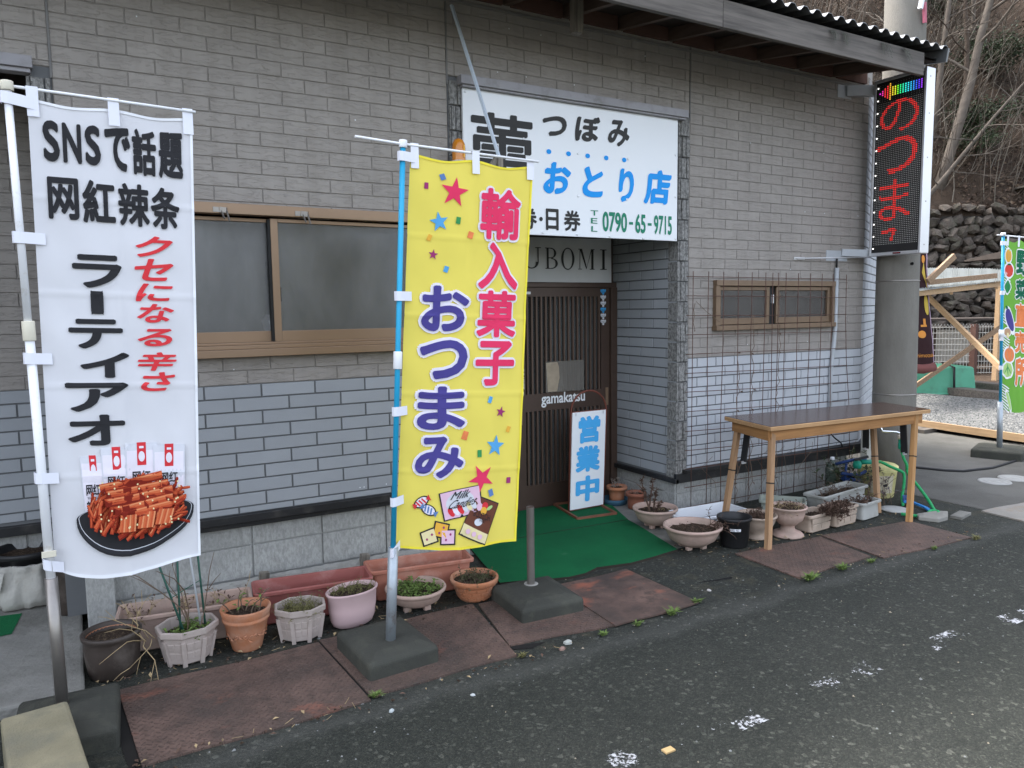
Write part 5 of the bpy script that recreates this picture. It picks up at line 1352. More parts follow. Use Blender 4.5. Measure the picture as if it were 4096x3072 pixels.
# ================================================================== GROUND PLATES, MAT
def plate(pts, z, th, m, label, nm='steel_plate', grp='rusty steel plates along the road edge', curl=0, cat='plate'):
    mb = MB(); n = 10; vs = []
    a, b, c, d = [Vector((*p, 0)) for p in pts]
    for i in range(n+1):
        for j in range(n+1):
            u, v = i/n, j/n; p = (a*(1-u)+b*u)*(1-v)+(d*(1-u)+c*u)*v
            k = curl*max(0, u-.8)*max(0, .4-v)*6
            e = .006*sin(5*u+p.x*3) if v in (0, 1) else 0
            vs.append((p.x, p.y+e, z+k))
    m_ = (n+1)*(n+1)
    fs = [(i*(n+1)+j, (i+1)*(n+1)+j, (i+1)*(n+1)+j+1, i*(n+1)+j+1) for i in range(n) for j in range(n)]
    rim = [i*(n+1) for i in range(n+1)]+[n*(n+1)+j for j in range(1, n+1)]+[i*(n+1)+n for i in range(n-1, -1, -1)]+[j for j in range(n-1, 0, -1)]
    vs2 = vs+[(x, y_, z_-th) for x, y_, z_ in vs]
    fs += [(rim[k], rim[k-1], rim[k-1]+m_, rim[k]+m_) for k in range(len(rim))]
    mb.add(vs2, fs); o = mb.build(nm, m); return tag(o, label, cat, grp)
plate([(.115, -1.455), (.975, -1.445), (.942, -.782), (.068, -.79)], .0085, .008, m_plate('rusty checker plate a', .5, seed=1), 'long rusty chequered steel plate nearest the left edge of the photo')
plate([(.985, -1.41), (1.70, -1.405), (1.805, -.74), (.952, -.757)], .0085, .008, m_plate('rusty checker plate b', .4, seed=2), 'rusty chequered steel plate under the base of the yellow banner')
plate([(1.72, -1.30), (2.29, -1.38), (2.33, -.80), (1.83, -.765)], .0105, .009, m_plate('rusty checker plate c', .2, seed=3), 'short rusty chequered plate under the base with the bare steel tube', curl=.0)
plate([(2.285, -1.40), (2.862, -1.40), (2.857, -.776), (2.325, -.775)], .0155, .009, m_plate('flat steel plate', .9, False, 4), 'flat smooth steel plate with orange rust in front of the green mat')
plate([(3.637, -1.425), (4.345, -1.40), (4.429, -.952), (3.655, -.896)], .0085, .008, m_plate('rusty checker plate e', .4, seed=5), 'rusty chequered plate under the near left leg of the table')
plate([(4.385, -1.47), (5.283, -1.53), (5.305, -1.06), (4.459, -.945)], .0085, .008, m_plate('rusty checker plate f', .15, seed=6), 'long rusty chequered plate under the near right leg of the table')
plate([(5.98, -1.62), (6.7, -1.62), (6.60, -1.24), (6.02, -1.19)], .012, .011, mat('pale galvanised chequer plate', (.24, .225, .20), .6, .15, 7, bump=.5, bs=70, dirt=((.25, .17, .11), .3, 8)), 'pale galvanised chequer plate at the right edge of the photo', 'galvanised_plate', None)
# flat near-black sheets filling the gaps at the ends of the plates
gt = MB(); gt.add([(.015, -.80, .003), (.068, -.79, .003), (.115, -1.47, .003), (.075, -1.47, .003)], [(0, 1, 2, 3)]); gt.add([(1.72, -1.30, .003), (1.90, -1.352, .003), (1.80, -1.375, .003), (1.70, -1.33, .003)], [(0, 1, 2, 3)])
gt.add([(.94, -.79, .003), (.985, -.79, .003), (.998, -1.41, .003), (.972, -1.41, .003)], [(0, 3, 2, 1)])
struct(gt.build('plate_gap', mat('dark gutter', (.012, .011, .010), 1)))
# artificial turf in two pieces
def turf(name, outline, z, th, label):
    mb = MB(); n = len(outline); top = [(x, y_, z+.0) for x, y_ in outline]
    mb.add(top, [list(range(n))]); mb.add(top+[(x, y_, z-th) for x, y_, _ in top], [(k, k-1, k-1+n, k+n) for k in range(n)], 1)
    o = mb.build(name, ['turf', mat('turf backing', (.03, .024, .018), .95)]); return tag(o, label, 'mat', 'green turf mats at the entrance')
fr_ = [(2.08, -.565), (2.20, -.60), (2.33, -.655), (2.48, -.70), (2.60, -.70), (2.72, -.655), (2.80, -.67), (2.95, -.70), (3.15, -.685), (3.385, -.655)]
turf('turf_mat', fr_+[(3.52, -.10), (3.555, .075), (2.235, .145), (2.17, -.15)], .016, .016, 'bright green turf mat with two worn pale patches in front of the doorway')
turf('turf_mat', [(2.17, .155), (3.56, .085), (3.70, .45), (3.78, .735), (2.17, .735)], .016, .016, 'darker green turf mat lying inside the doorway under the open sign')
mb = MB(); mb.add([(-.62, .0, .054), (-.36, .02, .054), (-.33, .30, .054), (-.62, .35, .054)], [(0, 1, 2, 3)]); tag(mb.build('turf_mat', 'turf'), 'scrap of green turf on the concrete at the left edge of the photo', 'mat')
ef = MB(); ef.quad((2.165, .0, .006), (3.985, .0, .006), (3.985, .80, .006), (2.165, .80, .006)); ef.quad((3.35, -.62, .005), (3.985, -.62, .005), (3.985, .0, .005), (3.35, .0, .005)); struct(ef.build('entrance_floor', 'apron_con'))

# ================================================================== POTS
def soil_top(par, r, z, sx=1, sy=1, n=28, rot=0, m='soil'):
    mb = MB(); mb.disc(r, z, n, sx, sy, lump=.012, rot=rot)
    return mb.build('soil', m, par)
def round_pot(name, label, loc, prof, m, soil_r, soil_z, sx=1, sy=1, n=40, rz_=0, feet=0, group='plant pots by the shop wall', rot=0, fn=None, smooth=True, cat='plant pot', foot_r=.09):
    t = thing(name, label, cat, loc, rz_, group)
    mb = MB(); mb.lathe(prof, n, sx, sy, rot=rot, fn=fn, smooth=smooth); mb.build('pot_body', m, t)
    if soil_r: soil_top(t, soil_r, soil_z, sx, sy, n, rot)
    for k in range(feet):
        a_ = pi*2*k/feet+.5; f = MB(); f.box(-.02, .02, -.016, .016, 0, .03); o = f.build('foot', m, t, (foot_r*cos(a_)*sx, foot_r*sin(a_)*sy, 0), bev=.006)
    return t
def pot_prof(rb, rr, h, lip=.018, liph=.035, wall=.012, depth=.04):
    k = rr-lip
    return [(0, .004), (rb*.9, .002), (rb, .008), (rb+(k-rb)*.5, h*.45), (k, h-liph), (k+.004, h-liph+.002), (rr, h-liph+.006), (rr+.002, h-.008), (rr-.004, h), (rr-wall, h-.002), (rr-wall-.006, h-liph), (rb+(k-rb)*.6-.004, h*.5)]
round_pot('glazed_jar', 'dark brown glazed jar with a flared rim, leftmost in the row of pots', (.062, -.583, .0), [(0, .003), (.095, .002), (.100, .01), (.112, .08), (.116, .14), (.114, .165), (.118, .175), (.124, .185), (.126, .197), (.120, .203), (.110, .200), (.104, .185), (.100, .13)], 'jar', .104, .165)
mb = MB(); mb.lathe([(.1055, .13), (.1035, .185)], 36, mi=0); o = mb.build('inner_glaze', 'terra'); o.parent = [x_ for x_ in bpy.data.objects if x_.name == 'glazed_jar'][0]
def octa(label, loc, rb, rt, h, sx, rz_, m):
    t = thing('octagonal_planter', label, 'plant pot', loc, rz_, 'plant pots by the shop wall')
    n = 8; rot = pi/8
    mb = MB(); mb.lathe([(0, .010), (rb*.95, .010), (rb, .012), (rt*.90, h-.034), (rt, h-.030), (rt*1.01, h-.006), (rt*.99, h), (rt*.90, h), (rt*.86, h-.05), (rt*.80, h*.5)], n, sx, 1, smooth=False, rot=rot); mb.build('pot_body', m, t, bev=.004)
    for k in range(n):
        a_ = rot+2*pi*k/n; f = MB(); c, s = cos(a_), sin(a_)
        f.bar((rb*.965*c*sx, rb*.965*s, 0), ((rb+(rt*.9-rb)*.92)*c*sx, (rb+(rt*.9-rb)*.92)*s, h-.05), .020, .014); f.build('corner_post', m, t, bev=.002)
        a2 = rot+2*pi*(k+1)/n
        for q, (va, vb) in enumerate(((.10, .40), (.46, .78))):
            g = MB()
            for ua, ub in ((.15, .5), (.53, .86)):
                P = lambda u, v, e: (((rb+(rt*.9-rb)*v)*e)*(c*(1-u)+cos(a2)*u)*sx, ((rb+(rt*.9-rb)*v)*e)*(s*(1-u)+sin(a2)*u), .022+(h-.056)*v)
                g.add([P(ua, va, 1.004), P(ub, va, 1.004), P(ub, vb, 1.004), P(ua, vb, 1.004), P(ua+.03, va+.03, 1.03), P(ub-.03, va+.03, 1.03), P(ub-.03, vb-.03, 1.03), P(ua+.03, vb-.03, 1.03)], [(4, 5, 6, 7), (0, 1, 5, 4), (1, 2, 6, 5), (2, 3, 7, 6), (3, 0, 4, 7)])
            g.build('raised_panel', m, t)
    mb = MB(); mb.disc(rt*.86, h-.05, 8, sx, 1, lump=.008, rot=rot); mb.build('soil', 'soil', t)
    return t
octa('greyish pink octagonal planter with three green canes, second pot from the left', (.374, -.610, .0), .092, .128, .175, 1.10, radians(8), 'pinkgrey')
octa('greyish pink octagonal planter full of olive weeds, between the terracotta pot and the pink one', (.890, -.652, .0), .088, .117, .172, 1.12, radians(-12), 'pinkgrey')
tp = round_pot('terracotta_pot', 'tall terracotta pot with a double rim band and a moulded vine, by the octagonal planters', (.635, -.632, .0), [(0, .004), (.066, .002), (.070, .008), (.092, .10), (.104, .145), (.110, .150), (.110, .160), (.106, .164), (.110, .170), (.118, .200), (.117, .207), (.106, .206), (.100, .17), (.094, .12)], 'terra', .099, .172)
mb = MB()
for k in range(26):
    a_ = 2*pi*k/26; r_ = .0905+.001; z_ = .085+.012*sin(k*1.9)
    mb.leaf((r_*cos(a_), r_*sin(a_), z_), (-sin(a_), cos(a_), .6*(-1)**k), (cos(a_), sin(a_), 0), .026, .012)
    mb.tube([(r_*cos(a_+t*.12), r_*sin(a_+t*.12), .085+.008*sin((k+t)*1.9)) for t in (0, .5, 1, 1.5, 2)], .0022, 4, 0, False)
mb.build('moulded_vine', 'terra', tp)
round_pot('pink_planter', 'tall dusty pink oval planter with an even fringe of weeds', (1.166, -.630, .0), [(0, .004), (.085, .002), (.100, .012), (.112, .04), (.120, .10), (.124, .17), (.131, .178), (.132, .186), (.128, .190), (.120, .186), (.117, .15)], 'pink', .117, .168, 1.10, .74, rz_=radians(14))
bw_prof = lambda R, h, rb=.5: [(0, .024), (R*rb*.9, .022), (R*rb, .024), (R*.78, h*.42), (R*.90, h*.72), (R*.945, h-.022), (R*1.0, h-.018), (R*1.012, h-.008), (R*.99, h), (R*.93, h-.001), (R*.885, h-.02), (R*.80, h*.6)]
round_pot('planter_bowl', 'pale pink bowl with green sprouts standing behind the yellow banner pole', (1.530, -.605, .0), bw_prof(.166, .120), 'pinkpale', .145, .088, feet=4, foot_r=.075)
brk = round_pot('brick_pattern_bowl', 'terracotta bowl moulded like brickwork beside the green mat', (1.868, -.650, .0), [(0, .004), (.086, .002), (.092, .01), (.120, .085), (.124, .090), (.134, .096), (.138, .118), (.134, .126), (.124, .124), (.118, .10)], 'terra', .120, .095)
for row in range(3):
    for k in range(13):
        a0 = 2*pi*(k+.5*(row % 2))/13; a1 = a0+2*pi/13-.05; z0, z1 = .014+.024*row, .034+.024*row
        mb = MB(); R_ = lambda z: .092+(.120-.092)*(z-.01)/.075
        vs = [((R_(z)+e)*cos(a_), (R_(z)+e)*sin(a_), z) for e, ia in ((0, 0), (.0035, .035)) for z, a_ in ((z0+ia*.05, a0+ia), (z0+ia*.05, a1-ia), (z1-ia*.05, a1-ia), (z1-ia*.05, a0+ia))]
        mb.add(vs, [(4, 5, 6, 7), (0, 1, 5, 4), (1, 2, 6, 5), (2, 3, 7, 6), (3, 0, 4, 7)]); mb.build('moulded_brick', 'terra', brk)
def rect_planter(name, label, loc, L, W, h, rz_, m, group='long planters by the shop wall', soilz=.62, taper=.88, panels=0, lip=.016):
    t = thing(name, label, 'planter', loc, rz_, group); mb = MB()
    def ring(l, w_, z, r=.022):
        pts = []
        for sx, sy, a0 in ((1, 1, 0), (-1, 1, pi/2), (-1, -1, pi), (1, -1, 1.5*pi)):
            for k in range(4): a_ = a0+pi/2*k/3; pts.append((sx*(l/2-r)+r*cos(a_), sy*(w_/2-r)+r*sin(a_), z))
        return pts
    rings = [ring(L*taper-.02, W*taper-.02, .004), ring(L*taper, W*taper, .012), ring(L-2*lip-.004, W-2*lip-.004, h-.03), ring(L-2*lip, W-2*lip, h-.026), ring(L, W, h-.022), ring(L+.002, W+.002, h-.006), ring(L-.006, W-.006, h), ring(L-2*lip, W-2*lip, h-.003), ring(L-2*lip-.012, W-2*lip-.012, h-.045), ring((L-.03)*taper, (W-.03)*taper, h*.3)]
    n = 16; vs = sum(rings, []); fs = [(i*n+k, i*n+(k+1) % n, (i+1)*n+(k+1) % n, (i+1)*n+k) for i in range(len(rings)-1) for k in range(n)]
    mb.add(vs, fs+[list(range(n))], 0, False); mb.build('pot_body', m, t, bev=.002)
    k = 1-(1-taper)*(1-soilz); s = MB(); nx, ny = 22, 6; sv = []
    for i in range(nx+1):
        for j in range(ny+1): sv.append(((i/nx-.5)*(L-2*lip-.014)*k, (j/ny-.5)*(W-2*lip-.014)*k, h*soilz+random.uniform(-.008, .008)))
    s.add(sv, [(i*(ny+1)+j, (i+1)*(ny+1)+j, (i+1)*(ny+1)+j+1, i*(ny+1)+j+1) for i in range(nx) for j in range(ny)], 0, True); s.build('soil', 'soil', t)
    if panels:
        for q in range(panels):
            for (va, vb) in ((.12, .42), (.46, .76)):
                g = MB(); a_, b_ = -.46+.92*q/panels+.01, -.46+.92*(q+1)/panels-.01
                P = lambda u, v, e: (u*L*(taper+(1-taper)*v)*.95, -(W*(taper+(.95-taper)*v))/2-e, .01+h*v*.95)
                g.add([P(a_, va, -.003), P(b_, va, -.003), P(b_, vb, -.003), P(a_, vb, -.003), P(a_+.01, va+.03, .003), P(b_-.01, va+.03, .003), P(b_-.01, vb-.03, .003), P(a_+.01, vb-.03, .003)], [(4, 5, 6, 7), (0, 1, 5, 4), (1, 2, 6, 5), (2, 3, 7, 6), (3, 0, 4, 7)])
                g.build('raised_panel', m, t)
    return t
rect_planter('long_planter', 'pale pinkish long planter with dry straw against the left foundation', (.40, -.365, 0), .62, .215, .185, radians(-8), 'pinkpale', soilz=.45)
rect_planter('long_planter', 'dusky red long planter with bare soil, between the pale planter and the terracotta one', (1.03, -.375, 0), .62, .215, .185, radians(-8), 'rose_pl', soilz=.32)
rect_planter('long_planter', 'terracotta coloured long planter behind the yellow banner pole', (1.645, -.385, 0), .61, .215, .185, radians(-9), 'terra_pl', soilz=.38)
# left alcove
bp_ = thing('black_pot', 'wide black pot wrapped in a dirty grey sack in the left alcove', 'plant pot', (-.30, .50, .05))
mb = MB(); mb.lathe([(0, .004), (.10, .002), (.125, .20), (.15, .27), (.165, .275), (.168, .30), (.16, .305), (.148, .30), (.135, .25)], 36); mb.build('pot_body', 'blackpl', bp_); soil_top(bp_, .138, .262)
fnb = lambda a, z: 1+.07*sin(5*a+z*9)+.05*sin(11*a-z*20)+.03*sin(19*a)
mb = MB(); mb.lathe([(.12, -.004), (.172, .015), (.190, .06), (.182, .12), (.168, .17), (.160, .21), (.168, .238), (.156, .245), (.150, .22)], 64, fn=fnb)
for k in range(2):
    q = [(-.10, -.15, .215), (-.245, -.10, .235), (-.30, -.07, .185), (-.215, -.14, .12), (-.12, -.18, .13)]
mb.add(q, [(0, 1, 2, 3, 4)]); mb.build('sack', 'bagcloth', bp_)
round_pot('dark_planter', 'dark mossy upright pot behind the white banner pole', (-.085, .215, .05), [(0, .004), (.088, .002), (.095, .01), (.086, .14), (.095, .27), (.100, .28), (.09, .285), (.08, .25)], 'jar', .085, .25)
# right group
round_pot('terracotta_pot', 'small terracotta pot standing in a dull blue saucer by the door frame', (3.812, .545, .018), pot_prof(.060, .086, .135), 'terra', .072, .112)
sc_ = MB(); sc_.lathe([(0, .002), (.098, .0), (.108, .045), (.106, .048), (.103, .046), (.094, .008), (0, .008)], 36); tag(sc_.build('saucer', 'dkblue', None, (3.79, .545, .007)), 'dull blue plastic saucer under the small terracotta pot', 'saucer')
round_pot('terracotta_pot', 'small dark terracotta pot between the blue saucer and the pale bowl', (3.835, .325, .007), pot_prof(.066, .084, .135), 'terra_dk', .070, .112)
round_pot('planter_bowl', 'pale pink bowl holding a withered brown succulent by the entry corner', (3.625, -.150, .006), bw_prof(.165, .150, .42), 'pinkpale', .142, .112, feet=4, foot_r=.06)
round_pot('planter_bowl', 'largest pale pink bowl, with bare dark soil, in front of the entry corner', (3.530, -.640, .0), bw_prof(.196, .158, .46), 'pinkpale', .168, .115, feet=4, foot_r=.075)
bk_ = round_pot('black_bucket', 'round black plastic bucket pot with a small white label', (3.800, -.755, .0), [(0, .004), (.088, .002), (.092, .008), (.106, .175), (.112, .178), (.117, .195), (.115, .204), (.108, .202), (.100, .15), (.096, .12)], 'blackpl', .097, .135, cat='bucket')
mb = MB()
def cyl_patch(mb, r, a0, a1, z0, z1, n=8, mi=0, k=0.0):
    for i in range(n):
        p, q = a0+(a1-a0)*i/n, a0+(a1-a0)*(i+1)/n
        mb.add([((r+k*z)*cos(t), (r+k*z)*sin(t), z) for t, z in ((p, z0), (q, z0), (q, z1), (p, z1))], [(0, 1, 2, 3)], mi)
cyl_patch(mb, .0925, radians(-152), radians(-112), .122, .140, 10, 0, .088); mb.build('label_plate', 'label_white', bk_)
mb = MB(); 
put(mb, 'HO 965', (.15, .15, .85, .85), lambda u, v: ((.0932+.088*(.122+.018*v))*cos(radians(-152+40*u)), (.0932+.088*(.122+.018*v))*sin(radians(-152+40*u)), .122+.018*v), off=.0, sub=.2); mb.build('lettering', 'pr_black', bk_)
rect_planter('white_tub', 'shallow white plastic tub lying at the foot of the trellis', (3.955, -.345, .0), .58, .29, .125, radians(-3), 'whitepl', None, .16)
round_pot('planter_bowl', 'pale bowl on a low foot between the black bucket and the pedestal urn', (4.050, -.725, .0), [(0, .004), (.070, .002), (.078, .012), (.060, .03), (.055, .04), (.105, .085), (.125, .13), (.130, .155), (.139, .160), (.140, .170), (.134, .174), (.122, .165), (.112, .13)], 'beige', .118, .145)
ur = round_pot('pedestal_urn', 'pale pink pedestal urn with a fluted bowl and dry straw on top', (4.282, -.80, .0), [(0, .003), (.108, .002), (.110, .012), (.100, .018), (.098, .026), (.078, .034), (.052, .042), (.045, .062), (.047, .080), (.062, .086), (.095, .118), (.110, .158), (.114, .196), (.128, .203), (.131, .212), (.126, .217), (.112, .212), (.106, .18)], 'pinkpale', .110, .195, n=60, fn=lambda a, z: 1+(.035*abs(sin(10*a)) if .088 < z < .165 else (.03*abs(sin(10*a)) if .04 < z < .082 else 0)))
rect_planter('square_planter', 'low beige planter spilling brown dead leaves, next to the pedestal urn', (4.545, -.795, .0), .27, .17, .135, radians(4), 'beige', 'small beige planters under the table', .75, panels=2)
rect_planter('square_planter', 'beige planter with panelled front, half covered by dead leaves from its left neighbour', (4.825, -.80, .0), .29, .17, .145, radians(4), 'beige', 'small beige planters under the table', .78, panels=3)
rect_planter('small_planter', 'small grey planter at the right end of the planter row', (5.13, -.795, .0), .26, .16, .14, radians(6), 'greypl', None, .8)
rect_planter('long_planter', 'long pale grey planter behind the small planters under the trellis', (5.12, -.565, .0), .65, .19, .18, radians(7), 'greypl', soilz=.75)
rect_planter('long_planter', 'greenish grey long planter mostly hidden behind the pedestal urn', (4.58, -.50, .0), .34, .20, .16, radians(-50), mat('greenish grey plastic', (.33, .36, .31), .6, .1, 6, dirt=((.25, .25, .2), .3, 8)))
# ---- plants (each its own thing)
def stems(name, label, loc, n, spread, h, m, leaves=0, lm=None, lean=(0, 0), curl=.3, r=.0022, ll=.02, sx=1, sy=1, cat='plant', seed=0, twigs=2):
    rd = random.Random(seed+hash(label) % 1000 if False else seed); t = thing(name, label, cat, loc)
    mb = MB(); lf_ = MB()
    for _ in range(n):
        a_, q = rd.uniform(0, 2*pi), spread*rd.random()**.5; p = Vector((q*cos(a_)*sx, q*sin(a_)*sy, 0)); H = h*rd.uniform(.5, 1.15)
        d = Vector((lean[0]+rd.uniform(-curl, curl), lean[1]+rd.uniform(-curl, curl), 1)).normalized(); pts = [p]
        for k in range(4):
            d = (d+Vector((rd.uniform(-curl, curl), rd.uniform(-curl, curl), rd.uniform(-curl, curl*.3)))*.6).normalized(); pts.append(pts[-1]+d*H/4)
            if k and leaves:
                for _q in range(leaves): lf_.leaf(pts[-1]+Vector((rd.uniform(-.01, .01),)*3), (rd.uniform(-1, 1), rd.uniform(-1, 1), rd.uniform(-.4, .8)), (0, 0, 1), ll*rd.uniform(.6, 1.3), ll*.55)
            if twigs and k > 0 and rd.random() < .5:
                e = (d+Vector((rd.uniform(-1, 1), rd.uniform(-1, 1), rd.uniform(-.3, .6)))).normalized(); mb.tube([pts[-1], pts[-1]+e*H*.2, pts[-1]+e*H*.34+Vector((0, 0, -.01))], [r*.8, r*.6, r*.3], 4, 0, False)
        mb.tube(pts, [r, r, r*.9, r*.7, r*.4], 5, 0, False)
    mb.build('stems', m, t)
    if lf_.v: lf_.build('leaves', lm, t, kind='stuff')
    return t
stems('dry_weeds', 'dry straw weeds in the pale pinkish long planter', (.40, -.37, .085), 46, .30, .16, 'straw', 2, 'deadleaf', curl=.7, sx=1, sy=.3, seed=1)
stems('bare_twigs', 'bare branching twigs growing up between the green canes', (.40, -.60, .13), 5, .05, .55, 'twig', curl=.45, r=.003, seed=7, lean=(.15, .1))
stems('low_weeds', 'small green sprouts in the planter with the green canes', (.374, -.61, .125), 26, .09, .05, 'weed', 3, 'weed', curl=.8, seed=3, twigs=0, ll=.022)
stems('thorny_stems', 'short thorny cut stems with a green sprout in the tall terracotta pot', (.635, -.632, .165), 7, .06, .14, 'twig', 1, 'weed', curl=.6, r=.0036, seed=4, ll=.03)
stems('olive_weeds', 'olive green weeds filling the second octagonal planter', (.89, -.652, .12), 90, .095, .085, 'weed_ol', 3, 'weed_ol', curl=.6, seed=5, twigs=0, ll=.010, r=.0012)
stems('olive_weeds', 'fringe of olive weeds along the pink planter', (1.166, -.63, .168), 70, .11, .055, 'weed_ol', 3, 'weed_ol', curl=.5, seed=6, twigs=0, ll=.008, sx=1.05, sy=.6, r=.0012)
stems('green_sprouts', 'green leafy sprouts in the bowl behind the yellow banner pole', (1.53, -.605, .088), 60, .12, .05, 'weed', 3, 'weed', curl=.8, seed=8, twigs=0, ll=.022, r=.0015)
stems('dry_weeds', 'dark tangled dry weeds in the brick patterned bowl', (1.868, -.65, .095), 60, .10, .075, 'twig', 3, mat('dull green brown leaf', (.07, .075, .035), .85, .3, 20), curl=.9, seed=9, ll=.016, r=.0018)
stems('long_straws', 'long dry straws fanned out beside the dark glazed jar', (.205, -.62, .135), 7, .03, .33, 'straw', curl=.9, r=.0022, seed=12, lean=(-.3, -.6))
stems('dry_plant', 'grey stems with pale tips in the terracotta pot on the saucer', (3.812, .545, .13), 6, .04, .10, mat('grey pink stem', (.27, .21, .175), .8), 2, mat('grey leaf', (.28, .27, .23), .8), curl=.8, r=.004, seed=14, ll=.016)
stems('dry_plant', 'short reddish dry stems in the small dark terracotta pot', (3.835, .325, .118), 8, .05, .07, mat('reddish stem', (.21, .12, .09), .8), curl=.9, r=.0035, seed=15)
dp_ = stems('withered_succulent', 'withered dark brown succulent with curled leaf clusters in the pale bowl by the corner', (3.625, -.150, .11), 4, .06, .22, 'deadleaf', 22, 'deadleaf', curl=.32, r=.007, seed=17, ll=.026)
stems('dry_weeds', 'yellow dry straw around the withered succulent', (3.625, -.150, .105), 60, .13, .05, mat('yellow straw', (.40, .31, .15), .85, .2, 20), curl=1.2, seed=18, twigs=1, r=.0015)
stems('dry_weeds', 'brown dry creeper hanging over the right rim of the largest bowl', (3.66, -.68, .135), 12, .05, .15, 'deadleaf', 3, 'deadleaf', curl=.6, lean=(.8, -.9), seed=19, ll=.02)
stems('dry_weeds', 'thin dry weeds on the dark soil of the largest bowl', (3.53, -.64, .115), 45, .14, .04, 'twig', 2, 'deadleaf', curl=1.2, seed=20, ll=.014, r=.0015)
stems('dry_weeds', 'dead brown weeds in the low footed bowl', (4.05, -.725, .145), 40, .10, .06, 'deadleaf', 3, 'deadleaf', curl=1.0, seed=21, ll=.018)
stems('dry_straw', 'matted dry straw heaped on top of the pedestal urn', (4.282, -.80, .195), 90, .10, .07, 'straw', 1, 'deadleaf', curl=1.3, seed=22, ll=.02, r=.0015)
stems('dead_creeper', 'dead brown creeper spilling over the front of the two beige planters', (4.66, -.85, .12), 30, .16, .11, 'deadleaf', 9, 'deadleaf', curl=.7, lean=(0, -1.1), seed=23, sx=1, sy=.35, ll=.028)
stems('dead_weeds', 'dead dark weeds in the panelled beige planter', (4.84, -.80, .12), 40, .12, .06, 'deadleaf', 5, 'deadleaf', curl=1, seed=24, sx=1, sy=.5, ll=.022)
stems('dead_weeds', 'reddish dead weeds in the small grey planter', (5.13, -.795, .115), 24, .10, .09, 'deadleaf', 2, 'deadleaf', curl=.8, seed=25, sx=1, sy=.5)
stems('dry_weeds', 'wiry dry stems in the long pale grey planter', (5.10, -.565, .135), 40, .24, .12, 'twig', 1, 'deadleaf', curl=.8, seed=26, sx=1, sy=.2, r=.0017)
stems('purple_weeds', 'dark leafy weeds with tiny mauve flowers behind the water bottle', (5.60, -.30, .0), 26, .16, .34, 'twig', 5, 'leafy2', curl=.45, seed=27, ll=.04)
stems('purple_weeds', 'straggly flowering weeds in front of the pale yellow tub', (5.58, -.62, .0), 14, .10, .30, 'twig', 3, mat('dull purple leaf', (.13, .10, .11), .8, .3, 20), curl=.5, seed=28, ll=.025)
for i, (xx, yy, s_, lb) in enumerate(((3.67, -1.47, 1.3, 'largest rosette of green weed at the near corner of the right hand plates'), (3.98, -1.46, 1.0, 'green weed rosette second from the near corner of the right hand plates'), (2.64, -1.43, 1.0, 'grass tuft along the near edge of the smooth orange rusted plate'), (2.86, -1.38, .8, 'small grass tuft at the right corner of the smooth plate'), (2.18, -1.44, .6, 'tiny grass tuft before the short plate under the bare tube'), (1.0, -1.42, .7, 'tiny grass tuft in the joint between the two left plates'), (4.25, -1.47, .7, 'weed tuft where the two right hand plates meet'), (5.27, -1.56, .8, 'yellowish weed tuft at the far right corner of the plates'), (4.83, -1.53, .6, 'flat weed tuft along the long right plate'), (1.72, -1.43, .6, 'moss tuft at the right corner of the plate under the yellow banner base'), (2.40, -1.44, .7, 'clover tuft below the orange rusted plate'))):
    mb = MB(); rd = random.Random(40+i)
    for _ in range(46):
        a_ = rd.uniform(0, 2*pi); mb.leaf((rd.uniform(-.02, .02)*s_, rd.uniform(-.012, .012)*s_, .002), (cos(a_), sin(a_)*.7, rd.uniform(.3, 1.0)), (0, 0, 1), .058*s_*rd.uniform(.5, 1.1), .010*s_)
    tag(mb.build('weed_tuft', 'weed' if i not in (7, 9) else 'weed_ol', None, (xx, yy, 0)), lb, 'weed', 'weeds at the road edge')
# green garden canes
for i, (a_, b_, m_, lb) in enumerate((((.36, -.625, .13), (.235, -.53, .60), 'g', 'green garden cane leaning left out of the octagonal planter'), ((.345, -.60, .13), (.36, -.50, .60), 'g', 'upright green garden cane beside the leaning one'), ((.435, -.62, .13), (.395, -.54, .64), 'w', 'pale grey plastic cane in the octagonal planter'), ((.455, -.60, .13), (.44, -.52, .62), 'g', 'rightmost green garden cane in the octagonal planter'))):
    mb = MB(); mb.tube([a_, b_], .0048, 8); 
    tag(mb.build('garden_cane', mat('green cane', (.03, .10, .075), .5) if m_ == 'g' else 'pipe_grey'), lb, 'cane', 'garden canes in the octagonal planter')
mb = MB(); mb.tube([(.245, -.535, .50), (.36, -.515, .515), (.445, -.53, .50)], .002, 5); mb.tube([(.315, -.59, .30), (.36, -.56, .31), (.45, -.58, .36)], .002, 5); tag(mb.build('garden_wire', mat('green wire', (.03, .12, .08), .6)), 'thin green wire tied round the garden canes', 'wire')
mb = MB(); mb.bar((.235, -.60, .555), (.225, -.60, .60), .02, .003); mb.tube([(.245, -.60, .58), (.29, -.585, .575), (.34, -.57, .555)], .008, 6, 1); tag(mb.build('metal_hook', ['silver', 'rust']), 'small metal plate with a rusty hook under the hem of the white banner', 'hook')
for i, (xx, yy, q) in enumerate(((1.02, -1.56, .012), (1.92, -1.46, .016), (1.98, -1.42, .020), (1.36, -1.62, .010), (3.05, -1.28, .012))):
    mb = MB(); mb.lathe([(0, 0), (q, .002), (q*.9, q*.6), (q*.4, q*.95), (0, q)], 7, fn=lambda a, z: 1+.2*sin(2*a+i), smooth=False)
    tag(mb.build('pebble', mat('pale pebble %d' % i, ((.42, .46, .46), (.26, .17, .14), (.36, .37, .34), (.40, .42, .42), (.4, .38, .36))[i], .8), None, (xx, yy, .0)), ('pale pebble on the asphalt below the plate joint', 'reddish pebble in the gap of the short plate', 'rounded grey stone below the bare tube base', 'small pale pebble on the asphalt left of centre', 'tiny stone by the hole in the asphalt')[i], 'stone')
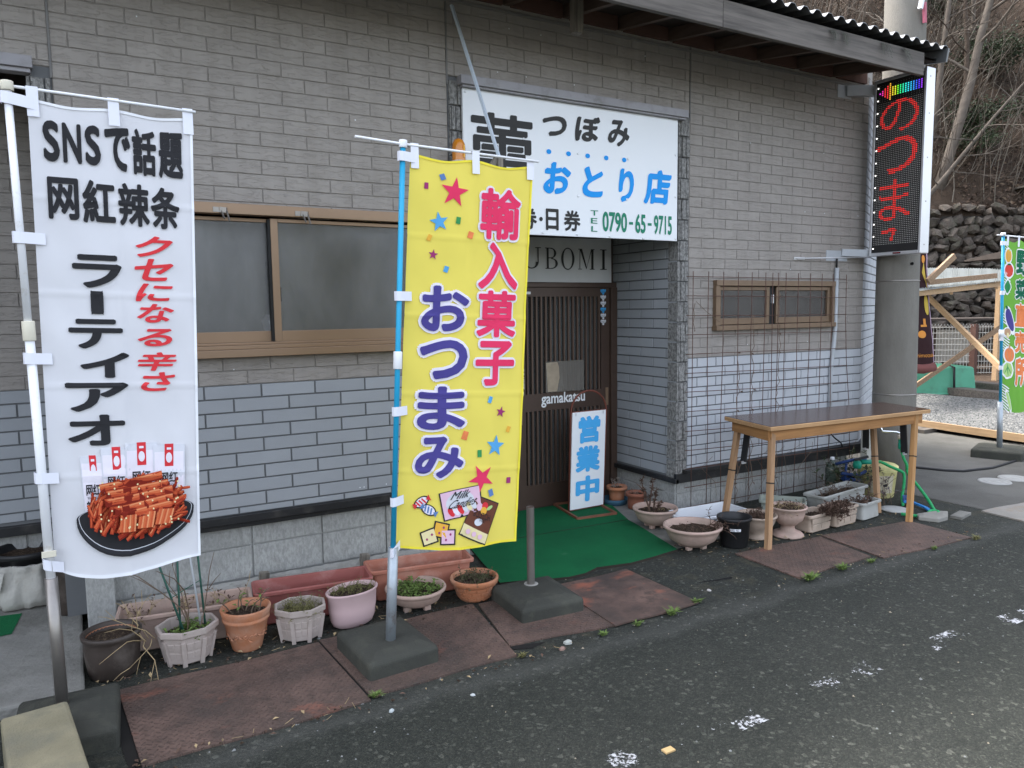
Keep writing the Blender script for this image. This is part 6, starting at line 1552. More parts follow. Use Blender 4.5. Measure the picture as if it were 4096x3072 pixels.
mb = MB(); mb.box(-.022, .022, -.014, .014, 0, .006); tag(mb.build('wood_chip', mat('tan chip', (.52, .36, .17), .7), None, (1.79, -2.35, .001)), 'small tan square chip lying on the asphalt in the foreground', 'chip')
# ================================================================== OPEN SIGN
os_ = thing('open_sign', 'white standing sign with sky blue characters in a rusty red hoop frame', 'sign', (0, 0, 0))
O0, O1 = Vector((3.306, .50, .03)), Vector((3.634, .505, .03)); tilt = Vector((.028, .0, .775))
fmO = lambda u, v: tuple(O0+(O1-O0)*u+tilt*v+Vector((0, -.0125, 0)))
q = MB(); A_, B_, C_, D_ = O0, O1, O1+tilt, O0+tilt
q.add([tuple(p+Vector((0, dy, 0))) for dy in (-.010, .006) for p in (A_, B_, C_, D_)], [(0, 1, 2, 3), (7, 6, 5, 4), (0, 4, 5, 1), (1, 5, 6, 2), (2, 6, 7, 3), (3, 7, 4, 0)]); q.build('board', 'sign_white', os_)
q = MB(); L_, R_ = O0-Vector((.008, 0, 0)), O1+Vector((.008, 0, 0)); top = [L_+tilt]
arc = [(L_+R_)/2+tilt+Vector((-(R_-L_).x/2*cos(a_), 0, .165*sin(a_))) for a_ in [pi*k/14 for k in range(15)]]
q.tube([L_-Vector((0, 0, .015)), *arc, R_-Vector((0, 0, .015))], .0078, 8); q.tube([L_+tilt, R_+tilt], .007, 8); q.tube([L_+Vector((0, 0, -.005)), R_+Vector((0, 0, -.005))], .007, 8); q.build('hoop', 'rust_red', os_)
q = MB(); cs = [(3.315, .735, .024), (3.235, .285, .024), (3.572, .245, .024), (3.66, .70, .024)]
for a_, b_ in zip(cs, cs[1:]+cs[:1]): q.bar(a_, b_, .016, .016)
q.build('base_frame', mat('rusty brown base frame', (.21, .085, .05), .75, .25, 14), os_)
for s, va, vb, ua, ub in (('営', .675, .955, .18, .84), ('業', .375, .645, .12, .86), ('中', .065, .335, .14, .86)):
    mb = MB(); put(mb, s, (ua, va, ub, vb), fmO, off=.052); mb.build('lettering', 'ink_sky', os_)
q = MB(); 
for u in (.08, .90): q.add([fmO(u, .965), fmO(u+.03, .965), fmO(u+.03, .995), fmO(u, .995)], [(0, 1, 2, 3)])
q.build('clip', 'silver', os_)
# crumbs, dead leaves and twigs added to darken the ground like contact shadow
db = MB(); rd = random.Random(31)
for _ in range(520):
    if rd.random() < .6: x_, y_ = rd.uniform(-.02, 2.1), rd.uniform(-.80, -.48)
    else: x_, y_ = rd.uniform(3.4, 5.4), rd.uniform(-1.0, -.55)
    if rd.random() < .25: y_ = rd.gauss(-1.45, .03)
    t = rd.random(); q = rd.uniform(.004, .013)
    if t < .45: db.leaf((x_, y_, .011), (rd.uniform(-1, 1), rd.uniform(-1, 1), rd.uniform(-.1, .5)), (0, 0, 1), q*2.4, q*1.3, rd.choice((0, 1)))
    elif t < .6: a_ = rd.uniform(0, 6); db.tube([(x_, y_, .012), (x_+q*4*cos(a_), y_+q*4*sin(a_), .014)], .0012, 3, 1, False)
    else: db.add([(x_+q*cos(k*2.1), y_+q*.8*sin(k*2.1), .008) for k in range(3)]+[(x_, y_, .009+q*.6)], [(0, 1, 3), (1, 2, 3), (2, 0, 3)], 2)
db.build('shade_debris', ['deadleaf', 'straw', 'soil'], kind='stuff')
# ================================================================== TABLE
tb = thing('table', 'long narrow wooden table with a dark brown glossy top on four splayed timber legs', 'table', (0, 0, 0))
TZ = .820
c4 = [(3.955, -.915), (5.605, -1.005), (5.70, -.545), (4.075, -.385)]
def slab(pts, z0, z1, mb, mi=0):
    n = len(pts); mb.add([(x, y_, z0) for x, y_ in pts]+[(x, y_, z1) for x, y_ in pts], [list(range(n))[::-1], [n+k for k in range(n)]]+[(k, (k+1) % n, n+(k+1) % n, n+k) for k in range(n)], mi)
def inset(pts, d):
    c = Vector((sum(p[0] for p in pts)/4, sum(p[1] for p in pts)/4)); r_ = []
    for p in pts:
        v = Vector(p)-c; r_.append((c.x+v.x-d*(1 if v.x > 0 else -1), c.y+v.y-d*(1 if v.y > 0 else -1)))
    return r_
q = MB(); slab(inset(c4, .0015), TZ-.0015, TZ+.001, q); q.build('table_top', 'tabletop', tb)
q = MB(); slab(c4, TZ-.030, TZ-.0015, q, 0); q.build('top_edge', 'ply', tb, bev=.003)
q = MB()
for zz in (TZ-.0095, TZ-.016, TZ-.0225): 
    o_ = inset(c4, -.0006); n = 4
    q.add([(x, y_, z) for z in (zz-.0012, zz+.0012) for x, y_ in o_], [(k, (k+1) % 4, 4+(k+1) % 4, 4+k) for k in range(4)])
q.build('ply_layer', mat('dark plywood layer', (.27, .14, .06), .6), tb)
ai = inset(c4, .045); nm_ = 0
for k in range(4):
    a_, b_ = Vector((*ai[k], TZ-.068)), Vector((*ai[(k+1) % 4], TZ-.068)); q = MB(); L = (b_-a_).length
    q.box(0, L, -.012, .012, -.038, .038); o = q.build('apron', 'apron', tb, tuple(a_), bev=.003); d = b_-a_; o.rotation_euler = (0, 0, math.atan2(d.y, d.x))
legs = (((4.055, -.842), (3.905, -.955), 'leg', ), ((5.50, -.915), (5.285, -1.068), 'leg2'), ((5.60, -.62), (5.325, -.785), 'leg'), ((4.16, -.475), (4.03, -.42), 'leg'))
legs = (((4.03, -.862), (3.905, -.952), 'leg'), ((5.53, -.945), (5.282, -1.068), 'leg2'), ((5.60, -.605), (5.325, -.785), 'leg'), ((4.13, -.455), (3.90, -.40), 'leg'))
legs = (((4.03, -.862), (3.905, -.955), 'leg'), ((5.50, -.95), (5.282, -1.070), 'leg2'), ((5.40, -.66), (5.325, -.79), 'leg'), ((4.14, -.465), (3.99, -.47), 'leg'))
for (tx, ty), (bx, by), m_ in legs:
    a_, b_ = Vector((bx, by, .004)), Vector((tx, ty, TZ-.03)); d = b_-a_; q = MB(); q.box(-.0195, .0195, -.018, .018, 0, d.length)
    o = q.build('leg', m_, tb, tuple(a_), bev=.003); o.rotation_mode = 'QUATERNION'; o.rotation_quaternion = Vector((0, 0, 1)).rotation_difference(d.normalized())
    q = MB(); k = .55 if m_ != 'leg2' else .6; q.box(-.021, .021, -.0195, .0195, d.length*k-.004, d.length*k+.004); o2 = q.build('cable_tie', 'rubber', o)
for (x_, y_, dx, s_) in ((4.16, -.49, .05, 1), (5.43, -.93, -.05, 1), (5.36, -.65, -.02, 1)):
    q = MB(); q.bar((x_+dx, y_, TZ-.06), (x_+dx*.2, y_+.005, TZ-.33), .05, .012, 0, (1, 0, 0)); q.box(x_+dx*.2-.02, x_+dx*.2+.02, y_-.004, y_+.006, TZ-.345, TZ-.325, 1); q.build('folding_bracket', ['blackmet', 'silver'], tb)
# ================================================================== TRELLIS
tr_ = thing('trellis', 'rusty iron bar mesh trellis leaning on the wall in front of the small window', 'trellis', (0, -.08, 0))
for i, x_ in enumerate((4.044, 4.202, 4.36, 4.518, 4.671, 4.826, 4.907, 4.975, 5.065, 5.214, 5.363, 5.51, 5.655, 5.815)):
    q = MB(); b_ = .055 if i not in (13,) else .15; zb = .03 if i < 12 else .28
    q.tube([(x_+.003*sin(i), .0, zb), (x_+.012*sin(i*2.3), 0, .7), (x_-.006*sin(i*1.7), 0, 1.3), (x_+(.1*(i == 13)*0), 0, 1.885)] if i < 13 else [(5.95, 0, .25), (5.915, 0, .75), (5.86, 0, 1.15), (5.835, 0, 1.5), (5.83, 0, 1.88)], .003, 6)
    q.build('bar', 'rust', tr_)
for i, (z0, z1) in enumerate(zip((1.846, 1.702, 1.555, 1.41, 1.262, 1.118, .975, .825, .673, .524, .38, .235, .079), (1.841, 1.681, 1.537, 1.389, 1.241, 1.089, .938, .771, .62, .477, .346, .225, .085))):
    xe = 5.83+.01*i if i < 10 else 5.95; q = MB(); q.tube([(3.985, .007, z0), (4.8, .009, (z0+z1)/2+.004*sin(i*2)), (xe, .007, z1)], .003, 6); q.build('bar', 'rust', tr_)
vn = MB(); rd = random.Random(3)
for x_, zt in ((4.52, 1.3), (4.68, 1.6), (4.98, 1.85), (4.05, 1.7)):
    z = .05 if x_ > 4.1 else 1.45; pts = []
    while z < zt: pts.append((x_+rd.uniform(-.015, .015), -.012+rd.uniform(-.008, .02), z)); z += .05
    vn.tube(pts, .0025, 5, 0, False)
    for p in pts[::3]: vn.leaf(p, (rd.uniform(-1, 1), -.4, rd.uniform(-1, .3)), (0, -1, 0), .03, .014, 1)
vn.tube([(4.06, -.01, 1.66), (4.18, 0, 1.58), (4.33, .01, 1.50)], .0022, 5, 0, False)
for k in range(7):
    x_ = 4.3+.16*k; vn.tube([(x_, -.01, .10+.05*rd.random()), (x_+rd.uniform(-.15, .15), -.03, .25), (x_+rd.uniform(-.2, .2), -.01, .38), (x_+rd.uniform(-.1, .25), .0, .45)], .0018, 4, 0, False)
t_ = thing('dry_vine', 'dry brown vine stems twisted up the rusty trellis bars', 'vine', (0, -.085, 0)); vn.build('stems', ['twig', 'deadleaf'], t_)
# ================================================================== UTILITY POLE
up_ = thing('utility_pole', 'thick grey concrete utility pole behind the electronic sign', 'utility pole', (0, 0, 0))
q = MB(); n = 40; pb, pt = Vector((6.30, -.275, -.05)), Vector((6.66, -.17, 8.0))
pts = [pb+(pt-pb)*k/8 for k in range(9)]; pts = [Vector((6.265+.030*z+.0, -.285+.028*z, z)) for z in (-.05, .5, 1, 1.5, 2, 2.6, 3.2, 4.2, 6, 8)]
q.tube(pts, [.180-.0035*p.z for p in pts], 40); q.build('pole_shaft', 'util', up_)
for z in (.83, 1.82, 3.0):
    q = MB(); c = Vector((6.265+.030*z, -.285+.028*z, z)); q.lathe([(.180-.0035*z+.001, -.006), (.180-.0035*z+.006, 0), (.180-.0035*z+.001, .006)], 40, c=tuple(c)); q.build('wire_band', 'steel_dull', up_)
q = MB(); c = Vector((6.265+.03*2.0-.155, -.285+.028*2-.075, 2.0)); q.lathe([(0, 0), (.013, .0), (.013, .02)], 12); o = q.build('bolt_hole', 'rubber', up_, (6.205, -.43, 1.96)); o.rotation_euler = (radians(90), 0, radians(-40))
q = MB(); q.bar((6.30, -.36, 4.08), (6.34, -.37, 4.30), .03, .03); q.build('tag_plate', 'ink_white', up_); q = MB(); q.bar((6.37, -.36, 3.98), (6.345, -.365, 4.14), .03, .02); q.build('tag_plate', mat('faded pink tag', (.45, .12, .17), .6), up_)
q = MB(); q.tube([(6.53, -.23, 3.62), (6.58, -.25, 3.62)], .018, 8); q.build('step_bolt', 'rust', up_)
# ================================================================== TAP, HOSE, TUB, BOTTLE
tap = thing('standing_tap', 'chrome tap on a grey square post beside the utility pole', 'tap', (5.92, -.26, 0))
q = MB(); q.box(-.032, .032, -.032, .032, 0, .60); q.build('post', 'greypl', tap, bev=.004)
q = MB(); q.tube([(-.02, -.05, .60), (-.03, -.10, .595), (-.04, -.155, .592), (-.042, -.165, .565), (-.03, -.168, .545), (.06, -.235, .540), (.085, -.25, .53), (.093, -.253, .505)], .009, 10); q.tube([(-.04, -.155, .60), (-.04, -.155, .63)], .016, 10); q.tube([(-.075, -.14, .635), (-.01, -.17, .635)], .006, 8); q.build('spout', 'chrome', tap)
q = MB(); q.lathe([(.0, .0), (.020, .0), (.022, .03), (.016, .035), (0, .035)], 16, c=(.093, -.253, .478)); q.build('nozzle_cap', 'cream', tap)
ho = MB()
def ribbed(mb, pts, r, mi=0, step=.006):
    P = [Vector(p) for p in pts]; out = []
    # catmull-rom
    Q = [P[0]]+P+[P[-1]]
    for i in range(1, len(Q)-2):
        L = max(2, int((Q[i+1]-Q[i]).length/step))
        for k in range(L):
            t = k/L; a_, b_, c_, d_ = Q[i-1], Q[i], Q[i+1], Q[i+2]
            out.append(.5*((2*b_)+(c_-a_)*t+(2*a_-5*b_+4*c_-d_)*t*t+(3*b_-a_-3*c_+d_)*t**3))
    mb.tube(out, [r*(1 if k % 2 else .82) for k in range(len(out))], 8, mi)
ribbed(ho, [(6.012, -.52, .414), (5.99, -.56, .33), (6.0, -.585, .27), (6.0, -.60, .20), (5.93, -.74, .12), (5.83, -.88, .06), (5.74, -.98, .02), (5.64, -1.06, .018), (5.56, -1.10, .018), (5.56, -1.05, .02), (5.63, -1.03, .032), (5.64, -1.08, .03), (5.52, -1.09, .018), (5.44, -1.02, .018), (5.40, -.93, .018)], .0135)
ribbed(ho, [(5.61, -.531, .33), (5.67, -.566, .329), (5.74, -.61, .290), (5.81, -.66, .25), (5.826, -.675, .22), (5.805, -.69, .15), (5.775, -.70, .08), (5.74, -.72, .03), (5.66, -.78, .016)], .0135)
ho.lathe([(.012, -.07), (.018, -.065), (.020, -.02), (.016, -.015), (.018, .0), (.018, .02)], 14, c=(6.013, -.515, .462), mi=1)
ho.tube([(5.53, -.487, .331), (5.61, -.531, .331)], .019, 10, 1); ho.lathe([(0, -.035), (.03, -.03), (.036, 0), (.028, .028), (0, .03)], 16, c=(5.505, -.471, .310), mi=1); ho.bar((5.50, -.45, .345), (5.60, -.50, .372), .02, .018, 2)
tag(ho.build('garden_hose', ['hose', 'hose_fit', 'blackmet']), 'green ribbed hose hanging from the tap over the yellow tub and curling on the ground', 'hose')
rl = MB(); rl.tube([(5.42, -.33, .30), (5.46, -.40, .33), (5.56, -.42, .34), (5.66, -.44, .335)], .012, 8); rl.tube([(5.46, -.36, .22), (5.60, -.42, .20), (5.70, -.44, .24)], .014, 8); rl.tube([(5.50, -.36, .12), (5.52, -.36, .30)], .010, 8); rl.lathe([(.06, -.02), (.08, 0), (.06, .02)], 20, c=(5.58, -.36, .16))
tag(rl.build('hose_reel', mat('blue plastic reel', (.02, .05, .17), .5)), 'dark blue plastic frame lying in the weeds behind the hose nozzle', 'reel')
yt = thing('yellow_tub', 'pale yellow plastic tub with a worn paper picture label and crumpled lid', 'tub', (5.83, -.43, 0))
q = MB(); q.lathe([(0, .004), (.130, .002), (.136, .01), (.155, .22), (.160, .225), (.160, .245), (.150, .25), (.144, .24)], 40); q.build('tub_body', 'yellowpl', yt)
q = MB(); q.lathe([(.162, .238), (.165, .262), (.155, .27), (.10, .285), (.04, .275), (0, .285)], 40, fn=lambda a, z: 1+(.05*sin(7*a+z*60) if z > .265 else .012*sin(9*a))); q.build('lid', 'yellowpl', yt)
q = MB(); cyl_patch(q, .1385, radians(-165), radians(-92), .05, .20, 14, 0, .088); q.build('paper_label', mat('stained paper label', (.55, .49, .36), .8, .2, 14, dirt=((.33, .26, .17), .3, 12)), yt)
q = MB(); LM = lambda u, v: ((.1392+.088*(.05+.15*v))*cos(radians(-165+73*u)), (.1392+.088*(.05+.15*v))*sin(radians(-165+73*u)), .05+.15*v)
for s in (blob(.28, .62, .04, .04, 10), blob(.62, .45, .10, .085, 14, .5)): poly(q, s, LM)
oo = blob(.66, .72, .06, .07, 16, .4); ii = blob(.66, .72, .035, .045, 16, .4)
for k in range(16): poly(q, [oo[k], oo[(k+1) % 16], ii[(k+1) % 16], ii[k]], LM)
poly(q, [(.63, .5), (.72, .62), (.735, .61), (.66, .49)], LM); q.build('label_drawing', 'pr_black', yt)
bt = thing('water_bottle', 'large dull clear plastic bottle standing at the end of the foundation behind the trellis', 'bottle', (5.60, -.165, 0))
q = MB(); q.lathe([(0, .006), (.045, .003), (.056, .012), (.058, .06), (.055, .07), (.058, .08), (.055, .12), (.058, .13), (.055, .165), (.058, .175), (.058, .21), (.042, .255), (.020, .278), (.016, .30), (.0, .30)], 28); q.build('bottle_body', 'bottle', bt)
q = MB(); q.lathe([(.0182, .29), (.0182, .312), (0, .313)], 16); q.build('cap', 'whitepl', bt)
br = thing('scrub_brush', 'blue long handled scrubbing brush lying on the ground by the hose', 'brush', (0, 0, 0))
q = MB(); q.bar((5.71, -.745, .035), (5.76, -.80, .035), .06, .022); q.bar((5.755, -.80, .03), (5.72, -.93, .02), .022, .018); q.bar((5.72, -.93, .02), (5.64, -1.02, .02), .028, .018); q.build('handle', 'bluepl', br, bev=.005)
q = MB(); rd = random.Random(2)
for _ in range(120):
    u, v = rd.random(), rd.uniform(-1, 1); p = Vector((5.71+.05*u+.022*v, -.745-.055*u+.020*v, .045)); q.tube([p, p+Vector((rd.uniform(-.006, .006), rd.uniform(-.006, .006), .035))], .0016, 3, 0, False)
q.build('bristles', mat('blue bristle', (.12, .22, .48), .7), br, kind='stuff')
q = MB(); q.lathe([(0, .002), (.10, .002), (.105, .006), (.10, .012), (.06, .014), (0, .014)], 32); tag(q.build('inspection_lid', 'lid', None, (5.52, -.80, 0)), 'round pale inspection lid at the foot of the yellow tub', 'lid')
q = MB(); q.lathe([(0, 0), (.16, 0), (.155, .03), (.10, .038), (0, .036)], 9, 1.0, .55, smooth=False, fn=lambda a, z: 1+.18*sin(3*a+1)); tag(q.build('broken_slab', 'concrete', None, (5.55, -1.10, 0), bev=.006), 'broken lump of concrete in front of the curled hose', 'stone')
q = MB(); q.bar((5.66, -1.20, .012), (5.86, -1.16, .012), .08, .02); tag(q.build('flat_stone', 'apron_con'), 'flat pale stone lying right of the broken lump of concrete', 'stone')
for i, (x_, y_, lb) in enumerate(((7.14, -.71, 'nearer round white drain lid set in the yard concrete'), (7.42, -.74, 'further round white drain lid set in the yard concrete'))):
    q = MB(); q.lathe([(0, .008), (.03, .008), (.034, .005), (.06, .005), (.064, .008), (.085, .008), (.089, .005), (.105, .005), (.11, .008), (.13, .008), (.135, .0)], 36); tag(q.build('drain_lid', mat('white plastic lid %d' % i, (.30, .30, .285), .6, .1, 9), None, (x_, y_, .004), ), lb, 'lid', 'round drain lids')
q = MB(); q.tube([(6.75, .25, .01), (7.116, .006, .012), (7.21, -.22, .012), (7.314, -.332, .012), (7.7, -.40, .012), (8.0, -.37, .012), (8.344, -.33, .012), (8.9, -.5, .012)], .012, 8); tag(q.build('cable', 'cable'), 'black cable lying across the yard concrete', 'cable')
for i, (a_, b_, h_) in enumerate((((8.85, 1.1), (9.0, -1.3), .13),)):
    q = MB(); L = math.hypot(b_[0]-a_[0], b_[1]-a_[1])
q = MB(); q.box(-4.6, 1.6, -.022, .022, .045, .13); o = q.build('edge_timber', 'timber', None, (9.24, .06, 0)); o.rotation_euler = (0, 0, radians(90-5)); tag(o, 'long new pine timber edging the grey gravel', 'timber')
for i, (x_, y_) in enumerate(((9.12, -.9), (9.25, 1.25))):
    q = MB(); q.box(-.14, .14, -.10, .10, 0, .045); tag(q.build('timber_block', 'eave_wood', None, (x_, y_, .003)), ('dark block under the right end of the gravel edging', 'dark block under the edging close to the utility pole')[i], 'block')
# ================================================================== YARD BEHIND
for i, (a_, b_, h_, lb) in enumerate((((13.7, 4.6), (13.05, 1.2), .14, 'nearer black beam along the far edge of the gravel'), ((14.7, 4.9), (13.9, 1.5), .18, 'further black beam behind the gravel'))):
    q = MB(); q.bar((*a_, h_/2), (*b_, h_/2), .30, h_); tag(q.build('black_beam', 'eave_wood'), lb, 'beam', 'black beams at the gravel edge')
# timber frame with pale roofing
tf = thing('timber_shelter', 'half built pine frame with a pale corrugated roof beyond the gravel', 'shelter', (0, 0, 0))
def beam(a_, b_, w_, h_, nm='beam', m='timber'):
    a_, b_ = Vector(a_), Vector(b_); q = MB(); L = (b_-a_).length; q.box(-w_/2, w_/2, -h_/2, h_/2, 0, L)
    o = q.build(nm, m, tf, tuple(a_)); o.rotation_mode = 'QUATERNION'; d = (b_-a_).normalized()
    xax = Vector((d.y, -d.x, 0)).normalized() if abs(d.z) < .95 else Vector((1, 0, 0)); yax = d.cross(xax)
    o.rotation_quaternion = Matrix((xax, yax, d)).transposed().to_quaternion(); return o
e1 = Vector((.866, -.5, 0)); e2 = Vector((.5, .866, 0)); T0 = H0+e2*12
TP = lambda s, d, z: tuple(H0+e1*s+e2*d+Vector((0, 0, z)))
FLp, FRp, BLp, BRp = (Vector((11.597, 2.677, 1.797)), Vector((13.224, 2.449, 1.93)), Vector((14.768, 4.612, 2.261)), Vector((16.438, 4.11, 2.249)))
FLp, BLp = FLp+(FLp-FRp)*.8, BLp+(BLp-BRp)*.8
for k, t in enumerate((0, .28, .52, .76, 1.0)):
    beam(FLp+(BLp-FLp)*t, FRp+(BRp-FRp)*t, .045, .085)
for t in (.02, .33, .62, .97):
    beam(FLp+(FRp-FLp)*t+Vector((0, 0, -.05)), BLp+(BRp-BLp)*t+Vector((0, 0, -.05)), .045, .06)
beam((11.70, 2.75, 1.97), (12.19, 2.63, 2.37), .05, .09, 'brace', 'timber_dk'); beam((11.803, 2.808, 1.955), (13.069, 2.437, 2.058), .045, .08, 'brace', 'timber_dk')
beam((12.83, 3.42, 1.74), (11.62, 1.54, .66), .045, .085, 'brace'); beam((12.50, 3.38, .21), (13.86, 2.70, 1.22), .045, .075, 'brace', 'timber_dk')
for p_ in (FLp, BRp): beam((p_.x, p_.y, 0), (p_.x, p_.y, p_.z-.05), .09, .09, 'post')
q = MB(); n = 110; vs = []
for i in range(n+1):
    t = -.02+1.04*i/n; hgt = .012*sin(i*2*pi/2.2)+.055
    vs += [tuple(FLp+(FRp-FLp)*t+(FLp-BLp)*.03+Vector((0, 0, hgt))), tuple(BLp+(BRp-BLp)*t+(BLp-FLp)*.03+Vector((0, 0, hgt)))]
q.add(vs, [(2*i, 2*i+2, 2*i+3, 2*i+1) for i in range(n)], 0, True); q.build('roofing_sheet', 'polycarb', tf)
# blue grey roof of a lean-to further back
lt = thing('lean_to_roof', 'pale blue corrugated lean-to roof sticking out before the stone wall', 'roof', (0, 0, 0))
q = MB(); q.add([(16.45, 4.85, 2.53), (16.06, 3.9, 2.64), (17.6, 2.6, 2.72), (18.4, 3.3, 2.66)], [(0, 1, 2, 3)]); q.add([(16.45, 4.85, 2.50), (16.06, 3.9, 2.50), (17.6, 2.6, 2.56), (18.4, 3.3, 2.5)], [(0, 1, 2, 3)], 1); q.add([(16.45, 4.85, 2.53), (16.06, 3.9, 2.64), (16.06, 3.9, 2.50), (16.45, 4.85, 2.50)], [(0, 1, 2, 3)], 1); q.add([(16.06, 3.9, 2.64), (17.6, 2.6, 2.72), (17.6, 2.6, 2.56), (16.06, 3.9, 2.50)], [(0, 1, 2, 3)], 1)
q.build('roof', [mat('pale blue roofing', (.40, .47, .58), .4), 'soffit'], lt); q = MB(); q.bar((17.4, 3.6, 0), (17.4, 3.6, 2.5), .09, .09); q.build('post', 'oldwood', lt)
# white mesh fence
fcn = thing('mesh_fence', 'white wire mesh fence with a rusty post in front of dark machinery', 'fence', (0, 0, 0))
F0, F1, F2 = Vector((16.3, 6.0, 0)), Vector((17.42, 5.10, 0)), Vector((18.9, 4.35, 0))
q = MB()
for A_, B_ in ((F0, F1), (F1, F2)):
    n = int((B_-A_).length/.065); d = (B_-A_)
    for i in range(n+1):
        p = A_+d*i/n; q.tube([p+Vector((0, 0, .04)), p+Vector((0, 0, 1.10)), p+Vector((-.03, -.05, 1.16)), p+Vector((-.02, -.06, 1.10))], .0055, 4, 0, False)
    for k in range(9): z = .06+.128*k; q.tube([A_+Vector((0, 0, z)), B_+Vector((0, 0, z))], .006, 4, 0, False)
q.build('wire_mesh', 'wire', fcn)
for p_, m_ in ((F1, 'rust'), (F2*.62+F1*.38, 'wire'), (F0, 'wire')):
    q = MB(); q.box(-.06, .06, -.06, .06, 0, 1.15); q.build('post', m_, fcn, tuple(p_))
mc = thing('machinery', 'dark old machine with a pale panel under a low black roof behind the mesh fence', 'machine', (17.9, 6.3, 0), radians(-32))
q = MB(); q.box(-.9, .9, -.3, .4, 0, 1.0); q.build('machine_body', 'bark_dk', mc, bev=.05); q = MB(); q.box(-.1, .75, -.33, -.31, .2, 1.0); q.build('panel', mat('pale grey panel', (.32, .30, .26), .7, .2, 3), mc); q = MB(); q.box(-1.5, 1.6, -.8, .6, 1.22, 1.27); q.build('roof', 'soffit', mc); q = MB(); q.lathe([(0, 0), (.28, 0), (.28, .1), (0, .1)], 24); o = q.build('wheel', 'bark_dk', mc, (-.45, -.34, .5)); o.rotation_euler = (radians(90), 0, 0)
for x_ in (-1.3, 1.4): q = MB(); q.box(x_-.04, x_+.04, -.1, -.02, 0, 1.22); q.build('post', 'oldwood', mc)
# green tub turned over
gt_ = thing('green_tub', 'large green plastic tub turned upside down by the utility pole', 'tub', (13.35, 3.72, 0), radians(-28))
q = MB(); q.lathe([(1.02, .0), (1.02, .03), (.96, .04), (.90, .47), (.86, .50), (0, .54)], 4, 1, .62, smooth=False, rot=pi/4); q.build('tub_body', 'greentub', gt_, bev=.06, seg=4)
q = MB(); q.tube([(.25, -.47, .03), (.25, -.44, .49), (.3, .0, .55)], .02, 5); q.build('rope', 'cable', gt_)
# dark brown flag
bf = thing('brown_flag', 'dark brown cloth flag with orange marks hanging behind the utility pole', 'flag', (0, 0, 0))
BM = banner_map((11.35, 3.05, 2.75), (11.77, 2.85, 2.75), (11.36, 2.90, .60), (11.80, 2.66, .62), .04, 21)
cloth(BM, 'cloth', 'brown_fab', bf, 18, 50)
q = MB(); q.tube([BM(.0, .005), BM(.3, -.005), BM(.6, -.012), BM(1, .0)], .075, 12); q.build('roll', mat('dusky red cloth roll', (.16, .06, .055), .9), bf)
q = MB(); q.tube([BM(1, i/20, -.004) for i in range(21)], .012, 6); q.build('hem', mat('mauve hem', (.38, .28, .36), .8), bf)
q = MB(); poly(q, [(a, b) for a, b in blob(.86, .46, .08, .075, 16, .0)], lambda u, v: BM(u, v, .006)); poly(q, [(.78, .70), (.92, .62), (.98, .56), (.90, .70), (.86, .78)], lambda u, v: BM(u, v, .006)); q.build('flag_mark', mat('ochre mark', (.50, .36, .06), .8), bf)
q = MB(); poly(q, blob(.84, .80, .07, .03, 14), lambda u, v: BM(u, v, .006)); poly(q, blob(.62, .245, .11, .028, 14), lambda u, v: BM(u, v, .006)); poly(q, [(.60, .30), (.78, .30), (.78, .315), (.60, .315)], lambda u, v: BM(u, v, .006)); poly(q, [(.68, .315), (.76, .315), (.76, .36), (.68, .36)], lambda u, v: BM(u, v, .006)); q.build('flag_mark', mat('orange mark', (.60, .25, .05), .8), bf)
q = MB(); put(q, 'shimotsuke', (.42, .075, .98, .105), lambda u, v: BM(u, v, .007), sub=.2); q.build('lettering', mat('orange lettering', (.60, .25, .05), .8), bf)
q = MB(); q.tube([(11.36, 2.98, 0), (11.34, 3.06, 2.85)], .018, 8); q.build('pole', 'pole_white', bf)
# ---- dry stone retaining wall
sw_ = thing('stone_wall', 'rough dark dry stone retaining wall at the foot of the wooded slope', 'wall', (0, 0, 0))
def wall_pt(s, z): # battered face
    d = 20.0+.10*z+(.55 if z > 2.35 else 0); p_ = H0+HD*s+HB*d; return Vector((p_.x, p_.y, z))
mb = MB()
for sa, sb in ((-10, 40),):
    for z0, z1 in ((-.1, 2.34), (2.36, 4.0)):
        a_, b_, c_, d_ = wall_pt(sa, z0), wall_pt(sb, z0), wall_pt(sb, z1), wall_pt(sa, z1); o_ = HB*.10
        mb.quad(a_+o_, b_+o_, c_+o_, d_+o_)
    a_, b_, c_, d_ = wall_pt(sa, 2.34), wall_pt(sb, 2.34), wall_pt(sb, 2.36), wall_pt(sa, 2.36); mb.quad(a_, b_, c_+HB*.1, d_+HB*.1)
mb.build('core', 'stone_gap', sw_)
rd = random.Random(77); smesh = []
for k in range(9):
    bm = bmesh.new(); bmesh.ops.create_icosphere(bm, subdivisions=1, radius=.5)
    for v in bm.verts:
        v.co *= rd.uniform(.62, 1.2); v.co.x = max(-.46, min(.46, v.co.x)); v.co.z = max(-.42, min(.42, v.co.z))
    me = bpy.data.meshes.new('stone'); bm.to_mesh(me); bm.free(); me.materials.append(M['stone']); smesh.append(me)
recs = []; z = .12
while z < 4.3:
    hh = rd.uniform(.16, .36)
    s = 8.2
    while s < 17.0:
        ww = rd.uniform(.16, .5); recs.append((s+ww/2, z+rd.uniform(-.08, .08), ww, hh*rd.uniform(.85, 1.15))); s += ww*.93
    z += hh*.92
recs2 = []
for r_ in recs:
    x_, y_, _ = to_px(wall_pt(r_[0], r_[1])); vis = -20 < x_ < 1060 and x_ > 920; recs2.append((0 if vis else 1, -r_[2]*r_[3], r_))
recs2.sort(key=lambda t: t[:2]); rest = MB()
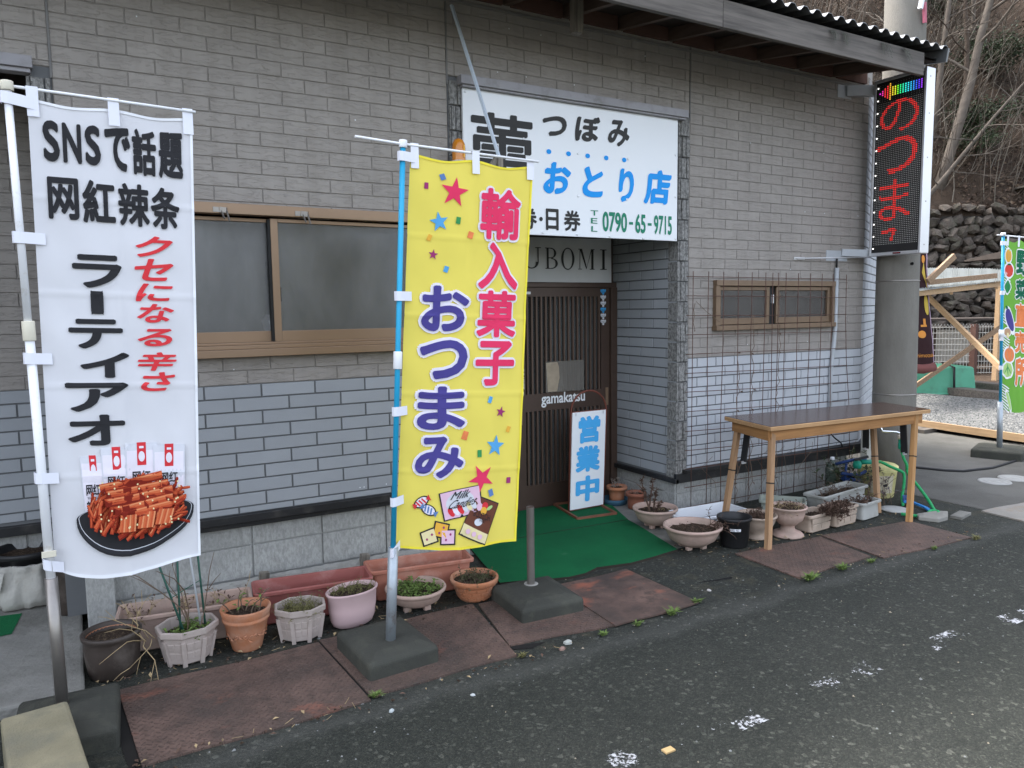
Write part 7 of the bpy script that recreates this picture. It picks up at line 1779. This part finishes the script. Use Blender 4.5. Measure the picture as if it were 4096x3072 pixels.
for k, (_, _, (s, z, ww, hh)) in enumerate(recs2):
    me = rd.choice(smesh); p_ = wall_pt(s, z)
    if k < 300:
        o = link('stone', me, sw_, tuple(p_)); o.scale = (ww*1.3, .40, hh*1.35); o.rotation_euler = (rd.uniform(-.3, .3), rd.uniform(-.7, .7), radians(-30)+rd.uniform(-.2, .2))
    else:
        mt = Matrix.Translation(p_) @ Matrix.Rotation(radians(-30)+rd.uniform(-.2, .2), 4, 'Z') @ Matrix.Rotation(rd.uniform(-.3, .3), 4, 'Y') @ Matrix.Diagonal((ww*1.3, .40, hh*1.35, 1))
        rest.add([tuple(mt @ v.co) for v in me.vertices], [tuple(p.vertices) for p in me.polygons])
if rest.v: rest.build('stones_beyond', 'stone', sw_, kind='stuff')
# little shed roof above the wall
sh_ = thing('hut', 'low weathered hut roof on top of the stone wall at the right edge', 'hut', tuple(wall_pt(15.25, 4.2)+HB*1.0), radians(-30))
q = MB(); q.box(-.7, 1.6, -.5, .6, 0, .55); q.build('wall', 'bark_dk', sh_); q = MB(); q.bar((-1.0, -.1, .62), (1.9, -.1, .74), 1.6, .05); q.build('roof', 'oldwood', sh_); q = MB(); q.box(.0, 1.2, -.52, -.505, .05, .45); q.build('panel', mat('pale hut panel', (.20, .195, .18), .8), sh_)
# ---- trees on the slope
def tree(name, label, base, dirv, H, r0, seed, m='bark', nb=9, spread=.55, depth=2, first=.3):
    rd = random.Random(seed); t = thing(name, label, 'tree', tuple(base), 0, 'bare trees on the slope')
    tk = MB(); bm_ = MB(); d = Vector(dirv).normalized(); pts = [Vector((0, 0, 0))]; n = 9
    for k in range(n):
        d = (d+Vector((rd.uniform(-.06, .06), rd.uniform(-.06, .06), rd.uniform(-.02, .05)))).normalized(); pts.append(pts[-1]+d*H/n)
    R = [r0*(1-.85*k/n) for k in range(n+1)]; tk.tube(pts, R, 9); tk.build('trunk', m, t)
    def br(p, d, L, r, lv):
        q = [p]; dd = d
        for k in range(5):
            dd = (dd+Vector((rd.uniform(-.25, .25), rd.uniform(-.25, .25), rd.uniform(-.16, .22)))).normalized(); q.append(q[-1]+dd*L/5)
            if lv > 0 and k > 0:
                for _ in range(2 if lv > 1 else 1):
                    e = (dd+Vector((rd.uniform(-1, 1), rd.uniform(-1, 1), rd.uniform(-.5, .6)))*.8).normalized(); br(q[-1], e, L*rd.uniform(.35, .6), r*.5, lv-1)
        bm_.tube(q, [r, r*.85, r*.7, r*.55, r*.4, r*.2], 5 if lv > 0 else 3, 0, False)
    for k in range(nb):
        f = first+(1-first)*k/nb; i_ = min(n-1, int(f*n)); p = pts[i_]+(pts[i_+1]-pts[i_])*(f*n-i_)
        a_ = rd.uniform(0, 2*pi); e = Vector((cos(a_)*.9-.2, sin(a_)*.6-.35, rd.uniform(-.1, spread))).normalized(); br(p, e, H*rd.uniform(.22, .42), R[i_]*.38, depth)
    bm_.build('branches', m, t); return t
hp = lambda s, d: hill_pt(s, d)-Vector((0, 0, .1))
tree('bare_tree', 'pale leaning tree trunk rising from beside the electronic sign up the slope', hp(12.0, 21.2), (.55, -.25, 1.55), 10.5, .16, 1, 'bark', 8, .6, 2, .35)
tree('bare_tree', 'slim pale upright tree just right of the utility pole on the slope', hp(12.55, 22.5), (.20, -.1, 1.5), 9.5, .10, 2, 'bark', 8, .5, 2)
tree('bare_tree', 'brown slender tree in the middle of the visible slope', hp(13.7, 23.0), (.12, -.05, 1.5), 8.5, .09, 3, 'bark_dk', 8, .5, 2)
tree('bare_tree', 'leaning tree at the right edge of the photo above the stone wall', hp(15.05, 21.6), (.35, -.15, 1.5), 9.0, .14, 4, 'bark', 7, .5, 2, .4)
tree('bare_tree', 'crooked small tree growing from the top of the stone wall', hp(14.3, 20.9), (.28, -.1, .9), 4.0, .055, 5, 'bark', 8, .4, 2, .2)
tree('bare_tree', 'low spreading tree whose bare branches reach out above the gravel', hp(11.3, 20.8), (.5, -.5, .9), 5.5, .07, 6, 'bark', 10, .1, 2, .15)
tree('bare_tree', 'bare tree high on the slope behind the corrugated roof edge', hp(9.6, 24.0), (.10, -.15, 1.5), 8.0, .09, 8, 'bark_dk', 10, .5, 2)
tree('bare_tree', 'second bare tree high behind the roof edge, nearer the utility pole', hp(10.9, 25.0), (-.1, -.15, 1.5), 8.0, .09, 9, 'bark_dk', 10, .5, 2)
tree('bare_tree', 'thin tree forking at the upper right corner of the photo', hp(15.4, 25.5), (-.15, -.1, 1.5), 7.0, .07, 10, 'bark', 10, .6, 2)
tree('bare_tree', 'tall bare tree highest on the slope between the other trunks', hp(13.2, 26.5), (.05, -.1, 1.5), 8.0, .09, 13, 'bark_dk', 10, .6, 2)
def shrub(name, label, base, R, n, seed, m='leafy', ll=.16, flat_=.8, lean=(0, 0, 0)):
    rd = random.Random(seed); t = thing(name, label, 'shrub', tuple(base), 0, 'evergreen shrubs on the slope'); lf_ = MB(); stm = MB(); tips = []
    for k in range(16):
        a_ = rd.uniform(0, 2*pi); e = Vector((cos(a_), sin(a_), rd.uniform(.1, 1.4))).normalized()*R*rd.uniform(.5, 1.0)+Vector(lean)*R; e.z *= flat_
        mid = e*.5+Vector((rd.uniform(-.2, .2), rd.uniform(-.2, .2), .1))*R; stm.tube([(0, 0, 0), mid, e], [.03*R, .02*R, .008*R], 5, 0, False); tips += [(mid, .45), (e, .42), (e*.8, .4)]
    for _ in range(n):
        c, w_ = rd.choice(tips); p = c+Vector((rd.gauss(0, 1), rd.gauss(0, 1), rd.gauss(0, .7)))*R*w_*.42
        lf_.leaf(p, (rd.uniform(-1, 1), rd.uniform(-1, .4), rd.uniform(-.8, .5)), (rd.uniform(-.5, .5), -.5, 1), ll*rd.uniform(.6, 1.2), ll*.34, rd.choice((0, 0, 1)))
    stm.build('stems', 'bark_dk', t); lf_.build('crown', [m, 'leafy2' if m == 'leafy' else 'leafy'], t); return t
shrub('evergreen_shrub', 'glossy evergreen shrub left of the leaning right edge tree', hp(14.1, 22.6)+Vector((0, 0, .5)), 1.2, 1500, 1)
shrub('evergreen_shrub', 'large dark evergreen mass at the upper right of the slope', hp(15.2, 24.2)+Vector((0, 0, .5)), 1.7, 2200, 2)
shrub('evergreen_shrub', 'low evergreen shrub close above the stone wall', hp(13.2, 21.5)+Vector((0, 0, .4)), .85, 900, 3, 'leafy2', .14)
shrub('evergreen_shrub', 'evergreen foliage filling the top right corner of the photo', hp(15.6, 27.5)+Vector((0, 0, .4)), 1.9, 1900, 4)
shrub('evergreen_shrub', 'dull evergreen shrub in the shade between the two leaning trees', hp(12.9, 25.2)+Vector((0, 0, .3)), 1.1, 800, 5)
# thicket of thin bare saplings and hanging twigs on the slope
rd = random.Random(5); tk = MB()
for _ in range(420):
    s_, d_ = rd.uniform(8.5, 16.5), rd.uniform(20.7, 30); q = hill_pt(s_, d_); L = rd.uniform(1.2, 4.0)
    d = Vector((rd.uniform(-.45, .45), rd.uniform(-.6, .1), 1)).normalized(); pts = [q]
    for k in range(6):
        d = (d+Vector((rd.uniform(-.3, .3), rd.uniform(-.25, .2), rd.uniform(-.25, .12)))*.7).normalized(); pts.append(pts[-1]+d*L/6)
        if k > 1:
            e = (d+Vector((rd.uniform(-1, 1), rd.uniform(-.8, .4), rd.uniform(-.5, .4)))).normalized(); l2 = L*rd.uniform(.12, .3)
            tk.tube([pts[-1], pts[-1]+e*l2*.5, pts[-1]+e*l2+Vector((rd.uniform(-.1, .1), 0, rd.uniform(-.15, .05)))], [.008, .006, .003], 3, 0 if rd.random() < .5 else 1, False)
    r0 = rd.uniform(.008, .02); tk.tube(pts, [r0*(1-.13*k) for k in range(7)], 4, 0 if rd.random() < .45 else 1, False)
tk.build('bare_thicket', [mat('pale thin twig', (.17, .15, .125), .9, .25, 9), mat('dark thin twig', (.07, .056, .044), .9, .25, 9)], kind='stuff')
bpy.data.objects.remove(_txo)
